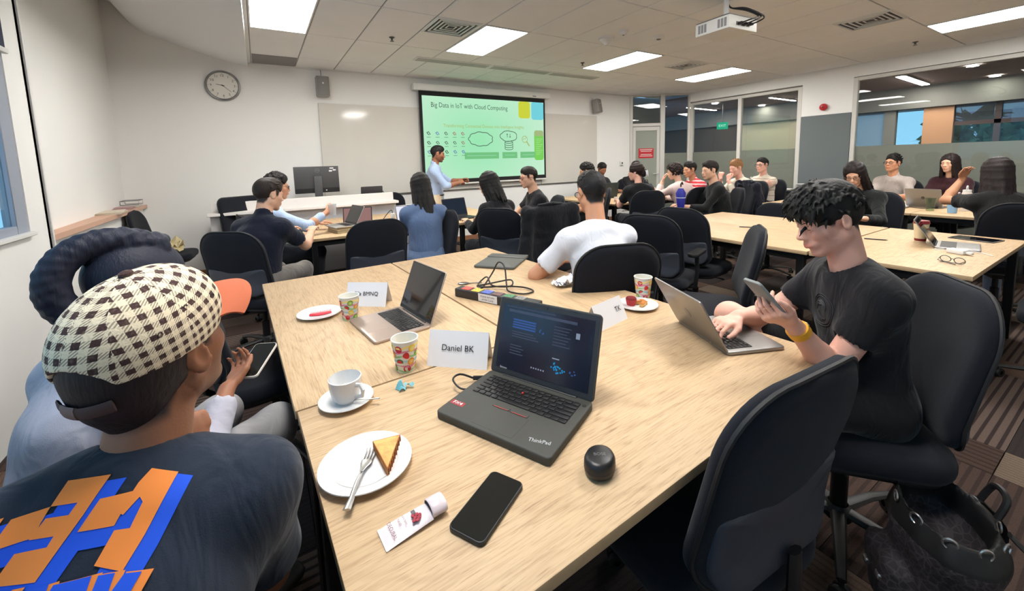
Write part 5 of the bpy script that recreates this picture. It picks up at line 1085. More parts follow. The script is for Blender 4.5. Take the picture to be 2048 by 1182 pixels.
# ---------------------------------------------------------------- lectern desk and what is on it
t = thing('lectern_desk', 'long white teaching desk with raised front below the monitor', 'desk', (.55, 6.0, 0)); M_desk = mat('desk_white', (232,228,224), .5)
MB().rbox(-1.06, 1.06, -.14, -.10, .60, 1.0, .004, 1).build('front_screen', M_desk, t); MB().rbox(-1.09, 1.09, -.30, -.10, .855, .89, .004, 1).build('front_ledge', M_desk, t); MB().rbox(-1.07, 1.07, -.22, -.18, .02, .855, .004, 1).build('modesty_panel', mat('desk_panel', (206,204,206), .6), t); MB().rbox(-1.06, 1.06, -.10, .42, .86, .885, .004, 1).build('worktop', M_desk, t)
for s in (-1, 1): MB().rbox(s*1.05-.015, s*1.05+.015, -.20, .42, .0, .86, .004, 1).build('side_panel', M_desk, t)
t = thing('monitor', 'black desktop monitor seen from behind on the white desk', 'monitor', (.67, 6.16, .885), rad(3)); MB().rbox(-.28, .28, -.018, .018, .15, .51, .006, 2).build('housing', mat('monitor_back', (66,66,68), .45), t); MB().rbox(-.279, .279, -.021, -.015, .152, .215, .003, 1).build('lower_back', mat('monitor_dark', (24,24,26), .4), t)
MB().rbox(-.045, .055, -.045, -.018, .02, .38, .006, 2).build('stand_neck', mat('monitor_neck', (74,74,76), .45), t); MB().rprism(.24, .18, 0, .012, .02, 4, 0, None, .003).build('stand_foot', M_greyp, t)
lettering('DELL', .026, mat('monitor_logo', (120,120,122), .4), t, T2((.005,-.0195,.455)) @ RXm(90), extrude=.0005); MB().tube([(.005+.028*math.cos(a), -.019, .455+.028*math.sin(a)) for a in np.linspace(0, 2*math.pi, 21)], .0018, 5).build('logo_ring', mat('monitor_logo', (120,120,122)), t)
for a in ((.165,.215,.475,.49),(.155,.195,.435,.455),(.205,.245,.448,.465)): MB().box(a[0], a[1], -.0195, -.018, a[2], a[3]).build('asset_sticker', M_paper, t, 0)
MB().box(.10, .115, -.0225, -.0205, .175, .19).build('label_dot', M_paper, t, 0)
laptop('dark laptop lid rising behind the white desk front', 1.35, 6.12, 180, 100, .30, .20, .015, mat('laptop_dark', (60,58,60), .5), z=.885)
t = thing('desk_webcam', 'small black round device on the desk left of the monitor', 'device', (.32, 6.02, .885)); MB().lathe([(0,.0),(.05,.0),(.055,.03),(.045,.06),(.02,.075),(0,.077)], 18).build('body', M_blackp, t); MB().tube([(.05,0,.02),(.12,.05,.01)], .004, 5).build('cord', M_blackp, t)
t = thing('wall_adapter', 'white plug adapter with a looped cable on the desk end', 'adapter', (1.56, 6.02, .885)); MB().rbox(-.035, .035, -.03, .03, 0, .10, .008, 2).build('block', M_whitep, t); MB().tube(smooth_path([(-.03,0,.10),(-.08,0,.15),(-.13,.02,.12),(-.17,.05,.05)]), .005, 6).build('cable', M_blackp, t)
# ---------------------------------------------------------------- tables before the desk
laptop('silver laptop on a riser in front of the man in navy', .66, 4.42, -78, 118, .30, .21, .012, M_silver, None, M_scr, False, z=TZ+.055)
t = thing('laptop_riser', 'flat beige riser of papers under the silver laptop', 'papers', (.68, 4.43, TZ), rad(-78))
for k in range(4): MB().rbox(-.14+.01*k, .14-.006*k, -.10, .11-.01*k, .0135*k, .0135*k+.0125, .002, 1).build('sheaf', mat('paper_cream_%d' % (k % 2), ((214,196,160),(196,178,146))[k % 2], .8), t)
laptop('laptop with a dusty pink screen turned to the camera', .83, 4.50, -20, 100, .30, .21, .013, mat('laptop_charcoal', (70,68,70), .45), None, G_pink)
laptop('laptop with a bright white screen before the woman in denim', 1.42, 4.42, 0+8, 104, .29, .20, .012, M_silver, None, G_lcd); laptop('laptop with a dark code screen before the woman in black', 2.02, 4.42, 12, 106, .34, .23, .018, M_blackp, None, G_lcd_d)
t = thing('white_charger', 'tall white charger with thin black cable on the table', 'charger', (1.25, 4.62, TZ)); MB().rbox(-.022, .022, -.02, .02, 0, .115, .006, 2).build('block', M_whitep, t); MB().tube(smooth_path([(0,0,.115),(-.01,0,.15),(-.06,-.02,.12),(-.16,-.05,.02),(-.22,-.06,.004)]), .004, 6).build('cable', M_blackp, t)
t = thing('patterned_pouch', 'dark blue patterned pouch on the table by the white charger', 'pouch', (1.30, 4.36, TZ), rad(12)); s_ = SDF(.006); s_.add(ell((0,0,.016), (.12,.08,.022)), 0); s_.add(ell((.03,.02,.024), (.07,.05,.022)), .01); s_.cut((0,0,.001), (0,0,-1))
def finish_sdf(s_, name, m, par, fold=0, seed=1):
    V, Q = s_.run()
    if fold: V = folds(V, Q, fold, seed, 1.6)
    me, V = np_mesh(name, V, Q, m, 1); return obj(name, me, par)
LATER = [lambda t=t, s_=s_: (finish_sdf(s_, 'bag', mat('pouch_blue', (40,40,66), .8, vary=(40,.7)), t, .004), MB().tube([(-.09,-.05,.026),(-.02,-.06,.034),(.06,-.05,.034)], .003, 6).build('zip', M_steel, t))]
# ---------------------------------------------------------------- right hand table
laptop('thin laptop open on the right table, screen edge towards camera', 4.00, .73, 10, 122, .30, .21, .012, M_space, None, M_scr)
t = thing('takeaway_cup', 'tall cream takeaway coffee cup with dark red lid', 'cup', (4.06, .93, TZ)); MB().lathe([(0,0),(.030,0),(.043,.135),(0,.135)], 28).build('body', mat('cup_cream', (228,212,176), .6), t, 40); MB().lathe([(.045,.132),(.046,.14),(.043,.143),(.043,.152),(.040,.155),(0,.155)], 28).build('lid', mat('cup_lid_red', (128,24,34), .4), t, 40); MB().lathe([(.0312,.006),(.0330,.024)], 28).build('base_band', mat('cup_band_red', (120,30,36), .6), t); MB().surf(7, 3, lambda u, v: ((.0405)*math.cos(4.2+.5*u), (.0405)*math.sin(4.2+.5*u), .08+.022*v)).build('logo', mat('cup_logo', (190,84,40), .6), t)
t = thing('laptop_charger', 'white laptop charger with thin cable on the right table', 'charger', (3.74, .68, TZ), rad(70)); MB().rbox(-.045, .045, -.028, .028, 0, .030, .008, 2).build('brick', M_whitep, t); MB().tube(smooth_path([(.045,0,.015),(.09,.02,.006),(.13,-.03,.004),(.08,-.10,.004),(-.03,-.13,.004),(-.12,-.09,.004)]), .0025, 6).build('cable', M_whitep, t); MB().rbox(-.075, -.045, -.012, .012, .006, .022, .003, 1).build('plug', M_whitep, t)
t = thing('tablet', 'thin dark tablet flat on the right table edge', 'tablet', (4.42, .72, TZ), rad(80)); MB().rprism(.24, .17, 0, .007, .012, 4, 0, None, .0015).build('case', mat('tablet_dark', (70,66,66), .4), t); MB().rprism(.225, .155, .0068, .0074, .01, 4).build('screen', M_scr, t)
t = thing('spectacles', 'folded dark spectacles lying on the right table', 'glasses', (3.40, .635, TZ), rad(70)); M_sp = mat('spectacle_frame_loose', (40,34,32), .35)
for s in (-1, 1):
    ring = [(s*.033+.026*math.cos(a), .0, .021+.018*math.sin(a)) for a in np.linspace(0, 2*math.pi, 17)]; MB().tube(ring, .0020, 6).build('rim', M_sp, t); MB().add(ring[:-1], [tuple(range(16))]).build('lens', glass('lens_glass', (240,244,246), .25), t, 0); MB().tube([(s*.060,.002,.024),(s*.052,.03,.012),(-s*.04,.036+.006*s,.004)], .0020, 6).build('temple', M_sp, t)
MB().tube([(-.008,0,.024),(0,.002,.027),(.008,0,.024)], .0018, 6).build('bridge', M_sp, t)
for (x, y, a, l) in ((3.76,2.01,-60,'dark pen lying on the empty table in the centre right'),(3.90,1.135,-70,'dark pen lying near the seam of the right table')):
    t = thing('pen', l, 'pen', (x, y, TZ+.0045), rad(a), 'dark pens'); MB().tube([(-.065,0,0),(-.06,0,0),(.055,0,0),(.07,0,0)], [.003,.0043,.0043,.001], 8).build('barrel', M_blackp, t); MB().tube([(-.06,0,.005),(-.03,0,.0055)], .0012, 5).build('clip', M_steel, t)
# ---------------------------------------------------------------- table by the right glass
t = thing('tumbler', 'pale blue tumbler with a straw lid on the far right table', 'tumbler', (6.12, 1.18, TZ)); MB().lathe([(0,0),(.035,0),(.047,.20),(0,.20)], 24).build('body', mat('tumbler_blue', (136,178,214), .35), t, 40); MB().lathe([(.049,.198),(.05,.215),(.03,.222),(0,.222)], 24).build('lid', mat('tumbler_lid', (214,196,214), .4), t, 40); MB().tube([(.01,0,.22),(.012,0,.25)], .006, 8).build('spout', M_whitep, t)
t = thing('water_bottle', 'white bottle with a carry loop behind the blue tumbler', 'bottle', (6.42, 1.14, TZ)); MB().lathe([(0,0),(.042,0),(.044,.17),(.036,.20),(0,.20)], 24).build('body', mat('bottle_white', (226,216,208), .4), t, 40); MB().lathe([(.034,.198),(.034,.225),(0,.228)], 20).build('cap', M_whitep, t); MB().tube([(.026*math.cos(a), 0, .235+.032*math.sin(a)) for a in np.linspace(-.4, math.pi+.4, 15)], .006, 6).build('carry_loop', M_whitep, t)
t = thing('clear_cup', 'clear plastic cup behind the pale blue tumbler', 'cup', (6.18, 1.36, TZ)); MB().lathe([(0,.002),(.032,.002),(.045,.14),(.0435,.14),(.031,.004)], 24).build('wall', glass('cup_plastic', (232,240,232), .3, .05), t); MB().tube([(.045*math.cos(a), .045*math.sin(a), .14) for a in np.linspace(0, 2*math.pi, 25)], .002, 5).build('rim', glass('cup_plastic', (232,240,232)), t)
laptop('grey laptop with its lid to the camera beside the tumbler', 6.62, 1.47, 82, 108, .32, .22, .014, M_space, None, M_scr, logo=oval_logo((70,68,68))); laptop('dark laptop half hidden before the man in grey', 6.78, 2.12, 84, 105, .30, .2, .014, mat('laptop_maroon', (52,40,42), .5))
for (x, y, a, w, h, l) in ((6.55,1.78,8,.21,.297,'white papers on the table before the man in grey'),(6.10,2.50,4,.24,.30,'white sheet at the near end of the far right tables')):
    t = thing('paper_stack', l, 'papers', (x, y, TZ), rad(a), 'loose papers')
    for k in range(3): MB().box(-w/2, w/2, -h/2, h/2, .0008+.003*k, .0032+.003*k, 0, RZm(4*k)).build('sheet', M_paper, t, 0)
t = thing('cable_tangle', 'thin black cable tangled on the table by the grey laptop', 'cable', (6.30, 1.55, TZ)); MB().tube(smooth_path([(.1,.1,.004),(.05,.16,.004),(-.04,.12,.012),(.0,.04,.004),(.08,.02,.01),(.06,-.08,.004),(.16,-.16,.004)]), .004, 6).build('cord', M_blackp, t); MB().rbox(-.03, .03, -.012, .012, 0, .018, .003, 1, 0, T2((.17,-.17,0))).build('plug', M_blackp, t)
t = thing('phone_dock', 'small dark gadget beside the white bottle', 'device', (6.32, 1.02, TZ), .4); MB().rbox(-.09, .09, -.03, .03, 0, .012, .004, 1).build('pad', M_greyp, t); MB().rbox(-.06, .02, -.018, .018, .0115, .026, .004, 1).build('block', M_whitep, t)
# ---------------------------------------------------------------- far tables
def alien(lo, w, lh, th): MB().lathe([(0,.001),(.014,.0008),(.018,0)], 12, 0, T2((0,th,lh*.48)) @ RXm(-90), .8, 1.25).build('logo', mat('logo_pale', (130,150,150), .3), lo)
laptop('dark green-grey laptop lid with pale emblem, back to camera', 4.94, 5.05, 178, 100, .36, .26, .02, mat('laptop_teal', (40,54,54), .45), logo=alien, lid_h=.25)
t = thing('carrier_bag', 'dark bag with handles standing on the far table', 'bag', (5.50, 4.70, TZ), .2); MB().rbox(-.20, .20, -.08, .08, 0, .22, .03, 3).build('body', mat('bag_dark', (30,28,40), .7, bump=(30,.4)), t); MB().box(-.17, -.09, -.083, -.080, .08, .17).build('white_tag', mat('tag_lilac', (196,196,226), .6), t, 0)
for s in (-1, 1): MB().tube([(-.09,s*.05,.21),(-.06,s*.05,.29),(.06,s*.05,.29),(.09,s*.05,.21)], .007, 6).build('handle', M_blackp, t)
t = thing('tissue_pack', 'small white pack on far table by the red striped shirt', 'tissues', (5.35, 4.32, TZ)); MB().rbox(-.06, .06, -.04, .04, 0, .05, .012, 2).build('pack', M_paper, t); MB().surf(4, 4, lambda u, v: (-.03+.06*u, -.02+.04*v, .05+.03*math.sin(3*u)*math.sin(3*v)), .001).build('tissue', M_paper, t)
t = thing('small_cup', 'small white cup beside the bow-haired woman', 'cup', (4.62, 4.45, TZ)); MB().lathe([(0,0),(.03,0),(.04,.075),(.038,.075),(.028,.004)], 20).build('body', M_china, t); MB().tube([(.038*math.cos(a), .038*math.sin(a), .075) for a in np.linspace(0, 6.2832, 19)], .002, 5).build('rim', M_china, t)
t = thing('notebook', 'dark notebook on the corner of the far table', 'notebook', (5.06, 4.25, TZ), .1); MB().rbox(-.09, .09, -.07, .07, 0, .018, .003, 1).build('cover', M_blackp, t); MB().box(-.085, .088, -.066, .066, .003, .015).build('pages', M_paper, t, 0)
# buffet table with black cloth
t = thing('buffet_table', 'buffet table under a black floor-length cloth by the grey panel', 'table', (7.98, 3.72, 0)); M_bc = mat('black_cloth', (30,34,32), .9, bump=(40,.2))
m = MB(); n = 96
def skirt(u, v):
    a = u*4; k = int(min(a, 3.999)); f = a-k; c = ((-.33,-.57),(.33,-.57),(.33,.57),(-.33,.57),(-.33,-.57)); x = c[k][0]+(c[k+1][0]-c[k][0])*f; y = c[k][1]+(c[k+1][1]-c[k][1])*f
    w = .018*math.sin(u*2*math.pi*22)*v+.015*v; l = math.hypot(x, y); return (x*(1+w/l), y*(1+w/l), .745*(1-v)+.006)
m.surf(n, 6, skirt); m.build('cloth_skirt', M_bc, t); MB().rbox(-.335, .335, -.575, .575, .735, .757, .006, 2).build('cloth_top', M_bc, t)
for k in range(9):
    p = thing('stacked_plate', 'white plate in the tall stack on the buffet, %s' % ('bottom','second from bottom','third from bottom','fourth from bottom','middle','fourth from top','third from top','second from top','topmost')[k], 'plate', (7.93, 3.36, .757+k*.0125), 0, 'buffet plate stack'); MB().lathe([(0,.002),(.06,.001),(.065,.002),(.105,.0105),(.104,.0122),(.06,.005),(0,.004)], 28).build('dish', M_china, p, 60); MB().lathe([(.07,.0055),(.072,.006)], 24).build('rim_line', mat('china_line', (214,214,212)), p)
t = thing('serviette_box', 'blue and white serviette box on the buffet', 'box', (7.90, 3.72, .757)); MB().rbox(-.07, .07, -.07, .07, 0, .06, .006, 1).build('carton', mat('box_blue', (60,120,180), .5), t); MB().surf(4, 4, lambda u, v: (-.05+.10*u, -.05+.10*v, .06+.07*math.sin(3.1*u)), .002).build('tissue', M_paper, t)
t = thing('serving_tray', 'pale serving tray beside the plate stack', 'tray', (7.90, 3.55, .757)); MB().rprism(.24, .16, 0, .02, .04, 4, 0, None, .004).build('tray', mat('tray_pale', (206,200,184), .5), t); MB().rprism(.20, .13, .019, .021, .03, 4).build('liner', M_paper, t)
for k, (x, y, h, l) in enumerate(((7.85,4.16,.20,'clear bottle on the buffet beside the blond man'),(7.90,4.25,.17,'second clear bottle on the buffet, shorter'))):
    t = thing('glass_bottle', l, 'bottle', (x, y, .757), 0, 'buffet bottles'); MB().lathe([(0,0),(.035,0),(.037,h*.7),(.015,h*.88),(.015,h),(0,h)], 20).build('body', mat('pale_bottle', (190,188,180), .2, alpha=.75), t); MB().lathe([(.017,h-.004),(.017,h+.02),(0,h+.022)], 14).build('cap', M_whitep, t)
t = thing('paper_notice', 'white slip hanging at the buffet cloth edge', 'paper', (7.60, 3.10, .60)); MB().box(-.002, .002, -.07, .07, 0, .035).build('slip', M_paper, t, 0); MB().box(-.004, -.002, -.06, .06, .012, .016).build('print_line', M_greyp, t, 0)
# ---------------------------------------------------------------- window ledge papers, projector
for k, (y, x, a, w, h, c, l) in enumerate(((5.55,-1.285,4,.20,.42,(226,214,196),'long cream papers sliding off the window ledge'),(6.05,-1.295,3,.16,.30,(186,150,150),'dusty pink brochure on the window ledge'),(6.36,-1.30,-4,.16,.26,(212,206,198),'pale booklet at the far end of the window ledge'))):
    t = thing('ledge_paper', l, 'papers', (x, y, .985), rad(a), 'papers on the window ledge')
    for q in range(3): MB().box(-w/2, w/2, -h/2, h/2, .001+.007*q, .006+.007*q, 0, RZm(3*q)).build('sheet', mat('ledge_sheet_%d_%d' % (k, q), tuple(v-6*q for v in c), .8), t, 0)
t = thing('wire_tray', 'small wire tray standing on papers at the ledge end', 'tray', (-1.30, 6.42, 1.007)); 
for s in (-1, 1): MB().tube([(-.08,s*.10,.005),(.08,s*.10,.005),(.08,s*.10,.05),(-.08,s*.10,.05),(-.08,s*.10,.005)], .004, 5).build('side_wire', M_greyp, t); MB().tube([(s*.08,-.10,.05),(s*.08,.10,.05)], .004, 5).build('rail', M_greyp, t)
t = thing('projector', 'white ceiling mounted projector with dangling black cables', 'projector', (3.62, 2.19, 2.45), rad(-4)); M_pj = mat('projector_white', (226,226,222), .45)
MB().rbox(-.19, .19, -.165, .165, 0, .11, .010, 2).build('housing', M_pj, t); MB().rbox(-.185, .185, -.16, .16, .108, .118, .003, 1).build('top_cover', M_greyp, t)
for s in (-1, 1):
    for k in range(3): MB().box(-.1915, -.1895, .045*s-.02+.02*k if False else s*.095-.045+.03*k, s*.095-.045+.03*k+.022, .02, .09).build('air_vent', mat('vent_grey', (140,140,142), .6), t, 0)
for k in range(3): MB().box(-.10+.07*k, -.06+.07*k, -.1665, -.1645, .03, .06).build('port', M_greyp, t, 0)
MB().tube([(0,0,.118),(0,0,.36)], .022, 14).build('mount_pole', M_white, t); MB().rbox(-.09, .09, -.07, .07, .117, .130, .003, 1).build('mount_plate', M_white, t); MB().lathe([(.06,.335),(.06,.345),(.02,.335)], 20).build('ceiling_rose', M_white, t)
for k, (a, b) in enumerate(((-.06,.045),(.0,.045),(.07,.05))): MB().tube(smooth_path([(a,-.165,b),(a+.02,-.24,b+.01),(.08+.02*k,-.24-.01*k,.10),(.05,-.15,.17+.01*k),(.02,-.04,.22),(.012,-.012,.26)]), .006, 6).build('cable', M_blackp, t); MB().rbox(a-.02, a+.02, -.20, -.163, b-.009, b+.009, .003, 1).build('plug', M_blackp, t)
MB().lathe([(.045,0),(.047,.012),(.038,.016)], 20, 0, T2((0.06,.165,.06)) @ RXm(-90)).build('lens', M_key, t)
# ================================================================ people and their chairs
def fw(yaw): return np.array((-math.sin(rad(yaw)), math.cos(rad(yaw))))
def sit(chair_label, label, hx, hy, yaw, lean=8, kind='plain', back=None, cyaw=None, **k):
    """hx, hy is where the head is; the hips and the chair follow from yaw and lean. Hand targets in world coordinates."""
    f = fw(yaw); off = .10+.60*math.sin(rad(lean)) if back is None else back; p = np.array((hx, hy))-f*off
    if chair_label: cy = yaw if cyaw is None else cyaw; q = p+fw(cy)*.06; chair(chair_label, q[0], q[1], cy, kind)
    R_ = Rz(-rad(yaw))
    for h in ('R_hand', 'L_hand'):
        if h in k and k[h] is not None: k[h] = tuple(R_ @ (np.array(k[h])-np.array((p[0], p[1], 0))))
    for h in ('R_dir', 'L_dir', 'R_n', 'L_n', 'R_pole', 'L_pole'):
        if h in k: k[h] = tuple(R_ @ np.array(k[h], float))
    if 'knees' in k and k['knees'] == 'world': k['knees'] = [tuple(R_ @ (np.array(q)-np.array((p[0], p[1], 0)))) for q in k.pop('knee_pts')]
    return person(label, p, yaw, lean=lean, **k)
BLACK = (26,26,30)
# --- table before the lectern desk
sit('chair of the man in navy at left table', 'man in navy polo with grey trousers typing at the left table', .07, 3.70, -38, 15, shirt=(28,32,48), collar=1, sleeve=.62, skin='light', hair='short', hair_col=(46,36,32), trousers=(120,116,112), R_hand=(.52,4.16,.84), L_hand=(.36,4.30,.84), head=(-24,10,0), seed=3, vox=.006, fat=.4)
sit('chair behind the man in navy, mostly hidden', 'man in pale blue shirt and glasses, half hidden behind the navy polo', .17, 4.52, -80, 4, shirt=(176,196,226), sleeve=1.8, skin='tan', hair='wave', specs=(60,46,40), R_hand=(.55,4.44,.93), L_hand=(.60,4.70,.80), R_curl=(40,45,30), R_n=(0,1,0), head=(-4,6,0), seed=4)
i7 = person('presenter standing in pale blue shirt, chinos and belt, pointing', (2.20, 5.76), -112, s=.985, lean=0, stand=True, shirt=(160,180,212), collar=1, sleeve=1.25, skin='brown', hair='crop', hair_col=(16,14,14), beard=.35, trousers=(206,192,168), R_hand=(.08,.36,1.10), L_hand=(-.10,.45,1.13), R_pole=(.8,-.7,-.5), L_pole=(-.8,-.7,-.5), R_curl=(60,70,40), L_curl=(70,80,40), R_n=(-.6,0,-.7), L_n=(.6,0,-.7), head=(4,10,0), seed=5, vox=.006, fat=.3)
MB().tube([(.152*math.cos(a), .122*math.sin(a), .925) for a in np.linspace(0, 6.2832, 33)], .016, 6, 0, None, 1.0).build('belt', mat('belt_dark', (40,32,28), .5), i7['root']); MB().rbox(-.02, .02, .128, .142, .908, .942, .003, 1).build('belt_buckle', M_steel, i7['root'])
sit('black chair under the long-haired woman in denim', 'woman in denim with very long black hair, back to camera', 1.27, 3.68, -12, 14, cyaw=100, fem=True, shirt=(92,112,146), sleeve=1.7, trousers=(104,124,158), skin='light', hair='long', hair_len=.40, head=(18,14,0), R_hand=(1.50,4.22,.78), L_hand=(1.28,4.24,.78), face=False, seed=6)
sit('black chair beside the woman in black, back to camera', 'woman in black with long dark hair leaning over a laptop', 1.92, 3.60, 14, 18, cyaw=-55, fem=True, shirt=(24,24,28), sleeve=1.8, skin='light', hair='longback', hair_len=.22, head=(20,12,0), R_hand=(2.02,4.22,.78), L_hand=(1.80,4.20,.78), face=False, seed=7)
sit('chair of the man with red-brown glasses', 'man in black T-shirt and dark red glasses, in left profile', 2.62, 3.95, 72, 10, shirt=BLACK, sleeve=.55, skin='light', hair='crop', hair_col=(30,24,22), specs=(110,30,34), R_hand=(2.25,4.25,.78), L_hand=(2.22,4.05,.80), head=(6,6,0), seed=8, fat=.6)
# --- far tables
sit('chair of the man in dark green', 'man in dark green with crossed legs and white shoes, far back', 3.98, 4.46, 52, 4, shirt=(52,54,40), sleeve=.6, skin='olive', hair='wave', hair_col=(24,20,18), trousers=(26,26,30), shoe=(222,214,198), L_hand=(3.70,4.50,.66), R_hand=(3.80,4.70,.66), face=False, seed=9, knees='world', knee_pts=((3.58,4.78,.62),(3.66,4.56,.56)), feet=((.22,.72,.34),(-.16,.50,.09),(.0,1,0)), vox=.007)
sit('chair of the bearded man facing the camera', 'dark-haired man in black facing the camera with lowered head', 5.72, 5.88, 170, 10, shirt=(36,36,40), skin='brown', hair='short', beard=.5, head=(0,22,0), R_hand=(5.55,5.42,.78), L_hand=(5.80,5.42,.78), seed=10, vox=.007, legs=False)
sit('chair before the glass door', 'young man in black before the glass door, looking down', 6.24, 5.50, 158, 8, shirt=(34,34,38), skin='pink', hair='swept', head=(0,20,0), R_hand=(6.15,4.98,.78), L_hand=(6.45,4.98,.78), seed=11, vox=.007, legs=False)
i14 = sit('chair of the woman with a hair bow, back to camera', 'woman in black with dark hair and a white bow, back turned', 4.36, 3.86, -22, 8, fem=True, shirt=(22,22,26), sleeve=.6, skin='pink', hair='bow', hair_col=(38,24,22), head=(48,6,0), R_hand=(4.72,4.34,.78), L_hand=(4.45,4.36,.78), seed=12, vox=.0065)
sit('chair of the woman in pale pink', 'woman in pale pink jumper with short curly hair, chin on hand', 5.14, 3.85, -4, 16, fem=True, shirt=(232,206,202), sleeve=1.75, skin='light', hair='curly', hair_col=(38,28,26), trousers=(70,40,52), head=(42,12,0), L_hand=(5.07,3.97,1.03), L_dir=(.1,-.2,.9), L_n=(.5,-.6,0), L_pole=(-.5,.5,-.9), R_hand=(5.35,4.36,.78), face=False, seed=13)
def stripes(name, a, b, f, thr):
    m = mat(name, a, .85, spec=.2); nt = m.node_tree; p = nt.nodes['Principled BSDF']; tc = nd(nt, 'ShaderNodeTexCoord'); sp = nd(nt, 'ShaderNodeSeparateXYZ'); mu = nd(nt, 'ShaderNodeMath', operation='MULTIPLY'); mu.inputs[1].default_value = f; si = nd(nt, 'ShaderNodeMath', operation='SINE'); gt = nd(nt, 'ShaderNodeMath', operation='GREATER_THAN'); gt.inputs[1].default_value = thr
    n = nd(nt, 'ShaderNodeTexNoise', Scale=9.0); ad = nd(nt, 'ShaderNodeMath', operation='MULTIPLY_ADD'); ad.inputs[1].default_value = .03
    x = nd(nt, 'ShaderNodeMix', data_type='RGBA'); x.inputs[6].default_value = (*lin(a), 1); x.inputs[7].default_value = (*lin(b), 1); L = nt.links
    L.new(tc.outputs['Object'], sp.inputs[0]); L.new(tc.outputs['Object'], n.inputs['Vector']); L.new(n.outputs[0], ad.inputs[0]); L.new(sp.outputs['Z'], ad.inputs[2]); L.new(ad.outputs[0], mu.inputs[0]); L.new(mu.outputs[0], si.inputs[0]); L.new(si.outputs[0], gt.inputs[0]); L.new(gt.outputs[0], x.inputs[0]); L.new(x.outputs[2], p.inputs['Base Color']); return wrinkle(m)
sit('chair of the man in red stripes', 'man in red polo with white stripes, leaning on the far table', 5.72, 4.02, 68, 16, shirt=(206,70,76), shirt_mat=stripes('red_striped_cloth', (212,66,76), (240,206,204), 130, .35), collar=1, sleeve=.7, skin='tan', hair='short', hair_col=(22,18,18), head=(4,6,0), R_hand=(5.35,4.36,.79), L_hand=(5.42,4.10,.80), seed=14)
sit('chair back turned to camera behind the man in black pullover', 'man in black pullover with short dark hair, seen from behind', 4.98, 3.22, 48, 10, shirt=(26,27,28), sleeve=1.75, skin='light', hair='short', hair_col=(34,26,24), head=(20,4,0), R_hand=(4.80,3.55,.74), L_hand=(4.62,3.42,.74), seed=15, fat=.5)
sit('chair of the blond man in white', 'blond man in white shirt resting his chin on his hand', 6.32, 3.62, 70, 14, shirt=(232,224,206), sleeve=1.75, collar=1, skin='pink', hair='quiff', hair_col=(150,108,70), head=(2,10,0), R_hand=(6.17,3.74,1.03), L_hand=(6.18,3.62,1.00), R_dir=(.2,0,1), L_dir=(.25,.1,1), R_n=(.9,0,.2), L_n=(.9,0,.2), R_curl=(60,70,40), L_curl=(40,60,40), R_pole=(-.2,.4,-1), L_pole=(-.2,-.4,-1), seed=16)
sit('chair of the man in beige check', 'man in beige check shirt and glasses with folded arms', 6.98, 3.57, 72, 2, shirt=(214,202,184), shirt_mat=stripes('beige_check_cloth', (220,210,194), (176,150,140), 70, .93), sleeve=1.5, collar=1, skin='pink', hair='crop', hair_col=(28,24,24), specs=(30,28,30), head=(10,-2,0), R_hand=(6.80,3.42,.92), L_hand=(6.78,3.70,.88), R_dir=(-.1,-1,.1), L_dir=(0,1,0), R_pole=(.1,1,-.6), L_pole=(.1,-1,-.6), R_n=(1,0,0), L_n=(1,0,0), seed=17)
# --- right hand side
sit('black chair behind the long-haired woman with glasses', 'woman in black with long dark hair and thin glasses, head bowed', 4.98, 1.66, 82, 16, fem=True, shirt=(24,27,27), sleeve=1.8, skin='light', hair='long', hair_len=.32, hair_col=(28,20,20), specs=(120,90,86), head=(14,24,6), R_hand=(4.50,1.86,.78), L_hand=(4.50,1.46,.78), seed=18, vox=.006)
sit('chair of the man in grey shirt by the glass', 'man in light grey shirt and glasses looking up at the screen', 7.52, 2.09, 80, 6, shirt=(176,166,160), collar=1, sleeve=1.5, skin='tan', hair='swept', hair_col=(22,18,18), specs=(70,50,46), head=(-4,-8,0), R_hand=(7.10,2.20,.80), L_hand=(7.10,1.90,.79), seed=19)
sit('chair of the woman in maroon by the glass', 'woman in dark maroon top with long dark hair facing left', 7.58, 1.54, 78, 5, fem=True, shirt=(54,26,32), sleeve=.6, skin='light', hair='long', hair_len=.26, hair_col=(34,24,24), head=(-4,2,0), R_hand=(7.18,1.70,.79), L_hand=(7.16,1.42,.79), seed=20)
sit('chair of the woman at the far right edge', 'woman in black with wavy dark hair at right edge, elbow raised', 5.28, .80, -58, 14, fem=True, shirt=(26,25,26), sleeve=.5, skin='olive', hair='long', hair_len=.42, hair_col=(34,26,26), trousers=(112,124,148), head=(4,4,0), L_hand=(5.42,1.00,1.12), L_pole=(.3,1,-.6), L_dir=(-.3,-.25,.9), L_n=(-.6,-.6,0), R_hand=(5.85,.85,.80), face=False, seed=21, vox=.006)
# --- the man in white at the near table
sit('navy chair back of the man in white T-shirt', 'man in white T-shirt with short black hair, back to camera', 1.60, 1.70, -20, 9, back=.10, shirt=(222,224,232), sleeve=.66, skin='tan', hair='crop', hair_col=(24,22,24), specs=(40,38,40), head=(4,10,0), L_hand=(1.52,1.93,.775), L_pole=(-.9,-.2,-.2), R_hand=(1.72,1.98,.80), seed=22, vox=.005, trousers=(60,60,66), face=True)
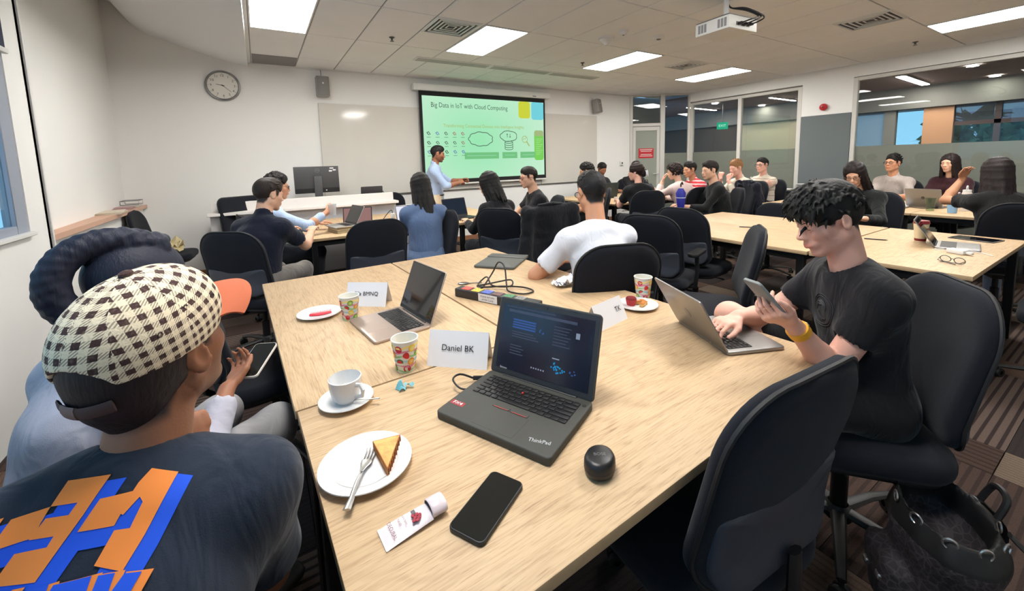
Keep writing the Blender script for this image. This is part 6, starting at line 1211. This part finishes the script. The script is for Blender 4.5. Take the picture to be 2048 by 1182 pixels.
# --- empty chairs
chair('empty black chair at the left table, back to camera', .74, 3.48, 2); chair('black chair beyond the table end by the lectern', 1.62, 5.92, 178); chair('tall black chair against the front wall under the clock', -.10, 5.62, -150, 'high'); chair('low chair with crumpled bag by the window wall', -.93, 5.85, -95)
chair('empty chair at the left edge of the near tables', -.02, 2.20, -82); chair('empty chair with armrests right of the man in white', 2.68, 2.10, -72, 'arms'); chair('empty chair turned left in front of the empty right table', 2.30, 1.46, 36); chair('chair pushed under the far side of the empty right table', 4.98, 2.42, 95).scale = (1, 1, .83)
chair('chair tucked under the near side of the empty right table', 3.21, 2.15, -85); chair('nearest empty chair at the corner of the near table', .915, .612, -4); chair('dark chair at the near end of the right table', 3.78, .18, 5); chair('black chair draped with a jacket, centre', 2.20, 3.10, -12); chair('chair with a dark jacket beside the man in beige check', 5.80, 3.36, 60)
# ================================================================ the three people nearest the camera
# --- man with the checked cap
chair('chair under the man in the checked cap', -.21, .53, -12)
P1 = person('man in checked cap and navy T-shirt with orange print, foreground', (-.262, .60), -6, s=.96, lean=20, side=9, twist=0, head=(-29,-14,0), shoulder=.88, neck=-.032, shirt=(40,48,62), sleeve=.72, skin='brown', hair='fade', hair_col=(40,32,34), beard=.45, trousers=(40,42,50), vox=.0042, seed=31,
            R_hand=(.085,.36,.83), R_dir=(-.25,.25,.9), R_n=(-.6,.5,.1), R_curl=(75,85,45), R_pole=(.05,.3,-1), L_hand=(-.15,.30,.80), smooth_fold=.007, group='people at the workshop')
def uv_cap(V, Q, T, R, sc):
    q = (V-T) @ R/sc-np.array((0,-.008,.035)); az = np.arctan2(q[:,0], q[:,1]); el = np.arctan2(q[:,2], np.hypot(q[:,0], q[:,1])*.85); return az, el
s_ = SDF(.003); T, R, hs = P1['HT'], P1['HR'], P1['hs']; hf = lambda p: T+R @ (np.asarray(p, float)*hs)
s_.add(ell(hf((0,-.006,.042)), np.array((.087,.113,.094))*hs, R), 0); s_.add(ell(hf((0,.040,.058)), np.array((.074,.066,.066))*hs, R), .02)
s_.cut(hf((0,0,.014)), R @ nv((0,-.12,-1))); s_.sub(ell(hf((0,-.125,.012)), np.array((.050,.060,.050))*hs, R), .004)
V, Q = s_.run(); me, V = np_mesh('cap', V, Q, None, 1) if False else np_mesh('cap', V, Q, mat('cap_check', (226,208,170), .9), 1)
def cap_check():
    m = MATS['cap_check']; nt = m.node_tree; p = nt.nodes['Principled BSDF']; L = nt.links
    uv = nd(nt, 'ShaderNodeUVMap'); uv.uv_map = 'weave'; sp = nd(nt, 'ShaderNodeSeparateXYZ'); L.new(uv.outputs[0], sp.inputs[0])
    def fr(o): n = nd(nt, 'ShaderNodeMath', operation='FRACT'); L.new(o, n.inputs[0]); return n.outputs[0]
    def op(k, a, b):
        n = nd(nt, 'ShaderNodeMath', operation=k)
        for i, v in enumerate((a, b)):
            if isinstance(v, (int, float)): n.inputs[i].default_value = v
            else: L.new(v, n.inputs[i])
        return n.outputs[0]
    u, v = sp.outputs['X'], sp.outputs['Y']; diag = op('LESS_THAN', fr(op('MULTIPLY', op('ADD', u, v), 4.0)), .5)
    a, b = op('LESS_THAN', fr(u), .5), op('LESS_THAN', fr(v), .5); both = op('MULTIPLY', a, b); one = op('MULTIPLY', op('ABSOLUTE', op('SUBTRACT', a, b), 0), diag)
    val = op('ADD', both, op('MULTIPLY', one, .62)); no = nd(nt, 'ShaderNodeTexNoise', Scale=260.0); tc = nd(nt, 'ShaderNodeTexCoord'); L.new(tc.outputs['Object'], no.inputs['Vector']); val = op('ADD', val, op('MULTIPLY', op('SUBTRACT', no.outputs[0], .5), .35))
    x = nd(nt, 'ShaderNodeMix', data_type='RGBA'); x.inputs[6].default_value = (*lin((240,224,194)), 1); x.inputs[7].default_value = (*lin((66,42,40)), 1); L.new(val, x.inputs[0]); L.new(x.outputs[2], p.inputs['Base Color'])
    bu = nd(nt, 'ShaderNodeBump', Strength=.4, Distance=.002); L.new(no.outputs[0], bu.inputs['Height']); L.new(bu.outputs[0], p.inputs['Normal'])
cap_check(); az, el = uv_cap(V, Q, T, R, hs); q_ = (V-T) @ R/hs
uvl = me.uv_layers.new(name='weave'); uq = np.empty((len(Q)*4, 2)); vi = Q.ravel()
# weave follows three crown panels a side: flatten each panel about its own middle
pan = np.round((az[vi].reshape(-1,4).mean(1))/(math.pi/3)); da = az[vi]-np.repeat(pan, 4)*math.pi/3; da = (da+math.pi) % (2*math.pi)-math.pi
uq[:,0] = (np.sin(da)*np.cos(el[vi])*.105)/0.0185; uq[:,1] = (el[vi]*.098)/0.0185; uvl.data.foreach_set('uv', uq.ravel()); capo = obj('cap', me, P1['root'])
m = MB()
def brim(u, v):
    a = rad(-62+124*u); r = .100+.068*v*math.cos(a*.85)**.5; x = math.sin(a)*.083*(1+.12*v) if v < .01 else math.sin(a)*(.083+.012*v); y = math.cos(a)*(.106+.084*v)+.006
    return tuple(hf((x, y, .026+.012*math.cos(a)-.020*v*v-.16*x*x*6)))
m.surf(25, 9, brim, .004); m.build('brim', mat('brim_rust', (176,92,60), .85, bump=(500,.15)), capo)
MB().lathe([(.009,0),(.008,.004),(.004,.006),(0,.0065)], 14, 0, frame(hf((0,.004,.1365)), R[:,0], R[:,1])).build('top_button', MATS['cap_check'], capo)
strap = [tuple(hf((.0960*math.sin(a)*.86, -.014-.107*math.cos(a), -.002+.004*abs(math.sin(a))))) for a in np.linspace(-.50, .50, 15)]
MB().tube(strap, .0026, 8, 0, None, 3.6, tuple(R[:,2])).build('strap', mat('strap_brown', (70,52,50), .7), capo)
MB().tube(strap[3:8], .0036, 8, 0, None, 3.0, tuple(R[:,2])).build('buckle', mat('buckle_brown', (112,88,84), .5), capo)
for k in range(3): MB().lathe([(.002,0),(.0035,.0008),(.0045,0)], 10, 0, frame(hf((.078,-.05+.05*k,.082-.012*abs(k-1))), R[:,1], R[:,2])).build('eyelet', mat('eyelet_brown', (58,38,36), .6), capo)
# print on the back of the shirt: flat shapes laid on the cloth
sh = P1['shirt']; bvh = BVHTree.FromPolygons([v.co for v in sh.data.vertices], [tuple(p.vertices) for p in sh.data.polygons])
lat3, up3 = Vector(P1['lat']), Vector(P1['up']); bk = -Vector(P1['fwd']); org = Vector(P1['Ch'])
def lay_print(name, poly, m, lift):
    bm = bmesh.new(); vs = [bm.verts.new((x, y, 0)) for x, y in poly]; f = bm.faces.new(vs); bmesh.ops.triangulate(bm, faces=[f])
    for _ in range(3):
        lng = [e for e in bm.edges if e.calc_length() > .014]
        if not lng: break
        bmesh.ops.subdivide_edges(bm, edges=lng, cuts=1); bmesh.ops.triangulate(bm, faces=bm.faces[:])
    for v in bm.verts:
        p = org+lat3*v.co.x+up3*v.co.y+bk*.5; hit = bvh.ray_cast(p, -bk)
        v.co = (hit[0]+bk*lift) if hit[0] is not None else p-bk*.39
    me = bpy.data.meshes.new(name); bm.to_mesh(me); bm.free(); me.materials.append(m); me.shade_smooth(); return obj(name, me, sh)
M_or, M_bl = mat('print_orange', (246,142,62), .8), mat('print_blue', (24,86,226), .8)
def grow(poly, dx, dy): return [(x+dx, y+dy) for x, y in poly]
def put(poly, kind):
    if kind == 'kana':
        lay_print('print_shadow', grow(offs(poly, .006), .010, -.012), M_bl, .0014); lay_print('print_letter', poly, M_or, .0024)
    else:
        lay_print('print_shadow', grow(offs(poly, .005), .004, -.005), M_or, .0034); lay_print('print_letter', poly, M_bl, .0044)
def offs(poly, d):
    n = len(poly); out = []; ar = sum(poly[i][0]*poly[(i+1) % n][1]-poly[(i+1) % n][0]*poly[i][1] for i in range(n)); sg = 1 if ar > 0 else -1
    for i in range(n):
        a, b, c = Vector(poly[i-1]), Vector(poly[i]), Vector(poly[(i+1) % n]); n1 = Vector(((b-a).y, -(b-a).x)).normalized()*sg; n2 = Vector(((c-b).y, -(c-b).x)).normalized()*sg
        k = (n1+n2); k = k/max(k.length_squared/2, .45); out.append(tuple(b+k*d))
    return out
PX, PYs, S_ = -.028, .130, .00076    # placed in millimetres from the middle of the back
G = lambda pts: [(PX+x*S_, PYs+y*S_) for x, y in pts]
KANA = [[(-150,12),(-108,18),(-118,-18),(-160,-26)], [(-98,14),(-52,22),(-60,-14),(-110,-22)],
        [(-44,52),(16,52),(-2,4),(-18,-30),(-34,-66),(-92,-66),(-76,-30),(-36,-28),(-32,-16),(-64,-16),(-52,8),(-22,8),(-16,22),(-52,22)],
        [(14,22),(58,24),(44,-18),(-2,-16)], [(72,50),(112,36),(88,-40),(72,-78),(34,-62),(46,-24),(66,-26),(74,6),(68,14),(52,-6),(46,-2),(60,34)]]
ROMAN = [[(-128,-72),(-102,-70),(-98,-104),(-84,-72),(-60,-70),(-86,-128),(-96,-176),(-124,-178),(-112,-128)], [(-58,-74),(-14,-70),(-16,-120),(-30,-176),(-86,-176),(-78,-124)], [(-8,-72),(36,-72),(34,-112),(22,-122),(26,-178),(4,-178),(2,-140),(-6,-140),(-12,-178),(-36,-178),(-26,-124)], [(44,-74),(64,-76),(62,-104),(76,-80),(98,-84),(82,-124),(88,-184),(64,-182),(60,-142),(54,-180),(30,-178),(38,-124)]]
for k_ in KANA: put(G(k_), 'kana')
for k_ in ROMAN: put(G(k_), 'roman')
for pl in ([(-56,-96),(-38,-92),(-46,-128),(-64,-132)], [(8,-92),(22,-92),(18,-108),(6,-108)]): lay_print('print_counter', G(pl), M_or, .0056)
# --- woman with the crown braid
chair('chair under the woman with the crown braid', -.47, 1.24, -48)
P2 = person('woman in lilac-grey suit with a thick dark crown braid, left edge', (-.45, 1.24), -48, s=.89, lean=18, head=(-6,14,0), fem=True, shirt=(176,176,190), sleeve=1.8, collar=1, skin='brown', hair=None, hair_col=(30,34,52), trousers=(150,148,150), vox=.0055, seed=33, face=False,
            R_hand=(.10,.34,.76), R_dir=(-.3,.8,.25), R_n=(-.3,-.2,1), R_curl=(35,40,25), L_hand=(-.10,.30,.74), knees=((.13,.46,.575),(-.10,.46,.575)))
s_ = SDF(.0045); T, R, hs = P2['HT'], P2['HR'], P2['hs']; hf2 = lambda p: T+R @ (np.asarray(p, float)*hs)
s_.add(ell(hf2((0,-.016,.036)), np.array((.100,.124,.112))*hs, R), 0); s_.cut(hf2((0,.096,.050)), R @ nv((0,.85,-.45))); s_.cut(hf2((0,-.09,-.064)), R @ nv((0,.25,-1)))
path = [(.03,.02,.128),(.02,-.06,.140),(.005,-.120,.128),(-.005,-.168,.095),(-.01,-.192,.045),(-.01,-.188,-.010),(-.01,-.160,-.055),(0,-.120,-.085)]
pp = smooth_path(path, 6)
for i_, p_ in enumerate(pp):
    for k_ in range(3):
        a_ = i_*.85+k_*2.094; t_ = np.array(pp[min(i_+1, len(pp)-1)])-np.array(pp[max(i_-1, 0)]); t_ = nv(t_); n_ = nv(np.cross(t_, (1,0,.3))); b_ = np.cross(t_, n_)
        c_ = np.array(p_)+(n_*math.cos(a_)+b_*math.sin(a_))*.019; s_.add(ell(hf2(c_), np.array((.021,.021,.021))*hs), .004)
V, Q = s_.run(); me, V = np_mesh('hair', V, Q, hair_mat((30,34,50)), 1); obj('hair', me, P2['root'])
Wm = P2['root'].matrix_basis if False else Matrix.Translation((-.45,1.24,0)) @ Matrix.Rotation(rad(-48), 4, 'Z')
phone('dark phone in pale case held in the lap of the braided woman', Wm @ Matrix.Translation((.085,.455,.785)) @ RZm(20) @ RXm(18), (206,202,198), w=.070, l=.145)
# --- man looking at his phone
chair('chair of the man looking at his phone', 1.70, .545, 40)
cs_, sn_ = math.cos(rad(-60)), math.sin(rad(-60)); O3 = np.array((1.735, .505, 0)); toL = lambda p: tuple(Rz(rad(-50)) @ (np.array(p, float)-O3)); dL = lambda d: tuple(Rz(rad(-50)) @ np.array(d, float))
P3 = person('young man in black T-shirt with fringe looking at his phone', (1.735,.505), 50, s=.97, lean=7, head=(2,22,0), shoulder=.88, shirt=(27,27,31), sleeve=.50, skin='pink', hair='locks', hair_col=(20,19,19), trousers=(24,24,27), vox=.0042, seed=35, bare_legs=True,
            L_hand=toL((1.375,.585,.865)), L_pole=dL((.7,-.2,-1)), L_dir=dL((-.78,.28,.36)), L_n=dL((.30,.45,.85)), L_curl=(38,45,30), R_hand=toL((1.46,.80,.80)), R_pole=dL((.3,.6,-.8)), R_dir=dL((-.95,.15,-.10)), R_curl=(18,26,18), knees=(toL((1.58,.90,.745)),(-.12,.42,.56)), feet=(toL((1.62,.68,.58)),(-.12,.36,.09)), neck=-.004)
Wm3 = Matrix.Translation((1.735,.505,0)) @ Matrix.Rotation(rad(50), 4, 'Z'); S3, E3, W3 = [Vector(v) for v in P3['arms'][1]]
d_ = (E3-W3).normalized(); c_ = W3+d_*.035
MB().tube([c_-d_*.011, c_+d_*.011], .0335, 22, 0).build('wristband', mat('wristband_yellow', (240,176,52), .55), P3['root']); ax_ = d_.cross(Vector((0,0,1))).normalized(); MB().rbox(-.007, .007, -.010, .010, -.001, .001, .0006, 1, 0, frame(tuple(c_+d_.cross(ax_)*-.0338), d_, ax_)).build('band_tag', M_paper, P3['root'])
phone('grey smartphone held up by the man with the fringe', frame((1.290,.628,.950), (.40,.90,-.05), (-.55,.30,.72)), (136,140,140), name='smartphone', w=.074, l=.155)
# faint emblem on the chest
sh3 = P3['shirt']; bv3 = BVHTree.FromPolygons([v.co for v in sh3.data.vertices], [tuple(p.vertices) for p in sh3.data.polygons]); f3, l3, u3, o3 = Vector(P3['fwd']), Vector(P3['lat']), Vector(P3['up']), Vector(P3['Ch'])
def on_chest(x, y, lift=.0015):
    p = o3+l3*x+u3*y+f3*.5; h = bv3.ray_cast(p, -f3); return tuple((h[0] if h[0] is not None else p-f3*.38)+f3*lift)
M_em = mat('emblem_dark', (48,48,54), .5)
for rr in (.055, .047): MB().tube([on_chest(rr*math.cos(a), .02+rr*math.sin(a)) for a in np.linspace(0, 6.2832, 33)], .0016, 5).build('emblem_ring', M_em, sh3)
_re = random.Random(8)
for k in range(9): a0 = _re.uniform(0, 6.28); MB().tube([on_chest(.034*math.cos(a0+t*1.4)*(1-t*.5), .02+.034*math.sin(a0+t*1.4)*(1-t*.5)) for t in np.linspace(0, 1, 7)], .0022, 5).build('emblem_swirl', M_em, sh3)
for f_ in LATER: f_()
# ================================================================ bags, jackets and oddments
# crumpled paper bag on the low chair
t = thing('paper_bag', 'crumpled beige paper bag on the low chair by the window wall', 'bag', (-.88, 5.85, .478)); _q = np.random.default_rng(9); M_kb = mat('kraft_paper', (206,192,150), .85)
for k in range(4):
    J = _q.normal(size=(6,6))*.03; a = k*1.6; MB().surf(6, 6, lambda u, v: ((-.09+.18*u)*math.cos(a)-(-.07+.14*v)*math.sin(a)*.8, (-.09+.18*u)*math.sin(a)+(-.07+.14*v)*math.cos(a), .012+.10*abs(math.sin(2.6*u+k))*v+abs(J[round(u*5)][round(v*5)])), .0015).build('crease', M_kb, t, 12)
def jacket(label, x, y, yaw, col=(22,23,28), seed=1):
    t = thing('jacket', label, 'jacket', (x, y, 0), rad(yaw), 'jackets on chair backs'); s = SDF(.009)
    s.add(ecap((0,-.235,.62), (0,-.275,.93), .255, .070, .225, .062, (1,0,0)), .02); s.add(cap((-.20,-.26,.955), (.20,-.26,.955), .060), .03)
    for x_ in (-1, 1): s.add(cap((x_*.20,-.26,.93), (x_*.265,-.30,.60), .060, .052), .03); s.add(cap((x_*.265,-.30,.60), (x_*.24,-.31,.42), .052, .045), .02)
    s.add(ecap((0,-.26,.66), (0,-.285,.45), .25, .065, .235, .055, (1,0,0)), .03)
    s.sub(ecap((0,-.20,.40), (0,-.235,.99), .235, .030, .225, .030, (1,0,0)), .01); s.sub(ell((0,-.10,.7), (.25,.10,.4)), .01)
    V, Q = s.run(); V = folds(V, Q, .016, seed, 1.1); me, V = np_mesh('jacket_body', V, Q, cloth_mat(col), 1); obj('jacket_body', me, t)
    MB().tube([(-.12,-.26,1.005),(0,-.30,1.02),(.12,-.26,1.005)], [.02,.028,.02], 8, 0, None, .6).build('collar', cloth_mat(col), t)
jacket('black jacket draped over a chair back, centre', 2.20, 3.10, -12, seed=3); jacket('dark navy jacket over a chair beside the man in beige check', 5.80, 3.36, 60, (30,32,44), 4)
# rolled umbrella on a chair
t = thing('umbrella', 'folded royal blue umbrella hanging on a far chair', 'umbrella', (4.66, 3.36, .0), rad(10)); MB().tube([(0,0,.98),(0,0,.92),(.01,0,.72),(.02,0,.46)], [.03,.062,.045,.014], 12).build('canopy', mat('umbrella_blue', (38,44,150), .6), t); MB().tube([(0,0,1.0),(0,0,1.04),(.03,0,1.06),(.05,0,1.03)], .009, 8).build('handle', M_blackp, t); MB().tube([(.02,0,.47),(.025,0,.40)], .006, 6).build('tip', M_whitep, t); MB().tube([(.055*math.cos(a)+.004, .055*math.sin(a), .86) for a in np.linspace(0, 6.2832, 17)], .006, 6).build('strap', mat('umbrella_white', (210,212,224), .6), t)
# drinking glass in the hand of the man in pale blue
t = thing('drinking_glass', 'clear plastic cup held by the man in pale blue', 'cup', (.60, 4.43, .90)); MB().lathe([(0,.002),(.030,.002),(.040,.11),(.0385,.11),(.029,.004)], 22).build('wall', mat('cup_clear', (222,226,228), .2, alpha=.4), t); MB().tube([(.04*math.cos(a), .04*math.sin(a), .11) for a in np.linspace(0, 6.2832, 23)], .0022, 5).build('rim', mat('cup_clear', (222,226,228)), t)
# white bow in the hair
r_ = i14['root']; hfb = lambda p: i14['HT']+i14['HR'] @ (np.asarray(p, float)*i14['hs'])
for x in (-1, 1): MB().surf(5, 4, lambda u, v: tuple(hfb((x*(.008+.055*u), -.150-.008*math.sin(3*v), -.02+(.02+.03*u)*(v-.5)*2-.02*u))), .003).build('bow_loop', mat('bow_white', (220,222,236), .7), r_)
MB().lathe([(0,-.01),(.012,-.006),(.012,.006),(0,.01)], 10, 0, T2(tuple(hfb((0,-.152,-.02))))).build('bow_knot', mat('bow_white', (220,222,236)), r_)
# backpack beside the near chair
t = thing('backpack', 'dark drawstring backpack with steel eyelets and lace pattern on floor', 'backpack', (1.56, .26, 0), rad(35)); s = SDF(.006)
s.add(ecap((0,0,.10), (0,0,.32), .155, .115, .150, .105, (1,0,0)), .02); s.add(ecap((0,0,.32), (.01,0,.40), .150, .105, .13, .09, (1,0,0)), .03); s.add(ecap((0,.11,.09), (0,.115,.20), .10, .04, .09, .035, (1,0,0)), .02)
s.cut((0,0,.004), (0,0,-1)); s.cut((0,0,.425), (.1,0,1)); s.sub(ecap((0,0,.36), (0,0,.50), .125, .082, .14, .10, (1,0,0)), .01)
V, Q = s.run(); V = folds(V, Q, .010, 6, 1.3)
def lace(name, a, b):
    m = mat(name, a, .7, bump=(90,.3)); nt = m.node_tree; p = nt.nodes['Principled BSDF']; tc = nd(nt, 'ShaderNodeTexCoord'); v = nd(nt, 'ShaderNodeTexVoronoi', feature='DISTANCE_TO_EDGE', Scale=46.0); r = nd(nt, 'ShaderNodeMapRange'); r.inputs[1].default_value = .05; r.inputs[2].default_value = .11; x = nd(nt, 'ShaderNodeMix', data_type='RGBA'); x.inputs[6].default_value = (*lin(b), 1); x.inputs[7].default_value = (*lin(a), 1); L = nt.links; L.new(tc.outputs['Object'], v.inputs['Vector']); L.new(v.outputs['Distance'], r.inputs[0]); L.new(r.outputs[0], x.inputs[0]); L.new(x.outputs[2], p.inputs['Base Color']); return m
fz = np.mean(V[Q][:,:,2], axis=1); me, V2 = np_mesh('sack', V, Q, [lace('lace_cloth', (40,36,40), (62,55,59)), mat('bag_black', (18,18,20), .6)], 1, (fz > .33).astype(int)); obj('sack', me, t)
bv = BVHTree.FromPolygons([Vector(v) for v in V2], [tuple(q) for q in Q])
for k in range(10):
    a = 2*math.pi*k/10+.2; d = Vector((math.cos(a)*1.0, math.sin(a)*.75, 0)).normalized(); h = bv.ray_cast(Vector((0,0,.385))+d*.5, -d)
    if h[0] is None: continue
    z_ = d; x_ = Vector((-d.y, d.x, 0)); MB().tube([tuple(h[0]+d*.003+x_*.014*math.cos(q)+Vector((0,0,1))*.014*math.sin(q)) for q in np.linspace(0, 6.2832, 15)], .0028, 6).build('eyelet', M_steel, t)
for x_ in (-1, 1): MB().tube(smooth_path([(x_*.06,-.10,.40),(x_*.085,-.17,.30),(x_*.09,-.15,.12),(x_*.08,-.11,.05)]), .014, 8, 0, None, .35).build('shoulder_strap', M_blackp, t)
MB().tube(smooth_path([(-.03,-.09,.415),(-.02,-.11,.47),(.03,-.11,.47),(.04,-.09,.415)]), .008, 8).build('grab_loop', M_blackp, t)
for q in ((.12,.09,.13),(.02,.155,.15),(-.05,.150,.17)): MB().rbox(q[0]-.012, q[0]+.012, q[1]-.006, q[1]+.006, q[2]-.009, q[2]+.009, .003, 1).build('buckle', M_steel, t)
# blurred dark handbag under the right table
t = thing('handbag', 'dark handbag on the carpet under the right table end', 'bag', (3.25, .15, 0), rad(20)); MB().rbox(-.17, .17, -.08, .08, 0, .24, .04, 3).build('body', mat('handbag_black', (24,22,24), .5), t); MB().tube(smooth_path([(-.10,0,.23),(-.07,0,.36),(.07,0,.36),(.10,0,.23)]), .009, 8).build('handle', M_blackp, t)
